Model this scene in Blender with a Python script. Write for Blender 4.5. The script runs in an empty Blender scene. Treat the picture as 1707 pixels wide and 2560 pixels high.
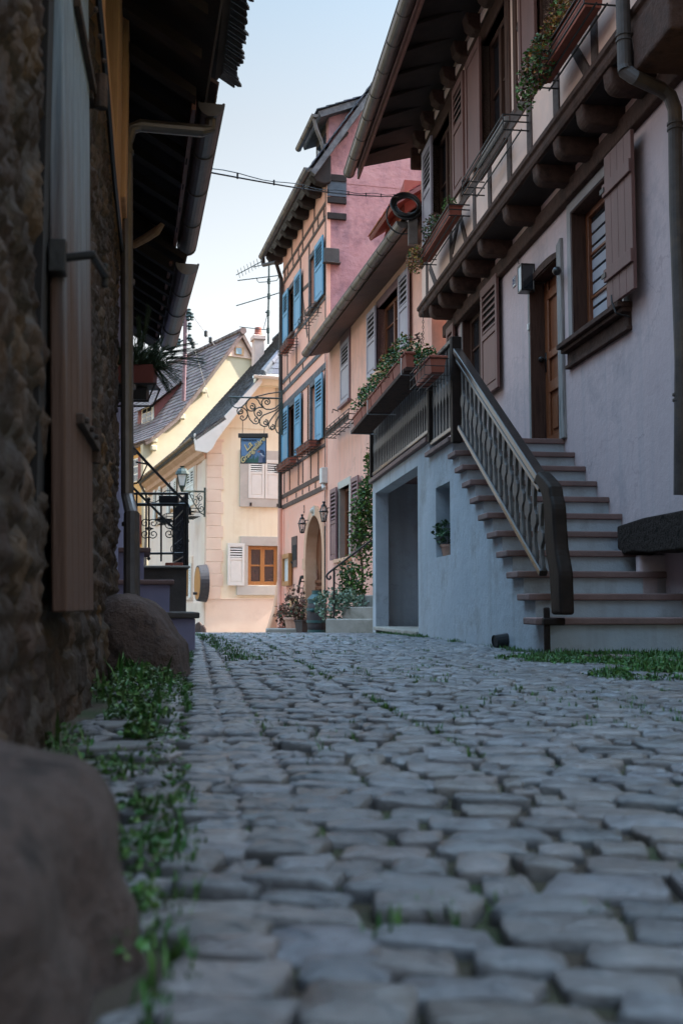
import bpy, bmesh, math, random
import numpy as np
from mathutils import Vector, Matrix
R_ = math.radians
random.seed(7)
C = bpy.context.scene.collection
SC = bpy.context.scene

# ------------------------------------------------------------ camera, sky, sun, exposure
EYE = 0.33; FPX = 2700.0; PITCH = math.atan(235/2700.0)
cam = bpy.data.cameras.new('camera'); cam.sensor_fit = 'VERTICAL'; cam.sensor_height = 36; cam.sensor_width = 24
cam.lens = FPX/2560*36; cam.clip_end = 500; cam.clip_start = 0.05
cam.dof.use_dof = True; cam.dof.focus_distance = 11.0; cam.dof.aperture_fstop = 4.8
co = bpy.data.objects.new('camera', cam); C.objects.link(co)
co.location = (0, 0, EYE); co.rotation_euler = (math.pi/2+PITCH, 0, 0)
SC.camera = co
SUN_EL, SUN_AZ = R_(40), R_(74)      # azimuth measured from +Y towards +X
w = bpy.data.worlds.new('World'); SC.world = w; w.use_nodes = True
nt = w.node_tree; bg = nt.nodes['Background']
sky = nt.nodes.new('ShaderNodeTexSky'); sky.sky_type = 'NISHITA'; sky.sun_disc = False
sky.sun_elevation = SUN_EL; sky.sun_rotation = SUN_AZ; sky.dust_density = 1.2; sky.ozone_density = 1.6
# hazy sky: paler than a clear one, brighter overhead than at the roof line
hs = nt.nodes.new('ShaderNodeHueSaturation'); hs.inputs['Hue'].default_value = .474
def wramp(stops):
    r = nt.nodes.new('ShaderNodeValToRGB'); e = r.color_ramp.elements; e[0].position, v0 = stops[0]; e[1].position, v1 = stops[-1]
    e[0].color = (v0, v0, v0, 1); e[1].color = (v1, v1, v1, 1)
    for p, v in stops[1:-1]: k = e.new(p); k.color = (v, v, v, 1)
    return r
rv_ = wramp([(0, .42), (.22, .41), (.42, .375), (.55, .42), (.70, 2.0), (.88, 3.9)]); rs_w = wramp([(0, .06), (.2, .10), (.42, .34), (.6, .85)])
tcw = nt.nodes.new('ShaderNodeTexCoord'); sx = nt.nodes.new('ShaderNodeSeparateXYZ')
nt.links.new(tcw.outputs['Generated'], sx.inputs[0]); nt.links.new(sx.outputs[2], rv_.inputs[0]); nt.links.new(sx.outputs[2], rs_w.inputs[0]); nt.links.new(rs_w.outputs[0], hs.inputs['Saturation'])
nt.links.new(sky.outputs[0], hs.inputs['Color']); nt.links.new(rv_.outputs[0], hs.inputs['Value']); nt.links.new(hs.outputs[0], bg.inputs[0]); bg.inputs[1].default_value = 0.13
sun = bpy.data.lights.new('sun', 'SUN'); sun.energy = 3.4; sun.angle = R_(0.5); sun.color = (1.0, 0.93, 0.82)
so = bpy.data.objects.new('sun', sun); C.objects.link(so)
sd = Vector((math.sin(SUN_AZ)*math.cos(SUN_EL), math.cos(SUN_AZ)*math.cos(SUN_EL), math.sin(SUN_EL)))
so.rotation_euler = sd.to_track_quat('Z', 'Y').to_euler(); so.location = (5, 5, 30)
SC.view_settings.view_transform = 'Standard'; SC.view_settings.look = 'None'
SC.view_settings.exposure = 2.25; SC.view_settings.gamma = 1
SC.render.engine = 'CYCLES'
SC.cycles.max_bounces = 8; SC.cycles.diffuse_bounces = 6

# ------------------------------------------------------------ helpers
ZM = {'A': (1000, 0, 2.218), 'B': (1300, 0, 3.853), 'C': (960, 380, 4.9), 'D': (1220, 600, 4.523), 'E': (1000, 0, 4.48),
      'F': (900, 800, 1.943), 'G': (880, 820, 5.227), '2': (650, 600, 3.484), '3': (650, 1100, 3.484), '4': (640, 180, 3.409),
      'L': (0, 0, 2.45), 'K': (0, 750, 2.475), 'M': (300, 750, 2.6135), 'N': (320, 1080, 4.055), 'O': (320, 780, 3.92),
      'P': (700, 1230, 6.358), 'S': (570, 950, 6.272), 'd': (0, 0, 0.91851), 'n': (0, 0, 1.0)}
def nat(k, x, y):
    a = ZM[k]; return a[0]+x/a[2], a[1]+y/a[2]
def ray(u, v):
    xc = (u-853.5)/FPX; yc = (1280-v)/FPX
    return np.array([xc, math.cos(PITCH)-yc*math.sin(PITCH), math.sin(PITCH)+yc*math.cos(PITCH)])
def atY(k, x, y, Y):
    """the point of the scene that the photo shows at (x,y), Y metres ahead"""
    r = ray(*nat(k, x, y)); t = Y/r[1]
    return np.array([0, 0, EYE])+r*t
def gz(y):
    if y < 11: return 0.0
    if y < 15: return -0.003*(y-11)**2
    if y < 45: return -0.048-0.024*(y-15)
    return -0.768
class Frame:
    """a vertical wall plane: s runs along it, z up, n out of it"""
    def __init__(f, x, y, dx, dy, side):
        L = math.hypot(dx, dy); f.o = np.array([x, y]); f.d = np.array([dx, dy])/L
        f.nn = np.array([-f.d[1], f.d[0]])*side; f.side = side
    def P(f, s, z, n=0.0):
        p = f.o+f.d*s+f.nn*n; return (p[0], p[1], z)
    def px(f, k, x, y, n=0.0):
        r = ray(*nat(k, x, y)); o = f.o+f.nn*n
        t = np.dot(o, f.nn)/np.dot(r[:2], f.nn)
        p = r*t; return float(np.dot(p[:2]-o, f.d)), float(p[2]+EYE)
    def sub(f, s, n, ang):
        """frame hinged at (s,n), turned by ang from the wall towards its front"""
        p = f.o+f.d*s+f.nn*n; c, q = math.cos(ang), math.sin(ang)
        d = f.d*c+f.nn*q; return Frame(p[0], p[1], d[0], d[1], f.side)
    def sY(f, Y, n=0.0):
        return (Y-f.o[1]-f.nn[1]*n)/f.d[1]
def lineF(c, m, side): return Frame(c, 0, m, 1, side)
RT = lineF(3.49, -.127, 1)       # timber house, right
PK = lineF(4.51, -.205, 1)       # salmon house
BL = lineF(5.41, -.242, 1)       # house with blue shutters
LW = lineF(-.29, -.172, -1)      # stone house, left
YF = Frame(-4.02, 32, 1, .33, -1)  # yellow house front
YS = Frame(-4.02, 32, -.33, 1, 1)  # yellow house side
WF = Frame(0, 0, 1, 0, -1)       # world-aligned: s = x, n = -y

class MB:
    def __init__(m): m.v = []; m.f = []
    def add(m, vs, fs):
        b = len(m.v); m.v.extend([tuple(map(float, p)) for p in vs]); m.f.extend([tuple(i+b for i in f) for f in fs]); return m
    def box(m, F, s0, s1, z0, z1, n0, n1):
        vs = [F.P(s, z, n) for n in (n0, n1) for z in (z0, z1) for s in (s0, s1)]
        return m.add(vs, [(0, 1, 3, 2), (4, 6, 7, 5), (0, 4, 5, 1), (2, 3, 7, 6), (0, 2, 6, 4), (1, 5, 7, 3)])
    def extr(m, a, b):
        n = len(a); return m.add(list(a)+list(b), [tuple(range(n)), tuple(range(2*n-1, n-1, -1))]+[(i, i+n, (i+1) % n+n, (i+1) % n) for i in range(n)])
    def pn(m, F, n0, n1, pts): return m.extr([F.P(s, z, n0) for s, z in pts], [F.P(s, z, n1) for s, z in pts])
    def ps(m, F, s0, s1, pts): return m.extr([F.P(s0, z, n) for n, z in pts], [F.P(s1, z, n) for n, z in pts])
    def pz(m, F, z0, z1, pts): return m.extr([F.P(s, z0, n) for s, n in pts], [F.P(s, z1, n) for s, n in pts])
    def bar(m, F, a, b, w, n0, n1):
        """a straight timber in the wall plane from a=(s,z) to b, width w"""
        a = np.array(a); b = np.array(b); d = (b-a)/np.linalg.norm(b-a); q = np.array([-d[1], d[0]])*w/2
        return m.pn(F, n0, n1, [a+q, b+q, b-q, a-q])
    def tube(m, pts, r, seg=8, closed=False, cap=True):
        P = [Vector(tuple(map(float, p))) for p in pts]; n = len(P)
        rr = r if hasattr(r, '__len__') else [r]*n
        up = None; rings = []
        for i in range(n):
            if closed: t = P[(i+1) % n]-P[i-1]
            else: t = P[min(i+1, n-1)]-P[max(i-1, 0)]
            if t.length < 1e-9: t = Vector((0, 0, 1))
            t.normalize()
            if up is None: up = Vector((0, 0, 1)) if abs(t.z) < .9 else Vector((1, 0, 0))
            a = up-t*up.dot(t); a.normalize(); up = a; b = t.cross(a)
            rings.append([P[i]+(a*math.cos(2*math.pi*j/seg)+b*math.sin(2*math.pi*j/seg))*rr[i] for j in range(seg)])
        vs = [v for g in rings for v in g]; fs = []
        for i in range(n if closed else n-1):
            k = (i+1) % n
            for j in range(seg): fs.append((i*seg+j, i*seg+(j+1) % seg, k*seg+(j+1) % seg, k*seg+j))
        if cap and not closed: fs += [tuple(range(seg))[::-1], tuple((n-1)*seg+j for j in range(seg))]
        return m.add(vs, fs)
    def lathe(m, c, prof, seg=16, sx=1, sy=1):
        vs = []; fs = []; k = len(prof)
        for r, z in prof:
            for j in range(seg):
                a = 2*math.pi*j/seg; vs.append((c[0]+r*sx*math.cos(a), c[1]+r*sy*math.sin(a), c[2]+z))
        for i in range(k-1):
            for j in range(seg): fs.append((i*seg+j, i*seg+(j+1) % seg, (i+1)*seg+(j+1) % seg, (i+1)*seg+j))
        fs += [tuple(range(seg))[::-1], tuple((k-1)*seg+j for j in range(seg))]
        return m.add(vs, fs)
    def leaves(m, c, rad, n, size, rnd=random, droop=0., shell=.35):
        for _ in range(n):
            while True:
                q = np.array([rnd.uniform(-1, 1) for _ in range(3)]); l = np.linalg.norm(q)
                if shell < l < 1: break
            p = np.array(c)+q*np.array(rad); s = size*rnd.uniform(.55, 1.3)
            a = np.array([rnd.gauss(0, 1), rnd.gauss(0, 1), rnd.gauss(0, .6)-droop]); a /= np.linalg.norm(a)
            b = np.cross(a, [rnd.gauss(0, 1), rnd.gauss(0, 1), rnd.gauss(0, 1)]); b /= np.linalg.norm(b)+1e-9
            cc = np.cross(a, b)
            b = b*s*.42; a = a*s; k = cc*s*.15
            m.add([p-a*.5, p+b*.9-a*.15+k, p+b*.55+a*.3+k, p+a*.55, p-b*.55+a*.3+k, p-b*.9-a*.15+k, p-a*.05], [(0, 1, 6), (1, 2, 6), (2, 3, 6), (3, 4, 6), (4, 5, 6), (5, 0, 6)])
        return m
    def build(m, name, mt, parent=None, bevel=0, smooth=False, seg=2):
        me = bpy.data.meshes.new(name)
        if parent is not None: o = LOC[parent.name]
        else: o = LOC.get('_', (0, 0, 0))
        V = np.array(m.v)-np.array(o)
        me.from_pydata(V.tolist(), [], m.f)
        if len(m.f) < 60000:
            bm = bmesh.new(); bm.from_mesh(me); bmesh.ops.recalc_face_normals(bm, faces=bm.faces); bm.to_mesh(me); bm.free()
        me.materials.append(mt)
        if smooth: me.polygons.foreach_set('use_smooth', [True]*len(me.polygons))
        ob = bpy.data.objects.new(name, me); C.objects.link(ob)
        if parent is not None: ob.parent = parent
        else: ob.location = o
        LOC[ob.name] = tuple(o)
        if bevel:
            b = ob.modifiers.new('bevel', 'BEVEL'); b.width = bevel; b.segments = seg; b.limit_method = 'ANGLE'; b.angle_limit = R_(40)
            b.harden_normals = False
        return ob
LOC = {}
def thing(name, label, cat, loc, group=None):
    o = bpy.data.objects.new(name, None); C.objects.link(o); o.location = loc; o.empty_display_size = .2
    o['label'] = label; o['category'] = cat
    if group: o['group'] = group
    LOC[o.name] = tuple(loc); return o
def single(mb, name, mt, label, cat, group=None, **k):
    V = np.array(mb.v); LOC['_'] = (float(V[:, 0].mean()), float(V[:, 1].mean()), float(V[:, 2].min()))
    o = mb.build(name, mt, None, **k); LOC['_'] = (0, 0, 0)
    o['label'] = label; o['category'] = cat
    if group: o['group'] = group
    return o
def struct(mb, name, mt, kind='structure', **k):
    LOC['_'] = (0, 0, 0); o = mb.build(name, mt, None, **k); o['kind'] = kind; return o
def text_mb(s, F, s0, z0, n, size, shear=0., rot=0., depth=.004, bold=0.0):
    cu = bpy.data.curves.new('t', 'FONT'); cu.body = s; cu.size = size; cu.shear = shear; cu.align_x = 'CENTER'; cu.align_y = 'CENTER'
    cu.extrude = depth/2; cu.offset = bold
    ob = bpy.data.objects.new('t', cu); C.objects.link(ob)
    dg = bpy.context.evaluated_depsgraph_get(); me = ob.evaluated_get(dg).to_mesh()
    sg = -1 if F.side == 1 else 1
    vs = []
    for v in me.vertices:
        x = v.co.x*math.cos(rot)-v.co.y*math.sin(rot); y = v.co.x*math.sin(rot)+v.co.y*math.cos(rot)
        vs.append(F.P(s0+sg*x, z0+y, n+depth/2+v.co.z))
    m = MB(); m.add(vs, [tuple(p.vertices) for p in me.polygons])
    ob.evaluated_get(dg).to_mesh_clear(); bpy.data.objects.remove(ob); bpy.data.curves.remove(cu)
    return m
def arc(c0, c1, r, a0, a1, k=12): return [(c0+r*math.cos(a0+(a1-a0)*i/k), c1+r*math.sin(a0+(a1-a0)*i/k)) for i in range(k+1)]
def spiral(c, r0, r1, a0, turns, k=28):
    return [(c[0]+(r0+(r1-r0)*i/k)*math.cos(a0+turns*2*math.pi*i/k), c[1]+(r0+(r1-r0)*i/k)*math.sin(a0+turns*2*math.pi*i/k)) for i in range(k+1)]

# ------------------------------------------------------------ materials
def mat(name, cols, scale=6., rough=.8, bump=.2, bscale=40., stretch=(1, 1, 1), island=0., detail=6., metal=0., coat=0., spec=.5, stain=None, stscale=.7, coord='Object', bdist=.01, fine=0., rvar=.0, wash=None, tint=None, crack=0.):
    m = bpy.data.materials.new(name); m.use_nodes = True; t = m.node_tree; N = t.nodes; L = t.links
    b = N['Principled BSDF']; b.inputs['Roughness'].default_value = rough; b.inputs['Metallic'].default_value = metal
    b.inputs['Coat Weight'].default_value = coat; b.inputs['Specular IOR Level'].default_value = spec
    tc = N.new('ShaderNodeTexCoord'); mp = N.new('ShaderNodeMapping'); mp.inputs['Scale'].default_value = stretch
    L.new(tc.outputs[coord], mp.inputs[0])
    n1 = N.new('ShaderNodeTexNoise'); n1.inputs['Scale'].default_value = scale; n1.inputs['Detail'].default_value = detail; n1.inputs['Roughness'].default_value = .6
    L.new(mp.outputs[0], n1.inputs[0])
    r = N.new('ShaderNodeValToRGB'); r.color_ramp.elements[0].position = .3; r.color_ramp.elements[1].position = .7
    cs = [tuple(c)+(1,) for c in cols]; r.color_ramp.elements[0].color = cs[0]; r.color_ramp.elements[1].color = cs[-1]
    for i, c in enumerate(cs[1:-1]):
        e = r.color_ramp.elements.new(.3+.4*(i+1)/(len(cs)-1)); e.color = c
    L.new(n1.outputs[0], r.inputs[0]); col = r.outputs[0]
    if stain:      # dirt with a shape of its own
        n3 = N.new('ShaderNodeTexNoise'); n3.inputs['Scale'].default_value = stscale; n3.inputs['Detail'].default_value = 8; n3.inputs['Roughness'].default_value = .7
        L.new(tc.outputs[coord], n3.inputs[0]); r3 = N.new('ShaderNodeValToRGB'); r3.color_ramp.elements[0].position = .52; r3.color_ramp.elements[1].position = .68
        L.new(n3.outputs[0], r3.inputs[0]); mx = N.new('ShaderNodeMixRGB'); mx.inputs[2].default_value = tuple(stain)+(1,)
        ml = N.new('ShaderNodeMath'); ml.operation = 'MULTIPLY'; ml.inputs[1].default_value = .75; L.new(r3.outputs[0], ml.inputs[0]); L.new(ml.outputs[0], mx.inputs[0])
        L.new(col, mx.inputs[1]); col = mx.outputs[0]
    if wash:       # vertical rain streaks
        m4 = N.new('ShaderNodeMapping'); m4.inputs['Scale'].default_value = (7, 7, .35); L.new(tc.outputs[coord], m4.inputs[0])
        n4 = N.new('ShaderNodeTexNoise'); n4.inputs['Scale'].default_value = 1.2; n4.inputs['Detail'].default_value = 5; L.new(m4.outputs[0], n4.inputs[0])
        r4 = N.new('ShaderNodeValToRGB'); r4.color_ramp.elements[0].position = .5; r4.color_ramp.elements[1].position = .75; L.new(n4.outputs[0], r4.inputs[0])
        mx = N.new('ShaderNodeMixRGB'); mx.inputs[2].default_value = tuple(wash)+(1,); ml = N.new('ShaderNodeMath'); ml.operation = 'MULTIPLY'; ml.inputs[1].default_value = .55
        L.new(r4.outputs[0], ml.inputs[0]); L.new(ml.outputs[0], mx.inputs[0]); L.new(col, mx.inputs[1]); col = mx.outputs[0]
    if crack:
        vo = N.new('ShaderNodeTexVoronoi'); vo.feature = 'DISTANCE_TO_EDGE'; vo.inputs['Scale'].default_value = crack
        nz = N.new('ShaderNodeTexNoise'); nz.inputs['Scale'].default_value = 3.5; nz.inputs['Detail'].default_value = 6; L.new(tc.outputs[coord], nz.inputs[0])
        av = N.new('ShaderNodeMixRGB'); av.blend_type = 'ADD'; av.inputs[0].default_value = .7; L.new(tc.outputs[coord], av.inputs[1]); L.new(nz.outputs['Color'], av.inputs[2]); L.new(av.outputs[0], vo.inputs[0])
        rc = N.new('ShaderNodeValToRGB'); rc.color_ramp.elements[0].position = .0; rc.color_ramp.elements[0].color = (1, 1, 1, 1); rc.color_ramp.elements[1].position = .012; rc.color_ramp.elements[1].color = (0, 0, 0, 1); L.new(vo.outputs[0], rc.inputs[0])
        n6 = N.new('ShaderNodeTexNoise'); n6.inputs['Scale'].default_value = 1.1; L.new(tc.outputs[coord], n6.inputs[0]); r6 = N.new('ShaderNodeValToRGB'); r6.color_ramp.elements[0].position = .5; r6.color_ramp.elements[1].position = .62; L.new(n6.outputs[0], r6.inputs[0])
        mm = N.new('ShaderNodeMath'); mm.operation = 'MULTIPLY'; L.new(rc.outputs[0], mm.inputs[0]); L.new(r6.outputs[0], mm.inputs[1]); m7 = N.new('ShaderNodeMath'); m7.operation = 'MULTIPLY'; m7.inputs[1].default_value = .28; L.new(mm.outputs[0], m7.inputs[0])
        mx = N.new('ShaderNodeMixRGB'); mx.blend_type = 'MULTIPLY'; mx.inputs[2].default_value = (.3, .28, .27, 1); L.new(m7.outputs[0], mx.inputs[0]); L.new(col, mx.inputs[1]); col = mx.outputs[0]
    if tint:
        g_ = N.new('ShaderNodeNewGeometry'); q1_ = N.new('ShaderNodeMath'); q1_.operation = 'MULTIPLY'; q1_.inputs[1].default_value = 13.7; q2_ = N.new('ShaderNodeMath'); q2_.operation = 'FRACT'
        L.new(g_.outputs['Random Per Island'], q1_.inputs[0]); L.new(q1_.outputs[0], q2_.inputs[0]); rt = N.new('ShaderNodeValToRGB'); e = rt.color_ramp.elements; e[0].color = tuple(tint[0])+(1,); e[1].color = tuple(tint[-1])+(1,)
        for i, c in enumerate(tint[1:-1]): k = e.new((i+1)/(len(tint)-1)); k.color = tuple(c)+(1,)
        mx = N.new('ShaderNodeMixRGB'); mx.blend_type = 'MULTIPLY'; mx.inputs[0].default_value = 1; L.new(q2_.outputs[0], rt.inputs[0]); L.new(col, mx.inputs[1]); L.new(rt.outputs[0], mx.inputs[2]); col = mx.outputs[0]
    if island:
        g = N.new('ShaderNodeNewGeometry'); h = N.new('ShaderNodeHueSaturation'); mr = N.new('ShaderNodeMapRange')
        mr.inputs[3].default_value = 1-island; mr.inputs[4].default_value = 1+island
        L.new(g.outputs['Random Per Island'], mr.inputs[0]); L.new(mr.outputs[0], h.inputs['Value'])
        m5 = N.new('ShaderNodeMath'); m5.operation = 'MULTIPLY'; m5.inputs[1].default_value = 7.31; m6 = N.new('ShaderNodeMath'); m6.operation = 'FRACT'
        L.new(g.outputs['Random Per Island'], m5.inputs[0]); L.new(m5.outputs[0], m6.inputs[0]); mr2 = N.new('ShaderNodeMapRange'); mr2.inputs[3].default_value = .47; mr2.inputs[4].default_value = .53
        L.new(m6.outputs[0], mr2.inputs[0]); L.new(mr2.outputs[0], h.inputs['Hue'])
        L.new(col, h.inputs['Color']); col = h.outputs[0]
    L.new(col, b.inputs['Base Color'])
    if rvar:
        mr = N.new('ShaderNodeMapRange'); mr.inputs[3].default_value = rough-rvar; mr.inputs[4].default_value = rough+rvar; L.new(n1.outputs[0], mr.inputs[0]); L.new(mr.outputs[0], b.inputs['Roughness'])
    if bump:
        n2 = N.new('ShaderNodeTexNoise'); n2.inputs['Scale'].default_value = bscale; n2.inputs['Detail'].default_value = 8; n2.inputs['Roughness'].default_value = .65
        L.new(mp.outputs[0], n2.inputs[0]); bp = N.new('ShaderNodeBump'); bp.inputs['Strength'].default_value = bump; bp.inputs['Distance'].default_value = bdist
        L.new(n2.outputs[0], bp.inputs['Height']); L.new(bp.outputs[0], b.inputs['Normal'])
    return m
def flat(name, c, rough=.6, metal=0., **k): return mat(name, [tuple(x*.88 for x in c), tuple(min(1, x*1.1) for x in c)], 9, rough, k.pop('bump', .08), 60, metal=metal, **k)
X = {}
X['plaster_mauve'] = mat('plaster_mauve', [(.46, .35, .35), (.56, .43, .425)], 1.3, .9, .35, 14, stain=(.30, .25, .26), stscale=1.3, wash=(.36, .31, .32), bdist=.025, crack=.9)
X['plaster_stair'] = mat('plaster_stair', [(.31, .345, .38), (.40, .43, .465)], 1.6, .88, .4, 11, stain=(.22, .22, .21), stscale=1.5, wash=(.25, .26, .26), bdist=.025, crack=1.1)
X['plaster_cream'] = mat('plaster_cream', [(.68, .47, .39), (.76, .54, .45)], 1.5, .9, .3, 16, stain=(.50, .40, .36), bdist=.02)
X['plaster_ochre'] = mat('plaster_ochre', [(.62, .36, .12), (.70, .42, .16)], 1.5, .9, .3, 16, stain=(.5, .28, .12))
X['plaster_salmon'] = mat('plaster_salmon', [(.78, .40, .30), (.84, .47, .36)], 1.2, .9, .3, 14, stain=(.52, .30, .25), wash=(.55, .33, .28), crack=.6)
X['plaster_peach'] = mat('plaster_peach', [(.88, .42, .30), (.92, .49, .37)], 1.4, .9, .3, 14, stain=(.62, .38, .28), crack=.6)
X['plaster_rose'] = mat('plaster_rose', [(.48, .215, .215), (.58, .29, .28)], 2.5, .95, .9, 7, stain=(.16, .08, .10), stscale=.75, bdist=.03, wash=(.36, .18, .2))
X['plaster_yellow'] = mat('plaster_yellow', [(.84, .73, .53), (.88, .78, .59)], 1.0, .9, .2, 14, stain=(.75, .6, .4), wash=(.72, .6, .42))
X['plaster_shell'] = mat('plaster_shell', [(.78, .60, .49), (.84, .67, .55)], 1.0, .9, .2, 14, stain=(.68, .48, .38), wash=(.62, .46, .38))
X['plaster_buff'] = mat('plaster_buff', [(.44, .37, .26), (.50, .43, .31)], 1.0, .9, .2, 14, stain=(.58, .45, .3))
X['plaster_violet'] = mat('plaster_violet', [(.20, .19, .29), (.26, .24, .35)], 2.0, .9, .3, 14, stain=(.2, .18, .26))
X['quoin'] = mat('quoin', [(.76, .58, .45), (.82, .65, .51)], 2.0, .85, .3, 20, stain=(.66, .48, .37))
X['sandstone'] = mat('sandstone', [(.60, .33, .20), (.70, .42, .28)], 3.0, .85, .3, 30)
X['cut_stone'] = mat('cut_stone', [(.46, .43, .38), (.55, .51, .45)], 3.0, .85, .3, 30)
X['concrete'] = mat('concrete', [(.24, .22, .19), (.36, .33, .29)], 3.0, .9, .5, 25, stain=(.16, .15, .12), stscale=2)
X['tread'] = mat('tread', [(.14, .082, .074), (.20, .12, .108)], 5.0, .75, .4, 40, stain=(.12, .08, .07), stscale=3)
X['dark_stone'] = mat('dark_stone', [(.055, .045, .04), (.10, .08, .07)], 4.0, .85, .5, 30)
X['wood_brown'] = mat('wood_brown', [(.022, .011, .008), (.072, .036, .026), (.042, .022, .016)], 5, .8, 1., 18, stretch=(1, 1, 1), spec=.25, bdist=.02)
X['wood_brown_v'] = mat('wood_brown_v', [(.028, .013, .010), (.078, .038, .027), (.045, .022, .016)], 7, .8, .7, 30, stretch=(3, 3, .25), spec=.25)
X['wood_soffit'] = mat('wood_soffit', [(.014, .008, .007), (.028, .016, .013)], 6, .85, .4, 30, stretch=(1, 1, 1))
X['wood_weather'] = mat('wood_weather', [(.10, .095, .09), (.30, .28, .27), (.17, .16, .155)], 12, .85, .8, 30, stretch=(3, 3, .2), bdist=.015)
X['wood_bluegrey'] = mat('wood_bluegrey', [(.08, .075, .08), (.19, .18, .185)], 8, .85, .6, 30, spec=.2)
X['wood_darkgrey'] = mat('wood_darkgrey', [(.045, .032, .028), (.11, .085, .078), (.07, .052, .047)], 8, .85, .5, 30, spec=.15)
X['wood_door'] = mat('wood_door', [(.10, .028, .010), (.19, .06, .022), (.14, .042, .015)], 5, .42, .3, 25, stretch=(4, 4, .4), coat=.1)
X['wood_pine'] = mat('wood_pine', [(.42, .21, .09), (.56, .31, .15)], 5, .6, .4, 25, stretch=(4, 4, .3))
X['wood_softbrown'] = mat('wood_softbrown', [(.075, .050, .042), (.15, .105, .09), (.10, .07, .06)], 8, .85, .5, 30, spec=.15)
X['post_paint'] = mat('post_paint', [(.010, .007, .006), (.024, .015, .012)], 6, .6, .3, 20, spec=.12)
X['wood_window'] = mat('wood_window', [(.36, .15, .04), (.48, .21, .07)], 5, .45, .2, 25, stretch=(4, 4, .4))
X['paint_brown'] = mat('paint_brown', [(.115, .05, .042), (.17, .08, .068)], 4, .6, .25, 30, stretch=(2, 2, .4), rvar=.1)
X['paint_plum'] = mat('paint_plum', [(.15, .075, .085), (.21, .11, .12)], 4, .5, .2, 30, rvar=.1)
X['paint_greyplum'] = mat('paint_greyplum', [(.26, .23, .27), (.34, .31, .36)], 4, .45, .2, 30, rvar=.1)
X['paint_blue'] = mat('paint_blue', [(.085, .27, .42), (.13, .34, .50)], 4, .5, .2, 30, rvar=.1)
X['paint_white'] = mat('paint_white', [(.70, .68, .62), (.78, .76, .70)], 4, .55, .15, 30)
X['paint_darkred'] = mat('paint_darkred', [(.17, .04, .035), (.22, .06, .05)], 4, .6, .15, 30)
X['paint_grey_trim'] = mat('paint_grey_trim', [(.20, .18, .18), (.27, .25, .245)], 4, .75, .3, 30)
X['rail_paint'] = mat('rail_paint', [(.012, .008, .007), (.030, .018, .015)], 6, .38, .25, 20, stretch=(2, 2, 2), coat=.25, spec=.4)
X['baluster'] = mat('baluster', [(.055, .050, .050), (.10, .093, .09)], 5, .5, .4, 25, stretch=(3, 3, .4), spec=.3)
X['iron'] = mat('iron', [(.012, .012, .013), (.03, .028, .028)], 14, .45, .3, 60, metal=.3)
X['iron_green'] = mat('iron_green', [(.012, .028, .025), (.02, .04, .035)], 14, .5, .2, 60)
X['zinc'] = mat('zinc', [(.10, .085, .08), (.17, .145, .135)], 6, .38, .2, 30, metal=.55, rvar=.12, stain=(.06, .05, .045), stscale=3)
X['zinc_dark'] = mat('zinc_dark', [(.038, .030, .028), (.075, .060, .056)], 6, .55, .2, 30, metal=.0, spec=.3, rvar=.12, stain=(.10, .07, .05), stscale=4)
X['copper_strip'] = mat('copper_strip', [(.13, .05, .04), (.20, .085, .065)], 6, .6, .2, 30)
X['terracotta'] = mat('terracotta', [(.24, .06, .035), (.33, .095, .06)], 8, .75, .25, 40)
X['terracotta_pale'] = mat('terracotta_pale', [(.42, .22, .15), (.52, .30, .22)], 8, .8, .3, 30, stain=(.3, .2, .15), stscale=6)
X['tile_dark'] = mat('tile_dark', [(.035, .035, .040), (.085, .078, .08)], 5, .85, .6, 30, island=.6)
X['tile_brown'] = mat('tile_brown', [(.085, .055, .05), (.16, .11, .10)], 5, .8, .4, 40, island=.4)
X['tile_slate'] = mat('tile_slate', [(.045, .055, .075), (.085, .095, .12)], 5, .8, .4, 30, island=.4)
X['tile_red'] = mat('tile_red', [(.26, .07, .035), (.34, .10, .05)], 5, .8, .4, 40, island=.2)
X['glass'] = flat('glass', (.02, .024, .03), .06, bump=.03, spec=.9)
X['glass_bright'] = flat('glass_bright', (.20, .28, .33), .08, bump=.02, spec=.9)
X['glass_milky'] = flat('glass_milky', (.62, .66, .66), .35, bump=.05)
X['interior'] = flat('interior', (.012, .009, .009), .9)
X['blind'] = mat('blind', [(.30, .30, .34), (.38, .38, .42)], 4, .8, .05, 30)
X['curtain'] = flat('curtain', (.55, .52, .5), .9)
X['black_plastic'] = flat('black_plastic', (.012, .012, .013), .35)
X['white_plastic'] = flat('white_plastic', (.6, .6, .58), .4)
X['barrel_green'] = mat('barrel_green', [(.012, .055, .055), (.02, .08, .08)], 8, .5, .2, 30)
X['barrel_wood'] = mat('barrel_wood', [(.025, .022, .025), (.05, .045, .05)], 8, .6, .4, 30, stretch=(5, 5, .4))
X['leaf'] = mat('leaf', [(.05, .12, .02), (.10, .20, .035)], 9, .5, 0, island=.45)
X['leaf_dark'] = mat('leaf_dark', [(.02, .055, .02), (.04, .09, .03)], 9, .5, 0, island=.45)
X['leaf_autumn'] = mat('leaf_autumn', [(.26, .16, .02), (.30, .11, .02), (.18, .20, .02)], 30, .55, 0, island=.5)
X['leaf_dry'] = mat('leaf_dry', [(.10, .05, .035), (.20, .10, .06)], 30, .7, 0, island=.45)
X['leaf_pale'] = mat('leaf_pale', [(.10, .17, .10), (.17, .25, .17)], 20, .4, 0, island=.4)
X['conifer'] = mat('conifer', [(.015, .035, .015), (.03, .06, .022)], 20, .55, 0, island=.4)
X['grass'] = mat('grass', [(.02, .075, .012), (.05, .13, .02)], 8, .6, 0, island=.5)
X['weed'] = mat('weed', [(.025, .075, .012), (.06, .13, .03)], 8, .45, 0, island=.5)
X['stem'] = flat('stem', (.07, .045, .025), .8)
X['soil'] = flat('soil', (.03, .02, .014), .95)
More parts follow.
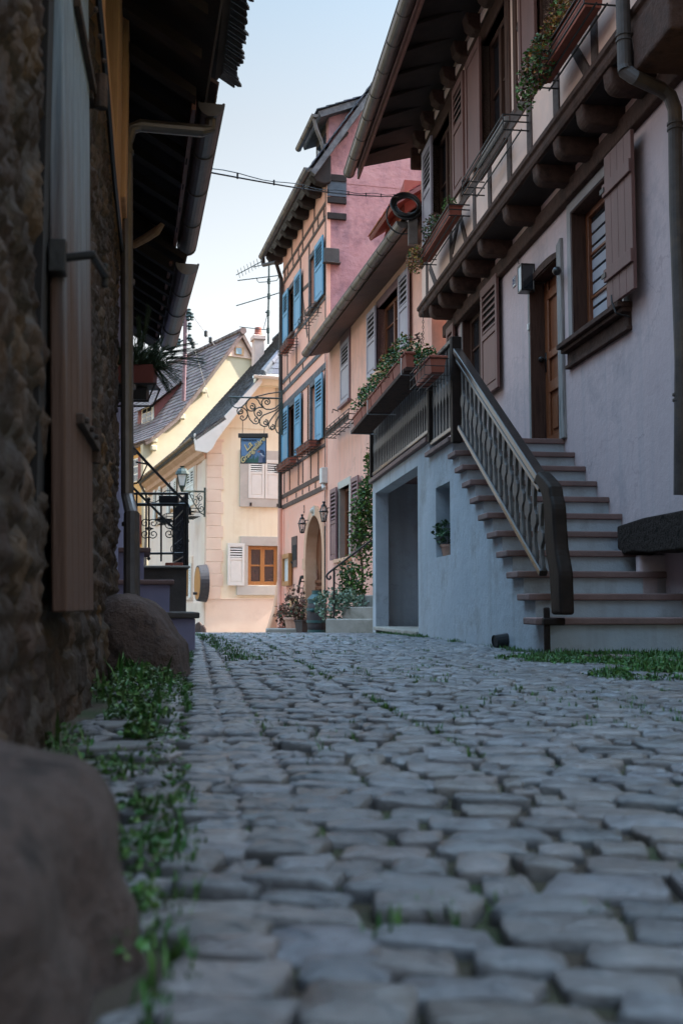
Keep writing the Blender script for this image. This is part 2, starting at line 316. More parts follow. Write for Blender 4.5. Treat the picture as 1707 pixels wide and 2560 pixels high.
X['rock'] = mat('rock', [(.022, .014, .012), (.085, .056, .048), (.045, .030, .026)], 20, .85, 1., 30, stain=(.05, .035, .03), stscale=2.5, bdist=.02)
X['rock_red'] = mat('rock_red', [(.030, .018, .015), (.080, .048, .038), (.05, .03, .025)], 14, .85, 1., 35, stain=(.05, .035, .03), stscale=2.5, bdist=.02)
X['cable'] = flat('cable', (.015, .015, .016), .5)
X['steel'] = flat('steel', (.35, .35, .36), .35, .8)
X['slate_slab'] = mat('slate_slab', [(.07, .07, .072), (.14, .14, .14)], 6, .6, .5, 20)

# ------------------------------------------------------------ generic builders
def wall_grid(F, s0, s1, z0, z1, n, ops, depth=.2):
    """wall sheet with rectangular openings (a0,a1,b0,b1) and their reveals"""
    m = MB(); S = sorted({s0, s1, *[x for o in ops for x in o[:2]]}); Z = sorted({z0, z1, *[x for o in ops for x in o[2:4]]})
    S = [x for x in S if s0 <= x <= s1]; Z = [x for x in Z if z0 <= x <= z1]
    for i in range(len(S)-1):
        for j in range(len(Z)-1):
            cs, cz = (S[i]+S[i+1])/2, (Z[j]+Z[j+1])/2
            if any(o[0] < cs < o[1] and o[2] < cz < o[3] for o in ops): continue
            m.add([F.P(S[i], Z[j], n), F.P(S[i+1], Z[j], n), F.P(S[i+1], Z[j+1], n), F.P(S[i], Z[j+1], n)], [(0, 1, 2, 3)])
    for o in ops:
        d = o[4] if len(o) > 4 else depth
        a, b, c, e = o[:4]
        for (p, q, r, t) in ((a, c, b, c), (b, c, b, e), (b, e, a, e), (a, e, a, c)):
            m.add([F.P(p, q, n), F.P(r, t, n), F.P(r, t, n-d), F.P(p, q, n-d)], [(0, 1, 2, 3)])
    return m
def shutter(parent, F, s0, s1, z0, z1, n, mt, louver=(.5, .93), ang=0, arch=0, name='shutter'):
    """louvred shutter with a fielded panel below; leaf from s0 to s1, swung by ang about s0"""
    G = F.sub(s0, n, ang); w = s1-s0; sg = 1 if w > 0 else -1; w = abs(w)
    def B(m, a, b, c, d, e, f): m.box(G, sg*a, sg*b, c, d, e, f)
    m = MB(); h = z1-z0; t = .034; st = min(.07, w*.17)
    B(m, 0, st, z0, z1, 0, t); B(m, w-st, w, z0, z1, 0, t)
    B(m, st, w-st, z0, z0+.09, 0, t); B(m, st, w-st, z1-.09, z1, 0, t)
    if louver:
        l0 = z0+h*louver[0]; l1 = z0+h*louver[1]
        B(m, st, w-st, l0-.07, l0, 0, t)
        if l1 < z1-.09: B(m, st, w-st, l1, z1-.09, 0, t)
        k = max(5, int((l1-l0)/.075))
        for i in range(k):
            a = l0+(l1-l0)*i/k; q = (l1-l0)/k
            m.ps(G, sg*st, sg*(w-st), [(0.006, a+q*.62), (.012, a+q*.76), (t-.002, a+q*.30), (t-.008, a+q*.16)])
        B(m, st+.03, w-st-.03, z0+.12, l0-.10, .006, t-.006); B(m, st, w-st, z0+.09, l0-.07, .012, t-.016)
    else:
        B(m, st, w-st, z0+.09, z1-.09, .012, t-.014)
    o = m.build(name, mt, parent, bevel=.004, seg=1)
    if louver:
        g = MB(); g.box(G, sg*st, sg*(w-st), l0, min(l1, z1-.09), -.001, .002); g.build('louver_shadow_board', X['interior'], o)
    return o
def window(parent, F, s0, s1, z0, z1, n, d, fmat, gmat, cols=2, rows=3, fw=.06, mw=.028, back=.35, sash=True):
    """timber casement set back by d in its opening, with panes and a dark room behind"""
    m = MB(); nb = n-d
    m.box(F, s0, s0+fw, z0, z1, nb, nb+.06).box(F, s1-fw, s1, z0, z1, nb, nb+.06).box(F, s0+fw, s1-fw, z0, z0+fw, nb, nb+.058).box(F, s0+fw, s1-fw, z1-fw, z1, nb, nb+.058)
    if sash:
        c = (s0+s1)/2; m.box(F, c-fw*.6, c+fw*.6, z0+fw, z1-fw, nb+.004, nb+.066)
    for j in range(1, rows):
        z = z0+(z1-z0)*j/rows; m.box(F, s0+fw, s1-fw, z-mw/2, z+mw/2, nb+.006, nb+.044)
    for i in range(1, cols):
        if sash and cols % 2 == 0 and i == cols//2: continue
        s = s0+(s1-s0)*i/cols; m.box(F, s-mw/2, s+mw/2, z0+fw, z1-fw, nb+.008, nb+.046)
    fr = m.build('window', fmat, parent, bevel=.004, seg=1)
    MB().box(F, s0+.01, s1-.01, z0+.01, z1-.01, nb+.012, nb+.02).build('pane', gmat, fr)
    return fr
def tiles(F, corners, mt, parent, name='roof', w=.17, ov=.16, th=.02, jag=0.004):
    """courses of flat tiles over a roof quad: corners = eave0, eave1, ridge1, ridge0 (world points)"""
    e0, e1, r1, r0 = [np.array(c, float) for c in corners]; m = MB()
    Lr = (np.linalg.norm(r0-e0)+np.linalg.norm(r1-e1))/2; nr = max(2, int(Lr/ov))
    nrm = np.cross(e1-e0, r0-e0); nrm /= np.linalg.norm(nrm); nrm *= np.sign(nrm[2]+1e-9)
    for j in range(nr):
        a, b = j/nr, min(1, (j+1.25)/nr)
        pa0 = e0+(r0-e0)*a; pa1 = e1+(r1-e1)*a; pb0 = e0+(r0-e0)*b; pb1 = e1+(r1-e1)*b
        L = np.linalg.norm(pa1-pa0); k = max(1, int(L/w)); off = .5*(j % 2)
        for i in range(-1, k+1):
            u0 = max(0, (i+off)/k); u1 = min(1, (i+off+.965)/k)
            if u1-u0 < .1/k: continue
            up = th*1.6+random.uniform(-jag, jag); dz = nrm*up; t0 = nrm*(up-th); q = (pb0-pa0)*random.uniform(-.03, .03)
            A = pa0+(pa1-pa0)*u0+q; B = pa0+(pa1-pa0)*u1+q; Cc = pb0+(pb1-pb0)*u1; D = pb0+(pb1-pb0)*u0
            m.add([A+t0, B+t0, Cc-nrm*.004, D-nrm*.004, A+dz, B+dz, Cc+nrm*th*.6, D+nrm*th*.6], [(0, 3, 2, 1), (4, 5, 6, 7), (0, 1, 5, 4), (1, 2, 6, 5), (2, 3, 7, 6), (3, 0, 4, 7)])
    return m.build(name, mt, parent)
def slab(m, corners, th):
    c = [np.array(x, float) for x in corners]; nrm = np.cross(c[1]-c[0], c[3]-c[0]); nrm /= np.linalg.norm(nrm); nrm *= np.sign(nrm[2]+1e-9)
    return m.extr(c, [x-nrm*th for x in c])
def gutter(m, a, b, r=.07, seg=9):
    """half-round trough from a to b with a rolled lip and joint rings"""
    a = np.array(a, float); b = np.array(b, float); d = (b-a)/np.linalg.norm(b-a); q = np.cross(d, [0, 0, 1]); q /= np.linalg.norm(q); up = np.array([0, 0, 1.])
    def ring(p, rr): return [p+q*rr*math.cos(math.pi+math.pi*i/seg)+up*rr*math.sin(math.pi+math.pi*i/seg) for i in range(seg+1)]
    for (p0, p1, ro, ri) in [(a, b, r, r-.006)]:
        A = ring(p0, ro)+ring(p0, ri)[::-1]; B = ring(p1, ro)+ring(p1, ri)[::-1]; m.extr(A, B)
    L = np.linalg.norm(b-a); k = max(2, int(L/.62))
    for i in range(k+1):
        p = a+d*(L*i/k); A = ring(p-d*.009, r+.007)+ring(p-d*.009, r-.001)[::-1]; B = ring(p+d*.009, r+.007)+ring(p+d*.009, r-.001)[::-1]; m.extr(A, B)
    for sg in (-1, 1): m.tube([a+q*r*sg, b+q*r*sg], .009, 6)
    for p in (a, b): m.extr(ring(p-d*.002, r-.003), ring(p+d*.002, r-.003))
    return m

# ------------------------------------------------------------ ground and paving
rng = np.random.default_rng(11)
def lx(y): return -.29-.172*y
def rx(y):
    if y < 7.55: return 3.49-.127*y
    if y < 15.3: return 2.36-.127*y
    if y < 23.6: return 4.51-.205*y
    if y < 28.7: return 5.41-.242*y
    return 6
def build_ground():
    xs = np.concatenate([[-90, -40, -20, -12, -8], np.linspace(-6, 6, 161), [8, 12, 20, 40, 90]])
    ys = np.concatenate([[-60, -20, -8, -3], np.linspace(-1, 16, 260), np.linspace(16.5, 34, 50), [38, 45, 60, 90, 140]])
    Xg, Yg = np.meshgrid(xs, ys); Z = np.vectorize(gz)(Yg)-.0135
    Z += .003*np.sin(Xg*23+Yg*7)*np.sin(Yg*19-Xg*5)
    nx = len(xs); V = np.stack([Xg, Yg, Z], -1).reshape(-1, 3)
    f = [(j*nx+i, j*nx+i+1, (j+1)*nx+i+1, (j+1)*nx+i) for j in range(len(ys)-1) for i in range(nx-1)]
    m = MB(); m.add(V, f)
    g = mat('earth_joints', [(.026, .019, .013), (.060, .044, .031), (.028, .045, .012), (.04, .085, .016)], 2.2, .95, .8, 60, detail=10)
    o = struct(m, 'ground', g); return o
build_ground()

def stone_template(K, rings):
    a = 2*np.pi*np.arange(K)/K; c, s = np.cos(a), np.sin(a); p = 2/7.5
    ox = np.sign(c)*np.abs(c)**p; oy = np.sign(s)*np.abs(s)**p
    return ox, oy
def stones(mb, S, K, rings, jit):
    """S rows: x, y, half width, half depth, rotation; a worn sett each"""
    n = len(S)
    if n == 0: return
    ox, oy = stone_template(K, rings); R = len(rings)
    J = rng.normal(0, jit, (n, K))*.65; J = (J+np.roll(J, 1, 1)+np.roll(J, -1, 1))/1.8
    h0 = rng.normal(0, .0026, n); tx = rng.normal(0, .030, n); ty = rng.normal(0, .046, n); dome = rng.uniform(.0, .005, n)
    X0, Y0, A, B, RO = S.T
    gzv = np.array([gz(y) for y in Y0]); KW = np.clip(rng.normal(0, .055, (n, 4)), -.12, .12)
    V = np.zeros((n, R*K+1, 3))
    for i, (r, z) in enumerate(rings):
        sh = (1+J)*(r if r > .9 else r)
        uu = ox[None]*sh; vv = oy[None]*sh; px = A[:, None]*(uu+KW[:, 0:1]*uu*vv+KW[:, 1:2]*vv); py = B[:, None]*(vv+KW[:, 2:3]*uu*vv+KW[:, 3:4]*uu)
        V[:, i*K:(i+1)*K, 0] = px; V[:, i*K:(i+1)*K, 1] = py
        V[:, i*K:(i+1)*K, 2] = z+(1-r*r)*dome[:, None]+rng.normal(0, .0016 if z > -.02 else 0, (n, K))
    V[:, -1, 2] = dome+rng.normal(0, .001, n)
    top = V[:, :, 2] > -.02
    V[:, :, 2] += np.where(top, V[:, :, 0]*tx[:, None]+V[:, :, 1]*ty[:, None]+h0[:, None], 0)
    c, s = np.cos(RO)[:, None], np.sin(RO)[:, None]
    xx = V[:, :, 0]*c-V[:, :, 1]*s; yy = V[:, :, 0]*s+V[:, :, 1]*c
    V[:, :, 0] = xx+X0[:, None]; V[:, :, 1] = yy+Y0[:, None]; V[:, :, 2] += gzv[:, None]
    base = []
    for i in range(R-1):
        for j in range(K): base.append((i*K+j, i*K+(j+1) % K, (i+1)*K+(j+1) % K, (i+1)*K+j))
    for j in range(K): base.append(((R-1)*K+j, (R-1)*K+(j+1) % K, R*K))
    b = len(mb.v); nv = R*K+1
    mb.v.extend(map(tuple, V.reshape(-1, 3).tolist()))
    for q in range(n):
        o = b+q*nv; mb.f.extend([tuple(o+i for i in f) for f in base])
def strip(fa, fb, y0, y1, dep, wid, gap=.012, curve=0., tilt=0., miss=0., scale_far=True):
    """courses of setts filling the strip between x=fa(y) and x=fb(y)"""
    out = []; y = y0
    while y < y1:
        k = 1.0 if y < 9 or not scale_far else 1+(y-9)*.04
        d = dep*k*rng.uniform(.8, 1.22); a, b = fa(y), fb(y); x = a+rng.uniform(-.03, .01)
        while x < b-.02:
            wd = wid*k*rng.uniform(.68, 1.45)
            if x+wd > b+.02: wd = b-x
            if b-x-wd < .045: wd = b-x
            if wd > .03 and rng.random() > miss:
                cx = x+wd/2; u = (cx-a)/max(b-a, .01)-.5; yy = y+d/2+curve*(u*u)+tilt*(cx-a)+rng.normal(0, .004)+.012*math.sin(cx*5+y*3)
                out.append((cx, yy, max(.015, wd/2-gap*.5*rng.uniform(.55, 1.55)), max(.015, d/2-gap*.5*rng.uniform(.55, 1.65)), rng.normal(-.13, .035)+tilt*.8))
            x += wd
        y += d
    return out
G1 = lambda y: -.02-.136*y; G2 = lambda y: .085-.136*y; G3 = lambda y: .185-.136*y; G4 = lambda y: .63-.136*y
G5 = lambda y: 1.38-.127*y
G6 = lambda y: min(2.36-.127*y, rx(y)) if y > 7.5 else 3.3-.127*y-.55*max(0, (7.5-y))/7.5*0
Sg = []
Sg += strip(lambda y: lx(y)+.06+.10*abs(math.sin(y*2.1)), G1, .5, 30, .085, .11, .016, tilt=-.35, miss=.16)
Sg += strip(G1, G2, .45, 30, .085, .11, .010)
Sg += strip(G2, G3, .45, 30, .088, .11, .010)
Sg += strip(G3, G4, .45, 31, .086, .112, .013, curve=-.1, miss=.012)
Sg += strip(G4, G5, .45, 32, .084, .118, .011, curve=-.12, miss=.006)
Sm = strip(G5, lambda y: min(G5(y)+.98, G6(y)), .45, 32, .088, .125, .012, tilt=.10, miss=.006)
Sr = strip(lambda y: G5(y)+.99, G6, .6, 8.0, .075, .10, .010, tilt=.25, miss=.05)
Sr += strip(lambda y: rx(y) if y > 15 else G5(y)+.98, lambda y: rx(y)+.02 if y < 15.3 else rx(y), 15.2, 30, .12, .2, .014)
Sx = strip(lambda y: lx(y)-3, lambda y: 5.5, 30.5, 34.5, .16, .24, .02)
rings_n = [(1.0, -.036), (1.0, -.014), (.99, -.0065), (.97, -.0018), (.93, .0), (.45, .001)]
rings_f = [(1.0, -.034), (.98, -.008), (.90, -.001), (.5, .001)]
mbs = MB(); mbr = MB()
for arr, mb in ((Sg+Sm+Sx, mbs), (Sr, mbr)):
    A = np.array(arr); near = A[A[:, 1] < 4.5]; far = A[A[:, 1] >= 4.5]
    stones(mb, near, 22, rings_n, .05); stones(mb, far, 12, rings_f, .045)
cob = mat('cobble', [(.060, .062, .068), (.150, .146, .150), (.095, .092, .096)], 9, .36, 1., 28, island=.25, stain=(.055, .052, .055), stscale=5, bdist=.007, rvar=.16, spec=.6, tint=[(.93, .98, 1.05), (1.02, 1, .98), (1.08, 1.0, .94), (.95, 1, 1.03), (1, .97, .98)])
cobr = mat('cobble_rose', [(.13, .095, .09), (.19, .14, .13)], 9, .6, .5, 55, island=.22, stain=(.09, .075, .07), stscale=5, bdist=.006)
struct(mbs, 'cobblestone_road', cob, smooth=True)
struct(mbr, 'pavement_setts', cobr, smooth=True)

# ---- grass and moss in the joints, weeds by the walls
gr = MB()
def tuft(mb, x, y, n, h, sp, rnd=random, z0=None):
    z = gz(y)-.012 if z0 is None else z0
    for _ in range(n):
        a = rnd.uniform(0, 6.283); r = sp*math.sqrt(rnd.random()); px, py = x+r*math.cos(a), y+r*math.sin(a)
        hh = h*rnd.uniform(.5, 1.2); l = rnd.uniform(.1, .7)*hh; b = rnd.uniform(0, 6.283); wd = hh*.05+.0010
        dx, dy = math.cos(b), math.sin(b)
        mb.add([(px-dy*wd, py+dx*wd, z), (px+dy*wd, py-dx*wd, z), (px+dx*l*.5+dy*wd*.8, py+dy*l*.5-dx*wd*.8, z+hh*.65), (px+dx*l*.5-dy*wd*.8, py+dy*l*.5+dx*wd*.8, z+hh*.65), (px+dx*l, py+dy*l, z+hh)], [(0, 1, 2, 3), (3, 2, 4)])
rd = random.Random(5)
for (G, dens, h) in ((G4, 26, .03), (G5, 18, .026), (G1, 30, .034), (lambda y: G5(y)+.985, 26, .035), (G3, 6, .024)):
    y = .7
    while y < 22:
        if math.sin(y*2.3+dens)+math.sin(y*5.1)*.6 > -.25: tuft(gr, G(y)+rd.gauss(0, .012), y, 9 if y < 7 else 6, h*rd.uniform(.5, 1.1), .016, rd)
        y += 1/dens*rd.uniform(.3, 1.7)*(1 if y < 9 else 2)
for _ in range(1500):       # moss patches scattered between setts of the middle strips
    y = .9+rd.random()**1.3*13; x = G3(y)+rd.random()*1.7
    if math.sin(x*3.1+y*1.3)+math.sin(y*2.7-x*2) > .1 and (y > 2 or _ % 3 == 0): tuft(gr, x, y, 10, .027*rd.uniform(.6, 1.15), .022, rd)
for _ in range(1500):      # verge at the foot of the house on the right
    y = rd.uniform(4.9, 7.55); x = rd.uniform(3.43-.127*y-1.35-.25*math.sin(y*4), 3.43-.127*y)
    if math.sin(x*5+y*3)+math.sin(y*7-x*4)*.7 > -.55: tuft(gr, x, y, 8, .05*rd.uniform(.4, 1.2), .05, rd); gr.leaves((x, y, .006), (.06, .06, .018), 7, .022, rd, shell=0)
for _ in range(420):
    y = rd.uniform(7.5, 15); x = 2.36-.127*y-abs(rd.gauss(0, .06))
    if math.sin(y*3.3)+math.sin(y*1.1) > -.2: tuft(gr, x, y, 8, .045*rd.uniform(.5, 1.2), .03, rd)
for _ in range(260):
    y = rd.uniform(18.5, 28); x = rx(y)-abs(rd.gauss(0, .12))-.1; tuft(gr, x, y, 8, .07*rd.uniform(.5, 1.2), .08, rd)
for _ in range(420):
    y = rd.uniform(6.5, 13); x = lx(y)+.75-.1*(y-8)*0+abs(rd.gauss(0, .12)); tuft(gr, x, y, 6, .04*rd.uniform(.5, 1.2), .03, rd)
struct(gr, 'grass', X['grass'], 'stuff')
wd = MB(); wl = MB()
for (x, y, n, h, sp) in [(-.86, 4.7, 34, .14, .12), (-.80, 4.35, 34, .15, .13), (-.74, 4.0, 30, .13, .12), (-.86, 3.9, 22, .12, .10), (-.66, 3.55, 24, .10, .10), (-.60, 3.2, 40, .08, .08),
                          (-.50, 2.75, 26, .07, .05), (-.46, 2.1, 40, .08, .06), (-.32, 1.75, 26, .06, .045), (-.27, 1.45, 36, .06, .045), (-.235, 1.22, 30, .05, .035), (-.22, 1.05, 18, .04, .03), (-.62, 2.5, 30, .10, .05), (-.95, 5.0, 40, .14, .08)]:
    tuft(wd, x, y, n//3, h*.8, sp*1.2, rd, 0)
    wl.leaves((x, y, h*.26), (sp*1.15, sp*1.2, h*.36), int(n*(7 if y > 2.6 else 3)), .019 if y > 2.6 else .013, rd, shell=0)
for _ in range(70):
    y = rd.uniform(1.1, 5.2); x = G1(y)-abs(rd.gauss(0, .06)); wl.leaves((x, y, .012), (.03, .03, .02), 12, .013, rd, shell=0)
struct(wd, 'weed_blades', X['grass'], 'stuff'); struct(wl, 'weeds', X['weed'], 'stuff')

# ------------------------------------------------------------ rocks
def noise3(p, s, seed=0):
    q = p*s+seed*7.3
    return (np.sin(q[:, 0]*1.7+np.sin(q[:, 1]*1.3+seed))+np.sin(q[:, 1]*2.1+np.sin(q[:, 2]*1.9))+np.sin(q[:, 2]*1.8+np.sin(q[:, 0]*2.3+seed)))/3
def rock(prof, y0, y1, seed, label, mt, nseg=40, rnd=.03, lean=0.):
    """boulder: an x-z outline swept in y with rounded ends and worn noise"""
    P = np.array(prof, float); L = np.concatenate([[0], np.cumsum(np.linalg.norm(np.diff(P, axis=0), axis=1))])
    t = np.linspace(0, L[-1], nseg); O = np.stack([np.interp(t, L, P[:, 0]), np.interp(t, L, P[:, 1])], 1)
    for _ in range(3): O[1:-1] = (O[:-2]+2*O[1:-1]+O[2:])/4
    c = np.array([O[:, 0].mean(), 0]); ny = 26; vs = []
    for j in range(ny+1):
        u = j/ny*2-1; k = (1-abs(u)**5)**.4 if abs(u) < 1 else 0
        kk = .02+.98*k
        for q in O: vs.append((c[0]+(q[0]-c[0])*kk+lean*u*q[1], y0+(y1-y0)*(j/ny), q[1]*(.25+.75*kk)))
    V = np.array(vs); Nn = np.stack([noise3(V, 14, seed+i) for i in range(3)], 1)*rnd+np.stack([noise3(V, 45, seed+i+4) for i in range(3)], 1)*rnd*.28
    V += Nn; m = MB()
    m.add(V, [(j*nseg+i, j*nseg+i+1, (j+1)*nseg+i+1, (j+1)*nseg+i) for j in range(ny) for i in range(nseg-1)])
    return single(m, 'boulder', mt, label, 'boulder', smooth=True)
rock([(-.56, -.03), (-.55, .12), (-.46, .182), (-.33, .182), (-.25, .178), (-.222, .11), (-.212, -.03)], .72, 1.26, 3, 'blurred reddish guard boulder in the bottom left corner of the foreground', X['rock'], rnd=.022)
rock([(-1.16, -.03), (-1.14, .34), (-1.06, .40), (-.95, .355), (-.84, .28), (-.77, .17), (-.73, -.03)], 5.0, 5.55, 8, 'dark red boulder leaning against the stone wall under the zinc downpipe', X['rock_red'], rnd=.016)
sl = MB()
for (x, y, a, b, z, r) in [(-.53, 2.55, .09, .055, .012, .3), (-.50, 2.2, .07, .05, .014, -.4), (-.62, 3.0, .06, .05, .012, .7)]:
    G = Frame(x, y, math.cos(r), math.sin(r), 1); sl.pz(G, -.01, z, [(-a, -b), (-a*.2, -b*1.15), (a, -b*.7), (a*1.05, b*.4), (a*.3, b), (-a*.8, b*.8)])
struct(sl, 'loose_slabs', X['slate_slab'], bevel=.006)

# ------------------------------------------------------------ stone house on the left
sh = thing('stone_house', 'old house of rough rubble stone with timber upper wall filling the left edge', 'house', LW.P(LW.sY(4), 0, 0))
def rubble(F, s0, s1, z0, z1, ds, dz, cs, cz, amp, seed, top=None):
    r = np.random.default_rng(seed); ns = int((s1-s0)/ds); nz = int((z1-z0)/dz)
    S, Zz = np.meshgrid(np.linspace(s0, s1, ns+1), np.linspace(z0, z1, nz+1)); S = S.ravel(); Zz = Zz.ravel()
    gs = int((s1-s0)/cs)+3; g2 = int((z1-z0)/cz)+3
    cx = (np.arange(gs)-1)[:, None]+r.uniform(.12, .88, (gs, g2)); cy = (np.arange(g2)-1)[None]+r.uniform(.15, .85, (gs, g2))
    rh = r.uniform(-1, 1, (gs, g2)); idx = r.random((gs, g2))
    us = (S-s0)/cs+.22*np.sin(Zz*9+seed); uz = (Zz-z0)/cz+.25*np.sin(S*5+seed)
    i0 = np.floor(us).astype(int); j0 = np.floor(uz).astype(int)
    F1 = np.full(len(S), 9.); F2 = np.full(len(S), 9.); H = np.zeros(len(S)); I = np.zeros(len(S))
    for a in range(-1, 3):
        for b in range(-1, 3):
            i = np.clip(i0+a+0, 0, gs-1); j = np.clip(j0+b+0, 0, g2-1); ax_, az_ = abs(us-cx[i, j]), abs(uz-cy[i, j]); d = (ax_**3.2+az_**3.2)**(1/3.2)
            m = d < F1; F2 = np.where(m, F1, np.minimum(F2, d)); H = np.where(m, rh[i, j], H); I = np.where(m, idx[i, j], I); F1 = np.where(m, d, F1)
    e = np.clip((F2-F1)/.17, 0, 1); e = e*e*(3-2*e)
    p = np.stack([S, Zz, S*0], 1)
    n = amp*(e*(.7+.7*H)-.35)+.014*np.abs(noise3(p, 34, seed+9))+.007*noise3(p*1., 19, seed)+.010*noise3(p, 60, seed+2)*e+.007*noise3(p, 130, seed+5)-.008*(Zz-.6)+.008+.036*np.clip((S-LW.sY(3.15))/.4, 0, 1)+.03*np.clip(.35-Zz, 0, 1)
    V = [F.P(s, z, q) for s, z, q in zip(S, Zz, n)]
    f = [(j*(ns+1)+i, j*(ns+1)+i+1, (j+1)*(ns+1)+i+1, (j+1)*(ns+1)+i) for j in range(nz) for i in range(ns)]
    m = MB(); m.add(V, f); return m, e, I
def rubble_mat():
    m = bpy.data.materials.new('rubble_stone'); m.use_nodes = True; t = m.node_tree; N = t.nodes; L = t.links; b = N['Principled BSDF']; b.inputs['Roughness'].default_value = .85
    at = N.new('ShaderNodeAttribute'); at.attribute_name = 'stone'
    r = N.new('ShaderNodeValToRGB'); r.color_ramp.interpolation = 'CONSTANT'
    cs = [(.055, .028, .018), (.085, .048, .030), (.042, .022, .016), (.10, .058, .030), (.06, .04, .03), (.09, .055, .038), (.04, .024, .018), (.15, .075, .025)]
    e = r.color_ramp.elements; e[0].color = cs[0]+(1,); e[1].position = .97; e[1].color = cs[7]+(1,)
    for i in range(1, 7): k = e.new(i/8); k.color = cs[i]+(1,)
    sp = N.new('ShaderNodeSeparateColor'); L.new(at.outputs['Color'], sp.inputs[0]); L.new(sp.outputs[0], r.inputs[0])
    n = N.new('ShaderNodeTexNoise'); n.inputs['Scale'].default_value = 18; n.inputs['Detail'].default_value = 8; tc = N.new('ShaderNodeTexCoord'); L.new(tc.outputs['Object'], n.inputs[0])
    h = N.new('ShaderNodeHueSaturation'); mr = N.new('ShaderNodeMapRange'); mr.inputs[3].default_value = .1; mr.inputs[4].default_value = 1.25; L.new(n.outputs[0], mr.inputs[0]); L.new(mr.outputs[0], h.inputs['Value']); L.new(r.outputs[0], h.inputs['Color'])
    mx = N.new('ShaderNodeMixRGB'); mx.inputs[1].default_value = (.035, .027, .020, 1); L.new(sp.outputs[1], mx.inputs[0]); L.new(h.outputs[0], mx.inputs[2]); L.new(mx.outputs[0], b.inputs['Base Color'])
    bp = N.new('ShaderNodeBump'); bp.inputs['Strength'].default_value = .6; bp.inputs['Distance'].default_value = .012; n2 = N.new('ShaderNodeTexNoise'); n2.inputs['Scale'].default_value = 50; n2.inputs['Detail'].default_value = 8
    L.new(tc.outputs['Object'], n2.inputs[0]); L.new(n2.outputs[0], bp.inputs['Height']); L.new(bp.outputs[0], b.inputs['Normal']); return m
ROY = rubble_mat()
s_a, s_b = LW.sY(-0.8), LW.sY(6.45)
m, e, I = rubble(LW, LW.sY(.6), s_b, -.08, 2.37, .015, .018, .20, .15, .020, 4)
o = m.build('stone_wall', ROY, sh, smooth=True)
ca = o.data.color_attributes.new('stone', 'FLOAT_COLOR', 'POINT'); ca.data.foreach_set('color', np.stack([I, e, e*0, e*0+1], 1).ravel().tolist())
MB().box(LW, s_a, LW.sY(.6), -.1, 2.37, -.5, .01).box(LW, LW.sY(.6), s_b-.02, -.1, 3.3, -.6, -.12).build('back_wall', X['rock'], sh)
# timber work above the stone
m = MB(); m.box(LW, s_a, s_b-.05, 2.36, 2.50, -.12, .075)
m.build('sill_beam', X['wood_pine'], sh, bevel=.008)
for (a, b, k) in ((5.0, 5.55, .075), (5.57, 5.9, .10), (3.9, 4.25, .05), (2.9, 3.3, .03)):
    MB().box(LW, LW.sY(a), LW.sY(b), 2.50, 4.1, -.06, k).build('wall_board', X['wood_pine'], sh, bevel=.006)
MB().box(LW, s_a, s_b, 2.56, 4.2, -.35, -.08).build('upper_wall', X['wood_darkgrey'], sh)
# cable along the beam
MB().tube([LW.P(LW.sY(y), 2.30-.02*math.sin(y*3), .075) for y in np.linspace(2, 6.3, 24)], .012, 6).build('cable', X['cable'], sh)
# roofs
def lroof(par, A, B, slope, w, near_jag=None, rafters=6, nm='roof'):
    A = np.array(A); B = np.array(B); d = (B-A)/np.linalg.norm(B-A); q = np.array([-abs(d[1]), -abs(d[0]) if d[0] > 0 else -abs(d[0]), 0]); q = np.array([-d[1], d[0], 0]); up = q*1.0+np.array([0, 0, slope]); up /= np.linalg.norm(up)
    return A, B, d, q, up
A1 = atY('L', 1300, 560, 6.0); A1[2] = 3.24; B1 = atY('L', 1145, 1490, 8.55); B1[2] = 3.24
d1 = (B1-A1)/np.linalg.norm(B1-A1); q1 = np.array([-d1[1], d1[0], 0])
u1 = np.array([q1[0], q1[1], .62]); u1 /= np.linalg.norm(u1)
m = MB(); e0 = A1+q1*.02+[0, 0, .05]-d1*9; e1 = B1+q1*.02+[0, 0, .05]+d1*.05
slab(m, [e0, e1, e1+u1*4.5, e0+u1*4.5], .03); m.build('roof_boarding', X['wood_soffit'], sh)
m = MB()
for i in range(24):
    p = A1+d1*(-7+i*.43)+q1*.1; w2 = d1*.05; a = p-[0, 0, .02]; b = a+u1*2.2
    dn = np.array([0, 0, -.11]); MB().extr([a-w2, a+w2, a+w2+dn*.5, a-w2+dn*.5], [b-w2, b+w2, b+w2+dn, b-w2+dn]).build('rafter', X['wood_soffit'], sh)
m = MB()
for i in range(14):
    p = A1+q1*(.15+i*.17)+[0, 0, .03+.62*(.15+i*.17)]; a = p-d1*3; b = p+d1*2.55; MB().tube([a, b], .014, 4).build('batten', X['copper_strip'], sh)
m = MB(); gutter(m, A1+d1*.05, B1, .072); m.build('gutter', X['zinc'], sh, smooth=False)
m = MB(); m.extr([A1+q1*.09+[0, 0, .05], A1+q1*.115+[0, 0, .05], A1+q1*.115-[0, 0, .07], A1+q1*.09-[0, 0, .07]], [B1+q1*.09+[0, 0, .05], B1+q1*.115+[0, 0, .05], B1+q1*.115-[0, 0, .07], B1+q1*.09-[0, 0, .07]])
m.build('fascia', X['copper_strip'], sh)
m = MB(); p = B1+q1*.1; m.extr([p, p+[0, 0, .1], p+d1*.03+[0, 0, .1], p+d1*.03], [p+u1*3, p+u1*3+[0, 0, .1], p+u1*3+d1*.03+[0, 0, .1], p+u1*3+d1*.03]); m.build('verge_board', X['copper_strip'], sh)
tiles(None, [A1+[0, 0, .075]-d1*.02-q1*.02, B1+[0, 0, .075]+d1*.08-q1*.02, B1+[0, 0, .075]+u1*3+d1*.08, A1+[0, 0, .075]+u1*3], X['tile_brown'], sh, 'roof_tiles', w=.17, ov=.2)
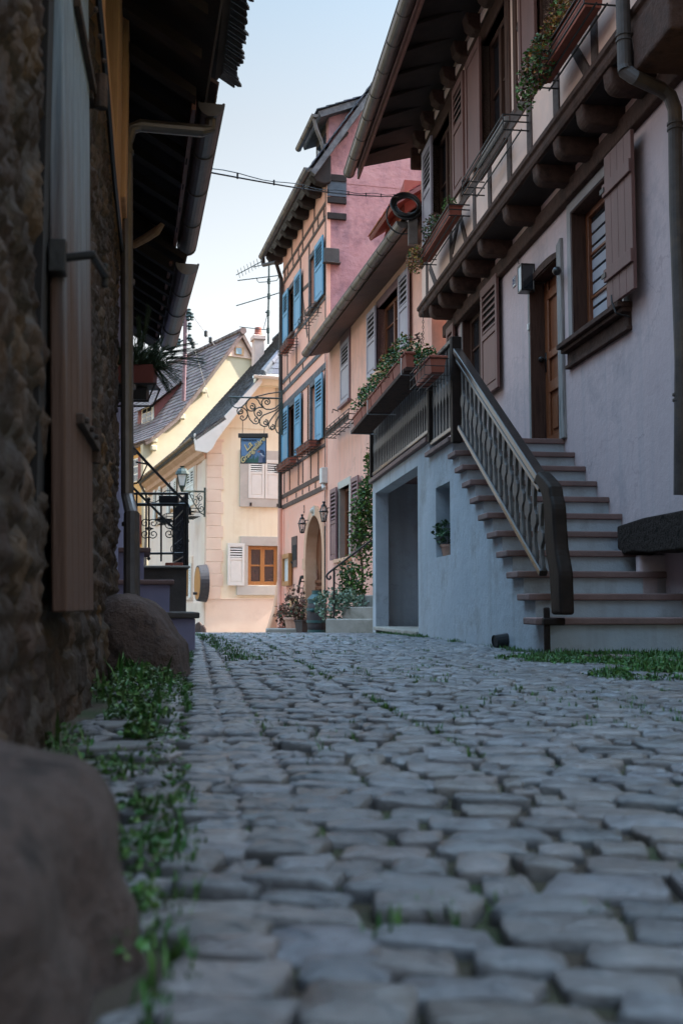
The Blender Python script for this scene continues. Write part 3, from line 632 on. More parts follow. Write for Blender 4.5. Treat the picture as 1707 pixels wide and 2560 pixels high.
# the nearer, higher roof edge with its ragged row of tiles
T0 = atY('n', 614, 0, 5.35); T1 = atY('n', 588, 196, 6.12); zt = .5*(T0[2]+T1[2])+.02
T0[2] = T1[2] = zt; dt = (T1-T0)/np.linalg.norm(T1-T0); qt = np.array([-dt[1], dt[0], 0]); ut = np.array([qt[0], qt[1], .62]); ut /= np.linalg.norm(ut)
m = MB(); L = 6.0
for row in range(3):
    t = -L
    while t < .18:
        w_ = .035+.035*random.random(); k = random.uniform(-.018, .014); p = T1+dt*t+ut*(row*.12)+[0, 0, .012*row]
        a, b = p-ut*(.02+k), p-ut*(.02+k)+dt*(w_-.006); tip = p-ut*(.026+k+random.uniform(0, .02))+dt*w_*.5; c, d = b+ut*.35, a+ut*.35; h = np.array([0, 0, .016])
        m.extr([a, tip, b, c, d], [a+h, tip+h, b+h, c+h, d+h]); t += w_
m.build('ragged_tiles', X['dark_stone'], sh)
m = MB(); slab(m, [T0-dt*5+ut*.08, T1+ut*.08+dt*.1, T1+ut*4+dt*.1, T0-dt*5+ut*4], .09); m.build('near_roof', X['wood_soffit'], sh)
# downpipe
pA = A1+d1*.12-[0, 0, .07]; pv = atY('L', 790, 820, 6.1)
pB = atY('L', 800, 745, 6.1)
m = MB(); R0 = .036
W0 = atY('d', 293, 290, 5.95); W1 = atY('d', 291, 330, 5.95); W2 = atY('d', 293, 1135, 5.9); W3 = atY('d', 303, 1180, 5.75); W4 = atY('d', 303, 1385, 5.6)
m.tube([pA+[0, 0, .02], pA-[0, 0, .05], pA*.9+W0*.1-[0, 0, .06], W0*.85+pA*.15, W0*.96+pA*.04-[0, 0, .02], W1, W2, W3, W4], R0, 12)
for z_ in (W1[2]-.05, 2.15, 1.55, 1.18, .78): m.tube([(W1[0]+(W2[0]-W1[0])*(W1[2]-z_)/(W1[2]-W2[2]), W1[1], z_-.012), (W1[0]+(W2[0]-W1[0])*(W1[2]-z_)/(W1[2]-W2[2]), W1[1], z_+.012)], .043, 12)
m.build('downpipe', X['zinc'], sh, smooth=False)
MB().tube([W3-[0, 0, .0], W4], .043, 12).build('pipe_sleeve', X['zinc_dark'], sh)
# shutter standing open from the wall
X['rust'] = mat('rust', [(.02, .014, .012), (.07, .035, .022)], 20, .8, .6, 60)
H0 = atY('d', 206, 1300, 3.25); H1 = atY('d', 141, 1300, 2.55)
SF = Frame(H1[0], H1[1], H0[0]-H1[0], H0[1]-H1[1], -1); Wd = math.hypot(H0[0]-H1[0], H0[1]-H1[1])
m = MB(); k = 5
for i in range(k): m.extr([SF.P(s_+0, .315, n_) for s_, n_ in ((Wd*i/k+.002, -.02), (Wd*(i+1)/k-.002, -.02), (Wd*(i+1)/k-.002, .015), (Wd*i/k+.002, .015))], [SF.P(s_, 2.3, n_-.055) for s_, n_ in ((Wd*i/k+.002, -.02), (Wd*(i+1)/k-.002, -.02), (Wd*(i+1)/k-.002, .015), (Wd*i/k+.002, .015))])
X['paint_shutter_old'] = mat('paint_shutter_old', [(.26, .24, .25), (.36, .34, .35), (.30, .23, .22)], 5, .38, .5, 14, stretch=(5, 5, .35), stain=(.18, .11, .09), stscale=2.2, rvar=.1, coat=.25)
def worn(name):  # bluish sky reflection painted into the upper boards, fading to brown wood below
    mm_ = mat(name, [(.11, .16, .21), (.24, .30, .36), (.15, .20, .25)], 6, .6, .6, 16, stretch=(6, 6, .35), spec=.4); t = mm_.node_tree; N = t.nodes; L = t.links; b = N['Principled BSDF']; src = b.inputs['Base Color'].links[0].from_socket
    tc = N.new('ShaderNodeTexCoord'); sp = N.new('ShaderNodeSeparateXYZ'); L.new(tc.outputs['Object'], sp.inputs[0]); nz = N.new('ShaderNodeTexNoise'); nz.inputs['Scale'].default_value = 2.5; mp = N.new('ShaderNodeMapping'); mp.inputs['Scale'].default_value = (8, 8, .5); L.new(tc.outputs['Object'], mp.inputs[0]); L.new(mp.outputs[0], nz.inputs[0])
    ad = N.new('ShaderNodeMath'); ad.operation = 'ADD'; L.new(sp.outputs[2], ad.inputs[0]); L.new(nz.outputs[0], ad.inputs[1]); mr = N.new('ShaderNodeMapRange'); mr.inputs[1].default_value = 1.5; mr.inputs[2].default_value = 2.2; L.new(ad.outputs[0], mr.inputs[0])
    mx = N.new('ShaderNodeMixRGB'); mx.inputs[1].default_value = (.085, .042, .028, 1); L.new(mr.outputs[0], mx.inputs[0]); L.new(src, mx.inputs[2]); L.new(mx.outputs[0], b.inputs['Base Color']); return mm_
st = m.build('shutter', worn('shutter_sky_sheen'), sh, bevel=.004, seg=1)
for (za) in (1.96, .82):
    m = MB(); m.box(SF, Wd*.35, Wd+.06, za-.014, za+.014, -.03, .02 if za < 1 else -.012); m.tube([SF.P(Wd+.07, za-.05, 0), SF.P(Wd+.07, za+.06, 0)], .022, 8); m.box(SF, Wd+.02, Wd+.10, za-.04, za+.02, -.10, -.02)
    for q in (.4, .6, .8): m.tube([SF.P(Wd*q, za, .02), SF.P(Wd*q, za, .032)], .009, 6)
    m.build('hinge', X['rust'], st, bevel=.003)
m = MB(); m.tube([SF.P(-.02, 1.16, -.02), SF.P(-.03, 1.17, .06), SF.P(.10, 1.16, .08)], .012, 6); m.tube([SF.P(.10, 1.19, .08), SF.P(.10, 1.13, .08)], .010, 6); m.box(SF, -.05, .0, 1.12, 1.20, -.04, .0)
m.build('latch', X['iron'], st, bevel=.003)
MB().box(LW, LW.sY(2.42), LW.sY(2.75), .35, 2.25, -.10, .02).build('window_reveal', X['interior'], sh)

# ------------------------------------------------------------ second house on the left
h2 = thing('terraced_house', 'low dark eaved house behind the zinc downpipe with a lilac washed base', 'house', LW.P(LW.sY(9), 0, 0))
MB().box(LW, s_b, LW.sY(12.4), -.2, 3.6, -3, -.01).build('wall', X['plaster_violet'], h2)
A2 = atY('L', 1150, 1600, 8.35); B2 = atY('d', 387, 790, 10.9); zz = (A2[2]+B2[2])/2; A2[2] = B2[2] = zz
d2 = (B2-A2)/np.linalg.norm(B2-A2); q2 = np.array([-d2[1], d2[0], 0]); u2 = np.array([q2[0], q2[1], .6]); u2 /= np.linalg.norm(u2)
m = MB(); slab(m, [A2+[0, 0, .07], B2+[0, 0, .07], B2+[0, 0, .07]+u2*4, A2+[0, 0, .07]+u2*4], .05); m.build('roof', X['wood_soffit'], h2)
m = MB()
for i in range(9):
    p = A2+d2*(.1+i*.33)+q2*.1+[0, 0, .03]; w2 = d2*.04; b = p+u2*1.6; dn = np.array([0, 0, -.09]); MB().extr([p-w2, p+w2, p+w2+dn, p-w2+dn], [b-w2, b+w2, b+w2+dn, b-w2+dn]).build('rafter', X['wood_soffit'], h2)
m = MB(); gutter(m, A2, B2, .085); m.build('gutter', X['zinc'], h2)
m = MB(); a, b = A2+q2*.13, B2+q2*.13; m.tube([a, b], .014, 6); m.build('fascia', X['copper_strip'], h2)
m = MB(); m.tube([atY('L', 820, 1500, 8.3), atY('L', 900, 1455, 8.2), atY('L', 960, 1415, 8.1), atY('L', 1012, 1355, 8.0)], [.03, .034, .034, .012], 8); m.build('brace', X['wood_pine'], h2)

# stairs, landing and railing of that house
st2 = thing('entrance_steps', 'small lilac sided steps and landing with wrought iron railing on the left', 'steps', (-1.3, 8.6, 0))
def fy(k, x, y, Y): p = atY(k, x, y, Y); return p[0], p[2]
Yf = 8.15
def skb(x0, x1, z0, z1, Y1, Y2, nm, mt, bev=.01):
    k = -.185*(Y2-Y1); mm = MB(); mm.extr([(x0, Y1, z0), (x1, Y1, z0), (x1, Y1, z1), (x0, Y1, z1)], [(x0+k, Y2, z0), (x1+k, Y2, z0), (x1+k, Y2, z1), (x0+k, Y2, z1)]); return mm.build(nm, X[mt], st2, bevel=bev)
x0, z1_ = fy('N', 685, 1860, Yf); xs_, zc = fy('N', 735, 1828, Yf); xl = -2.2
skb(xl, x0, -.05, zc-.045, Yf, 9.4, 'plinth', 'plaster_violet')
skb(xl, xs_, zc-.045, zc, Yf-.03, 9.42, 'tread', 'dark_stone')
xa, za = fy('N', 478, 1497, Yf+.3); xb, zb = fy('N', 425, 1600, Yf+.3)
skb(xl, xb, zc, za-.04, Yf+.3, 9.5, 'step_side', 'plaster_violet', 0)
skb(xl, xa, za-.04, za, Yf+.27, 9.52, 'tread', 'tread')
xc, zc2 = fy('N', 240, 1172, Yf+.6); xd, _ = fy('N', 165, 1300, Yf+.6)
skb(xl, xd, za, zc2-.04, Yf+.6, 9.6, 'step_side', 'plaster_violet', 0)
skb(xl, xc, zc2-.04, zc2, Yf+.57, 9.6, 'tread', 'tread')
Yl = 10.2
xr, zl = fy('N', 618, 1380, Yl); _, zt_ = fy('N', 618, 1355, Yl)
skb(-2.6, xr-.02, -.1, zl, Yl, 12.2, 'landing_base', 'dark_stone', 0)
skb(-2.6, xr+.02, zl, zt_, Yl-.04, 12.2, 'landing_slab', 'concrete')
rl = MB(); Yr = Yl+.08
def q(x, y, dY=0): return atY('N', x, y, Yr+dY)
zr = q(600, 625)[2]
rl.tube([q(-60, 625), q(612, 625)], .012, 8); rl.tube([q(-60, 735), q(600, 735)], .016, 6); rl.tube([q(190, 1232), q(600, 1230)], .011, 6)
rl.tube([q(595, 620), q(598, 1358)], .017, 8); rl.tube([q(570, 735), q(572, 1345)], .011, 8)
for x, y0, y1 in ((90, 625, 1010), (214, 690, 1285), (338, 750, 1312), (468, 750, 980), (462, 980, 1240)): rl.tube([q(x, y0), q(x, y1)], .009, 6)
for (x, y) in ((214, 682), (212, 1282)): rl.lathe(q(x, y)-[0, 0, .02], [(.001, 0), (.016, .01), (.018, .022), (.01, .036), (.001, .042)], 8)
for (cx, cy, sg) in ((175, 925, -1), (258, 925, 1), (175, 1035, -1), (258, 1035, 1), (425, 925, 1), (418, 1030, -1)):
    c = q(cx, cy); up = 1 if cy < 980 else -1
    rl.tube([(c[0]+a, Yr, c[2]+b) for a, b in [(-sg*u, up*v) for u, v in spiral((0, 0), .052, .008, -math.pi/2, 1.6, 30)]], .005, 5)
    rl.tube([(c[0], Yr, c[2]-up*.052), (c[0]+(-sg)*-.04*0, Yr, c[2]-up*.052), (q(214 if cx < 300 else 462, 980)[0], Yr, q(0, 980)[2])], .005, 5)
for (x0_, x1_, y) in ((175, 330, 640), (345, 475, 640)):
    a, b = q(x0_, y), q(x1_, y); c = (a+b)/2; r = (b[0]-a[0])/2
    rl.tube([(c[0]+r*math.cos(t), Yr+.03, c[2]+(r*.8*math.sin(t) if x0_ > 300 else -abs(r*.9*math.sin(t)))) for t in np.linspace(0, math.pi, 14)], .005, 5)
# side run going back towards the house
e_ = q(600, 625); e2 = atY('N', 468, 700, 12.0); e2[2] = e_[2]
for zz_, r in ((e_[2], .012), (e_[2]-.13, .01), (zt_+.10, .01)): rl.tube([(e_[0], e_[1], zz_), (e2[0], e2[1], zz_)], r, 6)
for i in range(12):
    t = i/11; x = e_[0]+(e2[0]-e_[0])*t; y = e_[1]+(e2[1]-e_[1])*t; rl.tube([(x, y, zt_), (x, y, e_[2])], .008, 6)
    if i % 2:
        for s2 in (.35, .62):
            c = (x, y, zt_+(e_[2]-zt_)*s2); rl.tube([(c[0]+a*.4, c[1]+a*1.3, c[2]+b) for a, b in spiral((0, 0), .06, .01, 0, 1.5, 22)], .005, 5)
ro = rl.build('railing', X['iron'], st2)
# sloping handrails coming down towards the street
m = MB(); m.tube([atY('N', 45, 150, 8.6), atY('N', 250, 370, 9.0), atY('N', 450, 580, 9.5), atY('N', 600, 725, 9.8), atY('N', 628, 770, 9.75), atY('N', 632, 835, 9.75)], .012, 8)
m.tube([atY('N', 45, 555, 8.8), atY('N', 200, 710, 9.1), atY('N', 455, 965, 9.7)], .010, 8)
m.tube([atY('N', 85, 305, 9.0), atY('N', 200, 325, 9.1)], .008, 6); m.tube([atY('N', 200, 325, 9.1), atY('N', 165, 400, 9.1), atY('N', 130, 480, 9.1), atY('N', 90, 520, 9.1), atY('N', 40, 528, 9.1)], .006, 6)
m.build('handrail', X['iron'], st2)
m = MB(); a = q(325, 650, -.08); b = q(518, 650, -.08); c = q(500, 722, -.08)
m.ps(WF, a[0], b[0], [(-Yr+.04, a[2]), (-Yr+.14, a[2]), (-Yr+.13, c[2]), (-Yr+.05, c[2])])
single(m, 'flower_trough', X['black_plastic'], 'small black flower trough hooked on the wrought iron landing rail', 'flower box', bevel=.006)
m = MB(); c = q(360, 880, -.06); m.lathe((c[0], c[1], c[2]-.015), [(.004, -.03), (.03, -.02), (.075, 0), (.08, .012), (.07, .012)], 14)
single(m, 'hanging_bowl', X['iron'], 'shallow dark bowl fixed to the landing railing below the black trough', 'bowl')
m = MB(); 
for (x0_, x1_) in ((385, 470), (475, 560)):
    a = q(x0_, 1357, -.02); b = q(x1_, 1357, -.02); m.box(WF, a[0], b[0], zt_, zt_+.03, -Yr, -Yr+.06)
single(m, 'brick_edging', X['terracotta'], 'loose red bricks on the landing edge under the iron railing', 'bricks', bevel=.006)

# hanging window box with fir branches
Yp = 7.5
bx = MB(); a = atY('K', 790, 415, Yp); b = atY('K', 960, 530, Yp); c = atY('K', 945, 640, Yp)
hb = thing('conifer_window_box', 'window box of dark fir branches on a black bracket beside the zinc downpipe', 'window box', (b[0], Yp, c[2]))
bx.ps(WF, a[0]-.12, b[0]-.0, [(-Yp-.1, a[2]), (-Yp+.1, a[2]), (-Yp+.075, b[2]), (-Yp-.075, b[2])]); bx.build('box', X['paint_darkred'], hb, bevel=.006)
bx = MB(); bx.box(WF, a[0]-.12, b[0]+.02, b[2]-.015, b[2], -Yp-.1, -Yp+.11); bx.box(WF, a[0]-.12, b[0]-.05, c[2]+.02, b[2]-.02, -Yp-.06, -Yp+.05)
bx.tube([(b[0]+.02, Yp-.1, b[2]), (b[0]-.03, Yp-.1, c[2]), (a[0]-.1, Yp-.1, c[2])], .008, 6); bx.tube([(b[0]+.02, Yp+.1, b[2]), (b[0]-.03, Yp+.1, c[2]), (a[0]-.1, Yp+.1, c[2])], .008, 6)
bx.build('bracket', X['iron'], hb, bevel=.003)
cf = MB(); rd2 = random.Random(3)
def sprig(mb, p, d, L, rnd, nl=.03):
    d = np.array(d, float); d /= np.linalg.norm(d); q = np.array(p, float); k = max(4, int(L/.012)); pts = [q.copy()]
    for i in range(k):
        q = q+d*L/k; d = d+np.array([0, 0, -.01]); pts.append(q.copy())
        for _ in range(4):
            a = np.array([rnd.gauss(0, 1) for _ in range(3)]); a -= d*np.dot(a, d)*.6; a /= np.linalg.norm(a); a = a*.9+d*.35; b = np.cross(a, d)*.06
            n = nl*rnd.uniform(.7, 1.1); mb.add([q-b*n, q+b*n, q+a*n], [(0, 1, 2)])
    mb.tube(pts, .0025, 4)
top = np.array([(a[0]+b[0])/2-.05, Yp, a[2]])
for _ in range(330):
    p = top+np.array([rd2.uniform(-.16, .17), rd2.uniform(-.10, .10), rd2.uniform(-.02, .05)])
    d = (rd2.gauss(.25, .6), rd2.gauss(-.1, .5), rd2.uniform(.1, 1.0)); sprig(cf, p, d, rd2.uniform(.10, .24), rd2)
for (x, y, d, L) in ((1000, 330, (1, -.1, .25), .26), (1020, 370, (1, 0, .02), .28), (980, 400, (.7, -.2, -.45), .2), (960, 430, (.5, -.3, -.7), .2), (880, 300, (.15, 0, 1), .34), (870, 320, (-.05, 0, 1), .28)):
    for k in range(9): sprig(cf, atY('K', x+rd2.uniform(-15, 15), y+rd2.uniform(-15, 15), Yp), (d[0], d[1]+rd2.gauss(0, .1), d[2]+rd2.gauss(0, .1)), L, rd2)
cf.build('fir_branches', X['conifer'], hb)

# ------------------------------------------------------------ timber framed house on the right
rh = thing('timber_framed_house', 'mauve plastered house with jettied brown timber framed upper floor above the outside stairs', 'house', RT.P(RT.sY(11.5), 0, 0))
F = RT; s0, s1 = F.sY(7.55), F.sY(15.4); NJ = .37
def S(k, x, n=0., y=800): return F.px(k, x, y, n)[0]
def Zc(k, x, y, n=0.): return F.px(k, x, y, n)[1]
# openings in the ground floor
wa, wz1 = F.px('A', 945, 1180); _, wz0 = F.px('A', 955, 1905); wb, _ = F.px('A', 1232, 1200)
da, dz1 = F.px('D', 490, 500); db, dtop = F.px('D', 800, 172); dz0 = 1.95
ua, uz1 = F.px('A', 345, 1800); ub, _ = F.px('A', 462, 1900); uz1 = F.px('A', 420, 1690)[1]; uz0 = uz1-1.32
BZ = 4.20      # underside of the wall beam
ops = [(wb, wa, wz0, wz1, .2), (db, da, dz0, dtop, .16), (ub, ua, uz0, uz1, .16)]
m = wall_grid(F, s0-1.5, s1, -.1, BZ+.35, 0, ops)
m.box(F, s0-1.5, s1, -.1, BZ+.3, -3, -.65)
m.add([F.P(s1, -.1, 0), F.P(s1, -.1, -3), F.P(s1, 6.9, -3), F.P(s1, 6.9, 0)], [(0, 1, 2, 3)])
m.build('wall', X['plaster_mauve'], rh)
m = MB()
for o in ops: m.box(F, o[0]-.3, o[1]+.3, o[2]-.3, o[3]+.25, -.64, -.6)
m.build('room', X['interior'], rh)
# painted surrounds
def surround(par, F, o, t, mt, nz=.012, sill=True, n=0.):
    m = MB(); a, b, c, d = o[:4]
    m.box(F, a-t, a, c, d+t, n, n+nz); m.box(F, b, b+t, c, d+t, n, n+nz); m.box(F, a, b, d, d+t, n, n+nz); return m.build('window_surround', mt, par, bevel=.003, seg=1)
surround(rh, F, ops[0], .10, X['paint_grey_trim']); surround(rh, F, ops[2], .09, X['paint_grey_trim'])
m = MB(); o = ops[0]
m.box(F, o[0]-.16, o[1]+.12, o[2]-.045, o[2], -.02, .13); m.box(F, o[0]-.15, o[1]+.11, o[2]-.085, o[2]-.045, -.02, .09); m.box(F, o[0]-.14, o[1]+.10, o[2]-.20, o[2]-.085, -.02, .03); m.box(F, o[0]-.15, o[1]+.11, o[2]-.235, o[2]-.20, -.02, .05)
sillo = m.build('window_sill', X['wood_brown'], rh, bevel=.006)
for o in ops:      # brown linings of the reveals
    m = MB()
    for (a, b) in ((o[0], o[0]+.012), (o[1]-.012, o[1])): m.box(F, a, b, o[2], o[3], -o[4], -.002)
    m.box(F, o[0], o[1], o[3]-.012, o[3], -o[4], -.002); m.build('reveal_lining', X['wood_brown_v'], rh)
fr = window(rh, F, ops[0][0]+.012, ops[0][1]-.012, wz0, wz1-.012, 0, .2, X['wood_door'], X['glass'], cols=2, rows=3)
m = MB()
for i in range(9):
    z = wz0+.1+i*(wz1-wz0-.2)/9; m.box(F, wb+.06, wa-.06, z, z+.09, -.179, -.176)
m.build('blind', X['blind'], fr)
window(rh, F, ops[2][0]+.012, ops[2][1]-.012, uz0, uz1-.012, 0, .16, X['wood_brown_v'], X['glass'], cols=2, rows=3)
# shutters of the ground floor
sz1, sz0 = wz1+.04, wz0-.0
sA = F.px('A', 1148, 1100, .09)[0]; sB = F.px('A', 1300, 1100, .09)[0]
m = MB(); k = 4; w_ = (sA-sB)/k
for i in range(k): m.box(F, sB+w_*i+.002, sB+w_*(i+1)-.002, sz0+.01, sz1, .085, .118)
for z in (sz0+.28, sz1-.30): m.box(F, sB-.01, sA+.0, z-.055, z+.055, .118, .142)
sho = m.build('shutter', X['paint_brown'], rh, bevel=.004, seg=1)
for z in (sz0+.28, sz1-.30): MB().box(F, sA-.06, sA+.03, z-.02, z+.02, .142, .15).build('hinge', X['iron'], sho)
m = MB()
m.tube([F.P(sA-.25, sz0-.13, .02), F.P(sA-.25, sz0-.1, .14), F.P(sA-.22, sz0+.0, .16), F.P(sA-.2, sz0+.06, .155)], .008, 6)
m.build('hook', X['iron'], sho)
e1 = F.px('A', 455, 1900, .06)[0]; e0 = F.px('A', 545, 1900, .06)[0]
shutter(rh, F, e1, e0, uz0-.02, uz1+.03, .05, X['paint_brown'], louver=(.56, .92))
e3 = F.px('A', 300, 1900, .06)[0]; shutter(rh, F, e3, e3+.42, uz0-.02, uz1+.03, .05, X['paint_brown'], louver=(.56, .92))
# door
dr = MB(); dn = -.155
dr.box(F, db+.0, da, dz0, dtop, dn-.05, dn)
door = dr.build('door', X['wood_door'], rh)
m = MB(); W = da-db
for (a, b) in ((.02, .12), (.30, .36), (.42, .48), (W-.14, W-.02)): m.box(F, db+a, db+b, dz0+.02, dtop-.02, dn, dn+.028)
for (c, d) in ((.02, .16), (.62, .74), (.98, 1.06), (1.62, 1.72)): m.box(F, db+.10, da-.10, dz0+c, dz0+d, dn+.002, dn+.03)
m.box(F, db+.17, db+.29, dz0+.22, dz0+.56, dn, dn+.02).box(F, db+.54, da-.2, dz0+.22, dz0+.56, dn, dn+.02)
m.build('door_panels', X['wood_door'], door, bevel=.008)
MB().box(F, db+.15, db+.29, dz0+1.08, dz0+1.6, dn+.0, dn+.008).build('door_glass', X['glass'], door)
m = MB(); hs = F.px('D', 680, 1350, dn)[0]; hz = F.px('D', 680, 1350, dn)[1]; m.tube([F.P(hs, hz, dn+.02), F.P(hs, hz, dn+.07)], .012, 8); m.lathe(F.P(hs, hz-.03, dn+.08), [(.001, 0), (.028, .012), (.034, .03), (.028, .048), (.001, .06)], 12); m.box(F, hs-.02, hs+.02, hz-.14, hz+.07, dn+.028, dn+.034)
m.build('handle', X['iron'], door, smooth=True)
# arched head of the door
m = MB(); cs = (da+db)/2; hw = W/2; sp = dz1; rise = dtop-dz1
top = [(cs+hw*math.cos(t), sp+rise*math.sin(t)*.98) for t in np.linspace(0, math.pi, 17)]
m.pn(F, -.14, .004, [(da+.02, sp)]+[(x, z) for x, z in top]+[(db-.02, sp), (db-.02, dtop+.02), (da+.02, dtop+.02)])
m.build('door_spandrel', X['plaster_mauve'], rh)
m = MB(); outer = [(cs+(hw+.09)*math.cos(t), sp+(rise+.08)*math.sin(t)) for t in np.linspace(0, math.pi, 17)]
for i in range(16): m.pn(F, -.13, .022, [top[i], outer[i], outer[i+1], top[i+1]])
m.build('door_arch', X['wood_brown'], rh)
m = MB(); m.box(F, da, da+.10, dz0, dz1+.02, -.02, .02); m.pn(F, -.02, .035, [(db, dz0), (db-.14, dz0), (db-.125, dz0+.7), (db-.13, dz0+1.3), (db-.12, dtop+.14), (db+.0, dtop+.10)])
m.build('door_post', X['wood_weather'], rh, bevel=.01)
m = MB(); m.box(F, da-.02, da+.004, dz0, dz1, -.14, .03); m.build('door_jamb', X['wood_brown_v'], rh, bevel=.008)
# wall beam, joists, jetty
m = MB(); m.box(F, s0-1.5, s1, BZ, BZ+.175, -.02, .075); m.build('wall_beam', X['wood_brown'], rh, bevel=.015)
JZ0 = F.px('A', 250, 1832, NJ-.04)[1]; JZ1 = F.px('A', 140, 1692, NJ+.05)[1]-.02
jx = [150, 200, 265, 335, 420, 560, 720, 835, 965, 1120]
JZ0 = (JZ0+F.px('A', 750, 1060, NJ-.04)[1]+F.px('A', 1180, 545, NJ-.04)[1])/3
JZ1 = (F.px('A', 140, 1700, NJ+.05)[1]+F.px('A', 600, 1040, NJ+.05)[1]+F.px('A', 1195, 215, NJ+.05)[1])/3-.06
JZ0 = 4.325; JZ1 = 4.56
for i, x in enumerate(jx+[1285]):
    a = F.px('A', x, 1200 if i < 6 else 600, NJ+.02)[0]; w_ = .175
    m = MB(); h = JZ1-.045-JZ0+random.uniform(-.01, .01)
    prof = [(-.02, JZ0), (NJ-.09, JZ0)]+[(NJ-.09+.1*math.sin(t), JZ0+.1-.1*math.cos(t)) for t in np.linspace(.2, 1.57, 6)]+[(NJ+.02, JZ0+h), (-.02, JZ0+h)]
    m.ps(F, a-w_, a, prof); m.build('joist_end', X['wood_brown'], rh, bevel=.022, seg=3)
m = MB(); m.box(F, s0-.9, s1, JZ1-.065, JZ1-.04, -.02, NJ+.0); m.build('jetty_boards', X['wood_soffit'], rh)
m = MB(); m.box(F, s0-.9, s1, BZ+.17, JZ1-.065, -.04, .012); m.build('joist_infill', X['plaster_cream'], rh)
m = MB(); m.ps(F, s0-.9, s1+.02, [(NJ-.06, JZ1-.06), (NJ+.035, JZ1-.06), (NJ+.05, JZ1-.03), (NJ+.05, JZ1+.02), (NJ+.075, JZ1+.035), (NJ+.075, JZ1+.075), (NJ+.05, JZ1+.10), (NJ+.02, JZ1+.16), (NJ-.06, JZ1+.16)])
m.build('jetty_beam', X['wood_brown'], rh, bevel=.005)
# upper floor
EZ = F.px('A', 150, 780, NJ)[1]; EZ = (EZ+F.px('A', 420, 230, NJ)[1])/2     # top of the wall
UZ = JZ1+.16
WZ = F.px('A', 600, 665, NJ)[1]      # window sill height
WT = EZ-.22
def US(x, y=600): return F.px('A', x, y, NJ)[0]
w1 = (US(283, 1000), US(182, 1000)); w2 = (US(592, 500), US(458, 500)); w3 = (US(950, 100), US(790, 100))
uops = [(min(w), max(w), WZ, WT, .14) for w in (w1, w2, w3)]
m = wall_grid(F, s0-.9, s1, UZ-.02, EZ+.3, NJ, uops); m.add([F.P(s1, UZ-.2, NJ), F.P(s1, UZ-.2, -.5), F.P(s1, EZ+.3, -.5), F.P(s1, EZ+.3, NJ)], [(0, 1, 2, 3)])
m.build('upper_wall', X['plaster_cream'], rh)
MB().box(F, s0-.9, s1-.05, UZ, EZ+.2, -.4, -.3).build('room', X['interior'], rh)
NB = NJ+.014
m = MB()
m.box(F, s0-.9, s1, EZ-.02, EZ+.14, NJ-.05, NB+.02); m.build('wall_plate', X['wood_brown'], rh, bevel=.01)
for o in uops:
    m = MB(); a, b = o[0], o[1]
    m.box(F, a-.10, a, WZ-.05, EZ-.02, NJ-.1, NB+.01).box(F, b, b+.10, WZ-.05, EZ-.02, NJ-.1, NB+.01).box(F, a, b, WT, EZ-.02, NJ-.1, NB+.008)
    m.box(F, a, a+.015, WZ, WT, NJ-.14, NJ-.1).box(F, b-.015, b, WZ, WT, NJ-.14, NJ-.1)
    m.build('window_posts', X['wood_brown_v'], rh, bevel=.008)
    window(rh, F, a+.015, b-.015, WZ, WT, NJ, .13, X['wood_brown_v'], X['glass'], cols=2, rows=2, fw=.07)
    m = MB(); m.ps(F, a-.12, b+.12, [(NJ-.02, WZ-.06), (NJ+.05, WZ-.06), (NJ+.07, WZ-.03), (NJ+.07, WZ), (NJ-.02, WZ+.015)]); m.build('window_sill', X['wood_weather'], rh, bevel=.006)
m = MB(); m.box(F, s0-.9, s1, WZ-.17, WZ-.06, NJ-.02, NB); m.build('sill_rail', X['wood_darkgrey'], rh, bevel=.008)
for x, wd_ in ((148, .11), (280, .10), (412, .11), (497, .12), (607, .14), (720, .14), (870, .15), (1085, .13)):
    a = F.px('A', x, 1100-x*.6, NJ)[0]
    MB().pn(F, NJ-.02, NB+.004, [(a-wd_/2, UZ-.03), (a+wd_/2, UZ-.03), (a+wd_/2+.008, WZ-.17), (a-wd_/2+.006, WZ-.17)]).build('post', X['wood_darkgrey'], rh, bevel=.008)
for x, y, hi in ((607, 500, 1), (1100, 50, 1), (148, 900, 1), (640, 200, 1)):
    a = F.px('A', x, y, NJ)[0]; MB().box(F, a-.055, a+.055, WZ-.06, EZ-.02, NJ-.02, NB+.006).build('post', X['wood_brown_v'], rh, bevel=.008)
for (p, q_) in (((165, 1480), (205, 1590)), ((330, 1180), (372, 1360)), ((350, 1090), (290, 1400)), ((960, 260), (1050, 420)), ((600, 680), (700, 545)), ((735, 300), (655, 130))):
    a = F.px('A', *p, NJ); b = F.px('A', *q_, NJ); za, zb_ = a[1], b[1]
    MB().bar(F, a, b, .11, NJ-.02, NB+.002).build('brace', X['wood_darkgrey'], rh, bevel=.008)
# upper shutters
def ush(x0, x1, y, lou, mt='paint_brown'): shutter(rh, F, F.px('A', x0, y, NJ+.08)[0], F.px('A', x1, y, NJ+.08)[0], WZ-.03, WT+.03, NJ+.055, X[mt], louver=lou)
ush(172, 122, 1000, (.55, .93), 'paint_greyplum'); ush(290, 350, 800, (.62, .93)); ush(440, 360, 500, None); ush(745, 655, 120, None)
# corbels and infill below the eaves
for i in range(15):
    a = s0-.6+i*.62
    if a > s1: break
    MB().ps(F, a, a+.2, [(NJ-.02, EZ+.16), (NJ-.02, EZ-.04), (NJ+.10, EZ-.04), (NJ+.17, EZ+.02), (NJ+.20, EZ+.16)]).build('eaves_bracket', X['wood_brown'], rh, bevel=.015)
    MB().box(F, a+.24, a+.58, EZ+.0, EZ+.12, NJ-.02, NB+.03).build('eaves_infill', X['plaster_cream'], rh, bevel=.02)
MB().box(F, s1-.02, s1+.07, EZ-.22, EZ+.10, NJ-.05, NJ+.15).build('corner_console', X['wood_brown'], rh, bevel=.02)
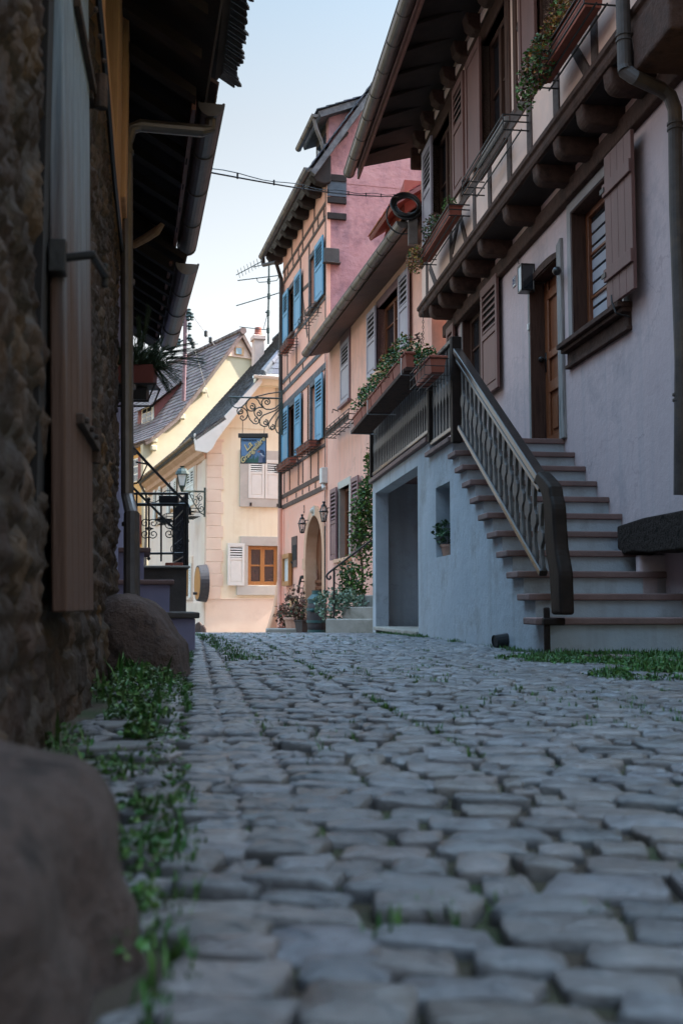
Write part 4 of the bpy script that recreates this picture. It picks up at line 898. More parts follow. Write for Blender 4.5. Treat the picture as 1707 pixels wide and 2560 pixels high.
# roof
GA = atY('4', 800, 800, 15.9); gn = np.dot(GA[:2]-F.o, F.nn); gz_ = (GA[2]+atY('4', 1010, 160, 13.25)[2])/2
g1 = F.sY(16.0, gn); g0 = s0-3
Gp = lambda s, dn=0, dz=0: np.array(F.P(s, gz_+dz, gn+dn))
m = MB(); gutter(m, Gp(g0), Gp(g1), .085); m.build('gutter', X['zinc'], rh)
m = MB(); m.box(F, g0, g1, gz_-.10, gz_+.07, gn-.16, gn-.125); m.build('fascia', X['copper_strip'], rh, bevel=.004)
EZr = EZ+.22
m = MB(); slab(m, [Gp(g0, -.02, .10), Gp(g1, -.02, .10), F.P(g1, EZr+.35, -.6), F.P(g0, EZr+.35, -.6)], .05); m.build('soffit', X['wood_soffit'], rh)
for i in range(22):
    a = g0+.3+i*.6
    if a > g1: break
    MB().ps(F, a-.05, a+.05, [(gn-.2, gz_+.06), (gn-.2, gz_+.02), (NJ, EZr+.08), (NJ, EZr+.16)]).build('rafter', X['wood_soffit'], rh, bevel=.01)
tiles(None, [Gp(g0, .02, .12), Gp(g1+.05, .02, .12), F.P(g1+.05, EZr+.45, -.2), F.P(g0, EZr+.45, -.2)], X['tile_brown'], rh, 'roof_tiles', w=.18, ov=.22)
m = MB(); slab(m, [F.P(g0, EZr+.40, -.2), F.P(g1, EZr+.40, -.2), F.P(g1, EZr+4.4, -4), F.P(g0, EZr+4.4, -4)], .12); m.build('main_roof', X['tile_brown'], rh)
# downpipe on the right
def rp(k, x, y, n): s, z = F.px(k, x, y, n); return F.P(s, z, n)
m = MB(); m.tube([rp('B', 985, -400, NJ+.13), rp('B', 985, 0, NJ+.13), rp('B', 1003, 640, NJ+.13), rp('B', 1010, 690, NJ+.13)], .052, 14)
m.tube([rp('B', 1000, 680, NJ+.13), rp('B', 1100, 745, NJ+.08), rp('B', 1350, 860, .2), rp('B', 1440, 930, .13), rp('B', 1485, 1050, .10), rp('B', 1490, 1200, .09), rp('B', 1500, 2000, .09), rp('A', 1560, 1996, .09), rp('F', 1556, 850, .09)], .052, 14)
for p in (rp('B', 995, 370, NJ+.13), rp('B', 1490, 1220, .09), rp('F', 1556, 375, .09)):
    for dz in (-.02, .02): m.tube([(p[0], p[1], p[2]+dz-.008), (p[0], p[1], p[2]+dz+.008)], .06, 14)
m.build('downpipe', X['zinc_dark'], rh, smooth=False)

# things on its wall
ln = thing('box_wall_lamp', 'black framed rectangular glass wall lamp left of the arched front door', 'wall lamp', rp('D', 400, 560, 0))
a, zt = F.px('D', 330, 270, .0); b = a-.13; zb_ = F.px('D', 420, 575, .1)[1]; a2, zt2 = F.px('D', 345, 290, .11)
ls = F.px('D', 400, 420, .1)[0]; zt = F.px('D', 420, 262, .1)[1]
m = MB(); w_ = .075
m.box(F, ls-w_, ls+w_, zb_, zt, .0, .015); m.box(F, ls-w_, ls+w_, zt-.02, zt, .015, .15); m.box(F, ls-w_, ls+w_, zb_, zb_+.02, .015, .15)
for s_ in (ls-w_, ls+w_-.014): m.box(F, s_, s_+.014, zb_, zt, .136, .15)
m.box(F, ls-.012, ls+.012, zb_+.04, zb_+.10, .05, .08)
m.build('frame', X['black_plastic'], ln, bevel=.003)
m = MB(); m.box(F, ls-w_+.014, ls+w_-.014, zb_+.02, zt-.02, .14, .144); m.build('pane', X['glass_bright'], ln)
m = MB(); m.box(F, ls-w_+.004, ls-w_+.008, zb_+.02, zt-.02, .018, .134); m.build('pane', X['glass'], ln)
m = MB(); m.lathe(F.P(ls, zb_+.10, .07), [(.018, 0), (.025, .03), (.02, .08), (.001, .09)], 10); m.build('bulb', X['glass_milky'], ln, smooth=True)
m = MB(); m.tube([rp('D', 345, 270, .02), rp('D', 335, 220, .02), rp('D', 318, 185, .05)], .006, 6); m.build('cable', X['cable'], ln)
p = F.px('D', 290, 472, .01)
hp = MB().box(F, p[0]-.055, p[0]+.055, p[1]-.06, p[1]+.06, .001, .012)
hn = single(hp, 'house_number', X['white_plastic'], 'small blue and white number 25 plate beside the box lamp', 'house number', bevel=.002)
t = text_mb('25', F, p[0], p[1], .0125, .095, bold=.002); t.build('numerals', flat('numeral_blue', (.03, .07, .2), .4), hn)
m = MB()
for (u0, u1, v0, v1) in ((-.053, .053, -.058, -.052), (-.053, .053, .052, .058), (-.053, -.047, -.052, .052), (.047, .053, -.052, .052)): m.box(F, p[0]+u0, p[0]+u1, p[1]+v0, p[1]+v1, .0122, .0135)
m.build('border', bpy.data.materials['numeral_blue'], hn)
m = MB(); c = np.array(rp('D', 775, 350, .10)); m.tube([rp('D', 800, 350, .02), c], .02, 10); m.lathe(c-[0, 0, .045], [(.001, 0), (.03, .01), (.045, .035), (.045, .055), (.03, .08), (.001, .09)], 14)
single(m, 'door_bell_ball', X['black_plastic'], 'round black camera on the weathered post right of the door', 'camera', smooth=True)
m = MB(); pb = F.px('D', 462, 985, .02); m.box(F, pb[0]-.02, pb[0]+.02, pb[1]-.035, pb[1]+.035, .02, .04); single(m, 'door_bell', X['white_plastic'], 'tiny white doorbell on the thin grey post left of the door', 'doorbell', bevel=.004)
# chain from the jetty corner
m = MB(); c0 = np.array(rp('C', 475, 1890, NJ+.1)); c1 = np.array([c0[0], c0[1], atY('G', 930, 230, c0[1])[2]])
L = c0[2]-c1[2]; k = int(L/.038)
for i in range(k):
    z = c0[2]-L*(i+.5)/k; rr = [(.010*math.cos(t), .0, .024*math.sin(t)) for t in np.linspace(0, 2*math.pi, 11)[:-1]]
    pts = [(c0[0]+(x if i % 2 else 0), c0[1]+(0 if i % 2 else x), z+zz_) for x, y, zz_ in rr]; m.tube(pts, .0038, 5, closed=True)
single(m, 'rain_chain', X['iron'], 'iron chain hanging from the far end of the jetty beam', 'chain')

# ------------------------------------------------------------ outside stairs
sr = thing('outside_stairs', 'mauve rendered stairs with red sandstone treads leading up to the arched door', 'stairs', RT.P(RT.sY(9), 0, 0))
NS = 1.106; K = 11
def ssY(k): return F.sY(7.6+.28*k)
zk = lambda k: .25+.17*k
TT = .05
sl0, sl1, sl2 = ssY(10), F.px('G', 1010, 1400, NS)[0], F.px('G', 225, 2010, NS+.04)[0]
L1 = zk(10); L2 = L1+.165
# side wall with the passage and the niche
pa, pz = F.px('3', 1370, 225, NS); pb_, _ = F.px('3', 1005, 475, NS); na, nz0 = F.px('F', 438, 1140, NS); nb_, nz1 = F.px('F', 366, 810, NS)
nz1 = F.px('F', 400, 800, NS)[1]
m = MB()
for k in range(10):
    a, b = ssY(k)+.03, ssY(k+1)+.03
    m.add([F.P(a, -.1, NS), F.P(b, -.1, NS), F.P(b, zk(k)-TT, NS), F.P(a, zk(k)-TT, NS)], [(0, 1, 2, 3)])
    m.add([F.P(a, zk(k)-.17 if k else -.1, NS), F.P(a, zk(k)-.17 if k else -.1, 0), F.P(a, zk(k)-TT, 0), F.P(a, zk(k)-TT, NS)], [(0, 1, 2, 3)])
b = ssY(10)+.03; m.add([F.P(b, zk(9), NS), F.P(b, zk(9), 0), F.P(b, zk(10)-TT, 0), F.P(b, zk(10)-TT, NS)], [(0, 1, 2, 3)])
g = wall_grid(F, b, sl2-.04, -.1, L1-TT, NS, [(na, nb_, nz0, nz1, .3), (pa, pb_, -.1, pz, .18)])
m.add(g.v, g.f)
m.add([F.P(sl1, L1-TT, NS), F.P(sl2-.04, L1-TT, NS), F.P(sl2-.04, L2-TT, NS), F.P(sl1, L2-TT, NS)], [(0, 1, 2, 3)])
m.add([F.P(sl1, L1-TT, NS), F.P(sl1, L1-TT, 0), F.P(sl1, L2-TT, 0), F.P(sl1, L2-TT, NS)], [(0, 1, 2, 3)])
m.add([F.P(sl2-.04, -.2, NS), F.P(sl2-.04, -.2, 0), F.P(sl2-.04, L2-TT, 0), F.P(sl2-.04, L2-TT, NS)], [(0, 1, 2, 3)])
m.box(F, na-.02, nb_+.02, nz0-.02, nz1+.02, NS-.34, NS-.30)
m.box(F, pa-.01, pa-.1, -.1, L1-TT-.01, .01, NS-.19)
m.build('side_wall', X['plaster_stair'], sr)
m = MB()
for k in range(11):
    a = ssY(k); e = ssY(k+1)+.03 if k < 10 else sl1+.02
    n1 = NS+.055+(.04 if k == 0 else 0); m.box(F, a, e, zk(k)-TT, zk(k), .0, n1)
    m.build('tread', X['tread'], sr, bevel=.009); m = MB()
MB().box(F, sl1-.03, sl2, L2-TT-.005, L2, 0, NS+.055).build('landing_slab', X['tread'], sr, bevel=.009)
MB().box(F, pa, pb_+.05, .0, .05, .0, NS+.03).build('threshold', X['concrete'], sr, bevel=.01)
# drain stub
c = F.px('F', 718, 1550, NS); m = MB(); p0 = np.array(F.P(c[0]+.03, c[1], NS-.05)); p1 = np.array(F.P(c[0], c[1]-.02, NS+.11))
m.tube([p0, p1], .052, 14, cap=False); m.tube([p0, p1-(p1-p0)*.05], .046, 14, cap=True); single(m, 'drain_pipe', X['black_plastic'], 'short black drain pipe poking out of the stair wall near the ground', 'pipe')
# ledge with weathered timber right of the stairs
ta, tz = F.px('F', 1350, 990, .06); m = MB(); m.box(F, ssY(2)+.03, ta-.25, -.1, tz-.26, -.02, .20)
m.build('side_ledge', X['plaster_mauve'], sr, bevel=.02)
tb = MB(); e = s0-1.5
pts = [(e, tz-.27), (ta-.6, tz-.26), (ta-.3, tz-.235), (ta-.12, tz-.25), (ta, tz-.2), (ta, tz-.02), (ta-.5, tz+.005), (e, tz+.0)]
tb.pn(F, -.01, .24, pts); single(tb, 'timber_beam_end', X['wood_weather_dark'] if 'wood_weather_dark' in X else mat('wood_weather_dark', [(.010, .008, .007), (.045, .033, .028), (.02, .015, .013)], 9, .95, 1., 16, spec=.1, stretch=(2, 2, 2), bdist=.03), 'rough weathered dark timber lying on the ledge right of the stairs', 'timber', bevel=.015, seg=3)

# railing
rg = thing('stair_railing', 'dark brown painted wooden railing with wavy flat balusters and a curved end post', 'railing', F.P(ssY(0), 0, NS))
NR = NS+.0
def pr(k, x, y, n=None): return F.px(k, x, y, NR if n is None else n)
hA = pr('F', 470, 150); hB = pr('F', 880, 770)
# stair handrail: one moulded bar and a second thinner one below
def rail(pts, w, h, nm, mt='rail_paint', n=NR, bev=.01):
    m = MB()
    for a, b in zip(pts[:-1], pts[1:]):
        a = np.array(a); b = np.array(b); d = (b-a)/np.linalg.norm(b-a); q = np.array([-d[1], d[0]])*h/2; q = q if q[1] > 0 else -q
        m.pn(F, n-w/2, n+w/2, [a+q, b+q, b-q, a-q])
    return m.build(nm, X[mt], rg, bevel=bev, seg=3)
up = lambda p, d: (p[0], p[1]+d)
rail([hA, hB], .085, .055, 'handrail'); rail([up(hA, -.085), up(hB, -.085)], .05, .035, 'lower_rail')
bA = pr('F', 487, 520); bB = pr('F', 890, 1232); rail([bA, bB], .06, .05, 'bottom_rail')
# swept end post
m = MB(); hw = .05
c = [pr('F', x, y) for x, y in ((880, 770), (925, 830), (945, 900), (950, 1000), (958, 1120), (975, 1220), (980, 1310), (985, 1432))]
th = [.05, .075, .09, .095, .10, .10, .095, .09]
tt_ = np.linspace(0, 7, 29); ca_ = np.array(c)
def cr_(a, t):
    i = min(int(t), len(a)-2); u = t-i; p0, p1, p2, p3 = a[max(i-1, 0)], a[i], a[i+1], a[min(i+2, len(a)-1)]; return .5*((2*p1)+(-p0+p2)*u+(2*p0-5*p1+4*p2-p3)*u*u+(-p0+3*p1-3*p2+p3)*u**3)
c = [tuple(cr_(ca_, t)) for t in tt_]; th = [float(cr_(np.array(th), t)) for t in tt_]
P = []
for (s_, z_), t in zip(c, th): P.append((s_+t*1.2, z_-.02 if t < .06 else z_))
Q = [(s_-t*1.0, z_+(.045 if t < .08 else .0)) for (s_, z_), t in zip(c, th)]
m.pn(F, NR-hw, NR+hw, P+Q[::-1]); m.build('end_post', X['post_paint'], rg, bevel=.022, seg=3)
m = MB(); s_ = c[-1][0]+.07; m.box(F, s_-.018, s_+.018, gz(7.6)-.05, c[-1][1]+.05, NS+.07, NS+.11); m.box(F, s_-.03, s_+.03, c[-1][1]-.07, c[-1][1]-.02, NR-.03, NR+.12); m.build('post_foot', X['post_paint'], rg, bevel=.01)
# newels
tops = {}
for (k, x, y0, y1, w_) in (('F', 464, 62, 600, .10), ('G', 1046, 640, 1500, .09), ('G', 278, 1240, 1950, .09)):
    a, zt = pr(k, x, y0); _, zb_ = pr(k, x, y1)
    if k == 'F': zt = hA[1]+.14
    else: zt = L2+.80
    if x == 278: a = sl2-.12
    MB().box(F, a-w_/2, a+w_/2, zb_, zt, NR-.045, NR+.05).build('newel_post', X['post_paint'], rg, bevel=.008); tops[x] = (a, zt)
s464, s1046, s278 = tops[464][0], tops[1046][0], tops[278][0]
rt_ = L2+.80
rail([(s464, L1+.075), (s1046, L1+.075)], .06, .05, 'bottom_rail'); rail([(s464, L1+.92), (s1046, L1+.92)], .075, .05, 'handrail')
rail([(s1046, L2+.06), (s278, L2+.06)], .06, .05, 'bottom_rail'); rail([(s1046, rt_-.03), (s278, rt_-.03)], .075, .05, 'handrail')
def baluster(s_, z0, z1, w_=.062, n=NR, sl=0.):
    k = 18; P = []; Q = []
    for i in range(k+1):
        t = i/k; f = .62+.30*math.cos(t*2*math.pi*2)*math.exp(-((t-.5)/.6)**2)+(.25 if abs(t-.5) < .06 else 0)-(.18 if abs(abs(t-.5)-.15) < .05 else 0)
        z = z0+(z1-z0)*t; P.append((s_-w_/2*f*1.15, z)); Q.append((s_+w_/2*f*1.15, z))
    return MB().pn(F, n-.013, n+.013, P+Q[::-1])
nst = 16
for i in range(nst):
    t = (i+.8)/nst; s_ = bA[0]+(bB[0]-bA[0])*t; zb_ = bA[1]+(bB[1]-bA[1])*t; tt = (s_-hA[0])/(hB[0]-hA[0]); ztp = hA[1]+(hB[1]-hA[1])*min(tt, 1.0)-.09
    if i >= nst-1: ztp -= .1
    baluster(s_, zb_, ztp, .098).build('baluster', X['baluster'], rg, bevel=.003, seg=1)
k = 7
for i in range(k): baluster(s464+(s1046-s464)*(i+.75)/(k+.5), L1+.09, L1+.90, .10).build('baluster', X['baluster'], rg, bevel=.003, seg=1)
k = 30
for i in range(k): baluster(s1046+(s278-s1046)*(i+.9)/(k+.8), L2+.08, rt_-.05, .088).build('baluster', X['baluster'], rg, bevel=.003, seg=1)

# ------------------------------------------------------------ planters on and above the railing
def flowers(par, c, rad, n, kinds, seed, size=.03, nm='foliage'):
    r = random.Random(seed)
    for kd, fr, dz, sc in kinds:
        m = MB(); m.leaves((c[0], c[1], c[2]+dz), (rad[0]*sc, rad[1]*sc, rad[2]*sc), int(n*fr), size, r, shell=.0)
        m.build(nm if kd in ('leaf', 'leaf_dark') else 'dry_foliage', X[kd], par)
def box_planter(Fr, s0, s1, z, n, w=.16, h=.15, label='', mt='terracotta', soil=True, wire=False):
    a, b = min(s0, s1), max(s0, s1)
    t = thing('flower_box', label, 'flower box', Fr.P((a+b)/2, z, n))
    m = MB(); c = n
    bot = [(a+.02, c-w/2+.02), (b-.02, c-w/2+.02), (b-.02, c+w/2-.02), (a+.02, c+w/2-.02)]; top = [(a, c-w/2), (b, c-w/2), (b, c+w/2), (a, c+w/2)]
    m.extr([Fr.P(x, z, y) for x, y in bot], [Fr.P(x, z+h, y) for x, y in top])
    m.box(Fr, a-.01, b+.01, z+h-.028, z+h-.004, c-w/2-.01, c-w/2).box(Fr, a-.01, b+.01, z+h-.028, z+h-.004, c+w/2, c+w/2+.01).box(Fr, a-.01, a, z+h-.028, z+h-.004, c-w/2, c+w/2).box(Fr, b, b+.01, z+h-.028, z+h-.004, c-w/2, c+w/2)
    m.build('box', X[mt], t, bevel=.006)
    MB().box(Fr, a+.012, b-.012, z+h-.002, z+h+.004, c-w/2+.012, c+w/2-.012).build('soil', X['soil'], t)
    return t
def wire_rack(par, Fr, a, b, z, n0, n1, h=.15, r=.006, k=4, nm='rack'):
    m = MB(); P = Fr.P
    for zz_ in (z, z+h*.55, z+h): 
        m.tube([P(a, zz_, n0), P(a, zz_, n1), P(b, zz_, n1), P(b, zz_, n0)], r, 6)
    for nn_ in (n0+(n1-n0)*.33, n0+(n1-n0)*.66): m.tube([P(a-.03, z-.006, nn_), P(b+.03, z-.006, nn_)], r, 6)
    for i in range(k+1):
        s_ = a+(b-a)*i/k; m.tube([P(s_, z-.0, n0), P(s_, z, n1), P(s_, z+h, n1)], r, 6)
    return m.build(nm, X['iron'], par)
sh_n = NS+.21; SHZ = L2+.42; shA = F.px('G', 120, 1240, sh_n)[0]; shB = F.px('G', 860, 600, sh_n)[0]
SHZ = (F.px('G', 130, 1240, sh_n+.12)[1]+F.px('G', 680, 600, sh_n+.12)[1])/2
shf = thing('planter_shelf', 'long dark wooden shelf bracketed to the outside of the landing railing', 'shelf', F.P(shB, SHZ, sh_n))
a, b = min(shA, shB), max(shA, shB)
m = MB(); m.box(F, a, b, SHZ, SHZ+.022, sh_n-.13, sh_n+.13); m.box(F, a, b, SHZ-.01, SHZ+.035, sh_n+.13, sh_n+.15); m.box(F, a, a+.02, SHZ, SHZ+.05, sh_n-.13, sh_n+.13); m.build('tray', X['wood_brown'], shf, bevel=.005)
for s_ in (a+.1, a+(b-a)*.6, b-.05):
    m = MB(); m.tube([F.P(s_, SHZ+.16, sh_n+.155), F.P(s_, SHZ-.01, sh_n+.158), F.P(s_, SHZ-.012, sh_n-.2)], .008, 6); m.build('bracket', X['steel'], shf)
n_ = 5; L = b-a-.06; kinds = (('leaf', .55, .0, 1.), ('leaf_dark', .35, -.03, 1.), ('leaf_autumn', .12, .03, 1.))
labs = ['terracotta flower box with bare green stems at the near end of the railing shelf', 'terracotta flower box with bushy green leaves second from the near end of the shelf', 'terracotta flower box in the middle of the long railing shelf', 'terracotta flower box with reddish green plants second from the far end of the shelf', 'terracotta flower box at the far end of the railing shelf']
for i in range(n_):
    s_a = a+.03+L*i/n_; t = box_planter(F, s_a+.01, s_a+L/n_-.02, SHZ+.022, sh_n+.03, .19, .20, labs[i]); t['group'] = 'terracotta boxes on the railing shelf'
    c = F.P(s_a+L/n_/2, SHZ+.31, sh_n+.06)
    flowers(t, c, (.17, .42, .16 if i in (1, 3, 0) else .10), [420, 650, 380, 760, 160][i], kinds, 20+i, .034)
ga, gzt = F.px('G', 1195, 280, NS+.2); gb, gzb = F.px('G', 900, 600, NS+.2); zz_ = F.px('G', 1190, 420, NS+.25)[1]
gm_ = (ga+gb)/2; ga, gb = gm_+(ga-gm_)*.72, gm_+(gb-gm_)*.72; t = box_planter(F, ga, gb, zz_-.03, NS+.22, .16, .16, 'terracotta flower box in a wire rack beside the tall newel post', wire=True)
wire_rack(t, F, min(ga, gb)+.0, max(ga, gb)-.05, zz_-.06, NS+.12, NS+.35, .16, .004, 4)
flowers(t, F.P((ga+gb)/2, zz_+.2, NS+.26), (.12, .26, .10), 320, kinds, 40, .034)
m = MB()
for i, (x, y) in enumerate(((870, 100), (905, 130), (850, 190), (895, 170))):
    p = np.array(rp('G', x, y, NS+.24)); q_ = np.array(rp('G', 890, 290, NS+.24)); m.tube([q_, (p+q_)/2+[.01, 0, .02], p], .003, 4)
m.build('stems', X['stem'], t)
m = MB(); m.leaves(rp('G', 870, 115, NS+.24), (.05, .08, .04), 26, .03); m.build('dry_foliage', X['leaf_dry'], t)
# window boxes on the upper floor
def uwbox(k, A, B, label, seed, fol, h=.15, full=True, lenf=1.):
    sa, za = F.px(k, *A, NJ+.24); sb, zb_ = F.px(k, *B, NJ+.24); z = (za+zb_)/2
    t = None
    if full:
        t = box_planter(F, sa, sb, z, NJ+.19, .17, h, label)
        t['group'] = 'window boxes of the timber framed house'
    else: t = thing('window_box_rack', label, 'rack', F.P((sa+sb)/2, z, NJ+.19))
    lo, hi = min(sa, sb), max(sa, sb); wire_rack(t, F, lo-.04, hi+.04, z-.01, NJ+.03, NJ+.285, h*.9, .008, 1)
    for c_, rad, n, kinds_ in fol: flowers(t, F.P(c_[0], c_[1], c_[2]), rad, n, kinds_, seed, .036)
    return t, lo, hi, z
kf = (('leaf_dark', .4, 0, 1), ('leaf', .3, 0, 1.05), ('leaf_autumn', .35, 0, 1.1), ('leaf_dry', .25, -.05, 1))
t, lo, hi, z = uwbox('A', (120, 1440), (285, 1215), 'red window box trailing yellowing plants under the farthest upper window', 51, [], .15)
mid = (lo+hi)/2
flowers(t, F.P(mid+.2, z+.20, NJ+.22), (.16, .50, .16), 620, (('leaf_dark', .5, 0, 1), ('leaf_dry', .4, 0, 1.05), ('leaf', .25, 0, 1)), 52, .032)
flowers(t, F.P(hi-.05, z+.02, NJ+.34), (.12, .32, .18), 330, (('leaf_autumn', .6, 0, 1.), ('leaf', .35, 0, 1), ('leaf_dry', .3, 0, 1.)), 53, .034)
flowers(t, F.P(lo+.3, z+.25, NJ+.2), (.10, .25, .08), 260, (('leaf', 1, 0, 1),), 54, .02)
t, lo, hi, z = uwbox('A', (760, 440), (1040, 60), 'long red window box with trailing ivy and geraniums below the nearest upper window', 61, [], .15)
flowers(t, F.P(hi-.25, z+.08, NJ+.30), (.14, .36, .18), 520, (('leaf_dark', .4, 0, 1), ('leaf', .5, 0, 1), ('leaf_autumn', .2, 0, 1), ('leaf_dry', .4, 0, 1)), 62, .036)
flowers(t, F.P(hi+.03, z-.02, NJ+.33), (.10, .16, .22), 200, (('leaf', .7, 0, 1), ('leaf_dry', .6, 0, 1)), 63, .036)
flowers(t, F.P((lo+hi)/2+.1, z+.25, NJ+.24), (.12, .42, .14), 380, (('leaf_autumn', .8, 0, 1), ('leaf', .5, 0, 1), ('leaf_dry', .3, 0, 1)), 64, .032)
t, lo, hi, z = uwbox('A', (370, 1000), (590, 800), 'empty black wire window box rack holding a wooden rail under the middle upper window', 71, [], .17, full=False)
m = MB(); a = F.px('A', 470, 790, NJ+.12); b = F.px('A', 575, 650, NJ+.12); m.box(F, min(a[0], b[0])-.0, max(a[0], b[0])+.3, z+.12, z+.16, NJ+.08, NJ+.13); m.build('wooden_rail', X['wood_brown'], t, bevel=.008)
# potted plant in the niche
p = F.px('F', 420, 1150, NS-.1); pp = thing('potted_plant', 'small leafy plant in a clay pot standing in the stair wall niche', 'potted plant', F.P(p[0]+.02, nz0, NS-.12))
m = MB(); m.lathe(F.P(p[0]+.02, nz0+.0, NS-.12), [(.05, 0), (.075, .11), (.085, .11), (.085, .135), (.07, .135)], 16); m.build('pot', X['terracotta_pale'], pp, smooth=False)
m = MB(); m.leaves(F.P(p[0]+.02, nz0+.26, NS-.08), (.12, .14, .12), 150, .05, random.Random(9), shell=0); m.build('foliage', X['leaf_dark'], pp)

# neighbour house at the right edge and behind the camera
nh = thing('ochre_house', 'sliver of ochre plastered house at the top right corner', 'house', RT.P(RT.sY(6.3), 0, 0))
MB().box(F, F.sY(-0.8), F.sY(7.52), -.2, 7.5, -3, .02).build('wall', X['plaster_ochre'], nh)
a = F.px('B', 1250, 300, .5); m = MB(); zj = F.px('B', 1300, 690, .4)[1]
zj += .12; m.box(F, F.sY(6.9), F.px('B', 1080, 500, .45)[0], zj, zj+.36, 0, .45); m.box(F, F.px('B', 1400, 100, .40)[0], F.px('B', 1240, 100, .40)[0], zj+.5, zj+.9, 0, .42)
m.build('corner_beam', X['wood_brown'], nh, bevel=.02)
MB().box(F, F.sY(-0.8), F.px('B', 1400, 200, .3)[0], zj+.4, 8.2, -.1, .30).build('upper_wall', X['plaster_ochre'], nh)

# ------------------------------------------------------------ salmon house
ph = thing('salmon_house', 'salmon plastered house with zinc gutter between the timber framed and blue shuttered houses', 'house', PK.P(PK.sY(20), 0, 0))
F = PK; s0, s1 = F.sY(15.55), F.sY(23.5); GB = -.8
EP = (F.px('2', 589, 975)[1]+F.px('2', 1310, 140)[1])/2
# window data: opening px on the wall
def opn(k, xl, xr, yt, yb, xt=None):
    a = F.px(k, xl, yt)[0]; b = F.px(k, xr, yt)[0]; return [min(a, b), max(a, b)]
u = opn('2', 1030, 1205, 560, 0)+[F.px('2', 1035, 1150)[1], F.px('2', 1040, 590)[1]]
g_ = opn('3', 693, 782, 430, 0)+[F.px('3', 693, 1030)[1], F.px('3', 693, 430)[1]]
sm = opn('2', 712, 785, 900, 0)+[F.px('2', 712, 1450)[1], F.px('2', 712, 930)[1]]
m = wall_grid(F, s0, s1, GB, EP+.2, 0, [tuple(u)+(.18,), tuple(g_)+(.18,)])
m.add([F.P(s1, GB, 0), F.P(s1, GB, -2), F.P(s1, EP, -2), F.P(s1, EP, 0)], [(0, 1, 2, 3)])
m.add([F.P(s0, GB, 0), F.P(s0, GB, -4), F.P(s0, EP, -4), F.P(s0, EP, 0)], [(0, 1, 2, 3)])
m.build('wall', X['plaster_salmon'], ph)
m = MB()
for o in (u, g_): m.box(F, o[0]-.3, o[1]+.3, o[2]-.3, o[3]+.25, -.6, -.55)
m.build('room', X['interior'], ph); MB().box(F, s0+.1, s1-.1, GB, EP, -1.3, -1.2).build('sun_block_slab', X['interior'], ph)  # unseen slab added behind the facade to stop sun leaking through
for o, mt in ((u, 'paint_plum'), (g_, 'cut_stone')):
    m = MB(); t = .11
    m.box(F, o[0]-t, o[0], o[2]-.02, o[3]+t+.04, -.17, .02).box(F, o[1], o[1]+t, o[2]-.02, o[3]+t+.04, -.17, .02).box(F, o[0], o[1], o[3], o[3]+t+.04, -.17, .02); m.build('window_surround', X[mt], ph, bevel=.004, seg=1)
    window(ph, F, o[0], o[1], o[2], o[3], 0, .17, X['wood_door'], X['glass'], cols=2, rows=3)
    m = MB(); m.box(F, o[0]-.18, o[1]+.18, o[2]-.10, o[2]-.02, -.02, .10); m.build('window_sill', X['sandstone'], ph, bevel=.01)
def pshut(k, x0, x1, y, z0, z1, n, mt, lou, mt2=None):
    a = F.px(k, x0, y, n+.03)[0]; b = F.px(k, x1, y, n+.03)[0]; return shutter(ph, F, a, b, z0, z1, n, X[mt], louver=lou)
pshut('2', 1000, 925, 900, u[2]-.02, u[3]+.05, .05, 'paint_greyplum', (.56, .93)); pshut('2', 1200, 1285, 600, u[2]-.02, u[3]+.05, .05, 'paint_greyplum', (.56, .93))
pshut('3', 660, 608, 800, g_[2]-.02, g_[3]+.05, .05, 'paint_plum', (.55, .94)); pshut('3', 790, 850, 700, g_[2]-.02, g_[3]+.05, .05, 'paint_plum', (.55, .94))
# small closed shuttered window
m = MB(); t = .06; m.box(F, sm[0]-t, sm[0], sm[2], sm[3]+.2, 0, .03).box(F, sm[1], sm[1]+t, sm[2], sm[3]+.2, 0, .03).box(F, sm[0], sm[1], sm[3]+.02, sm[3]+.2, 0, .03).box(F, sm[0]-t-.05, sm[1]+t+.05, sm[2]-.06, sm[2], 0, .08)
m.build('window_surround', X['paint_plum'], ph, bevel=.004); shutter(ph, F, sm[0]+.01, sm[1]-.01, sm[2]+.01, sm[3]+.01, .004, X['paint_greyplum'], louver=(.62, .93))
# eaves
gs0, gs1 = F.sY(15.7, .5), F.px('2', 400, 905, .52)[0]
gz2 = (F.px('2', 400, 920, .52)[1]+F.px('2', 1150, 60, .52)[1])/2
m = MB(); gutter(m, F.P(gs0-.6, gz2, .52), F.P(gs1, gz2, .52), .09); m.build('gutter', X['zinc'], ph)
m = MB(); m.ps(F, gs0-.6, gs1-.02, [(-.1, EP), (.44, gz2-.08), (.44, gz2+.06), (-.1, EP+.35)]); m.build('soffit', X['paint_brown_soffit'] if 'paint_brown_soffit' in X else mat('paint_brown_soffit', [(.13, .08, .07), (.17, .105, .09)], 4, .8, .15, 30), ph)
tiles(None, [F.P(gs0-.6, gz2+.08, .5), F.P(gs1+.02, gz2+.08, .5), F.P(gs1+.02, gz2+3.2, -3.2), F.P(gs0-.6, gz2+3.2, -3.2)], X['tile_red'], ph, 'roof', w=.2, ov=.24)
m = MB(); slab(m, [F.P(gs0-.6, gz2+.06, .45), F.P(gs1, gz2+.06, .45), F.P(gs1, gz2+3.2, -3.2), F.P(gs0-.6, gz2+3.2, -3.2)], .1); m.build('roof_boarding', X['wood_soffit'], ph)
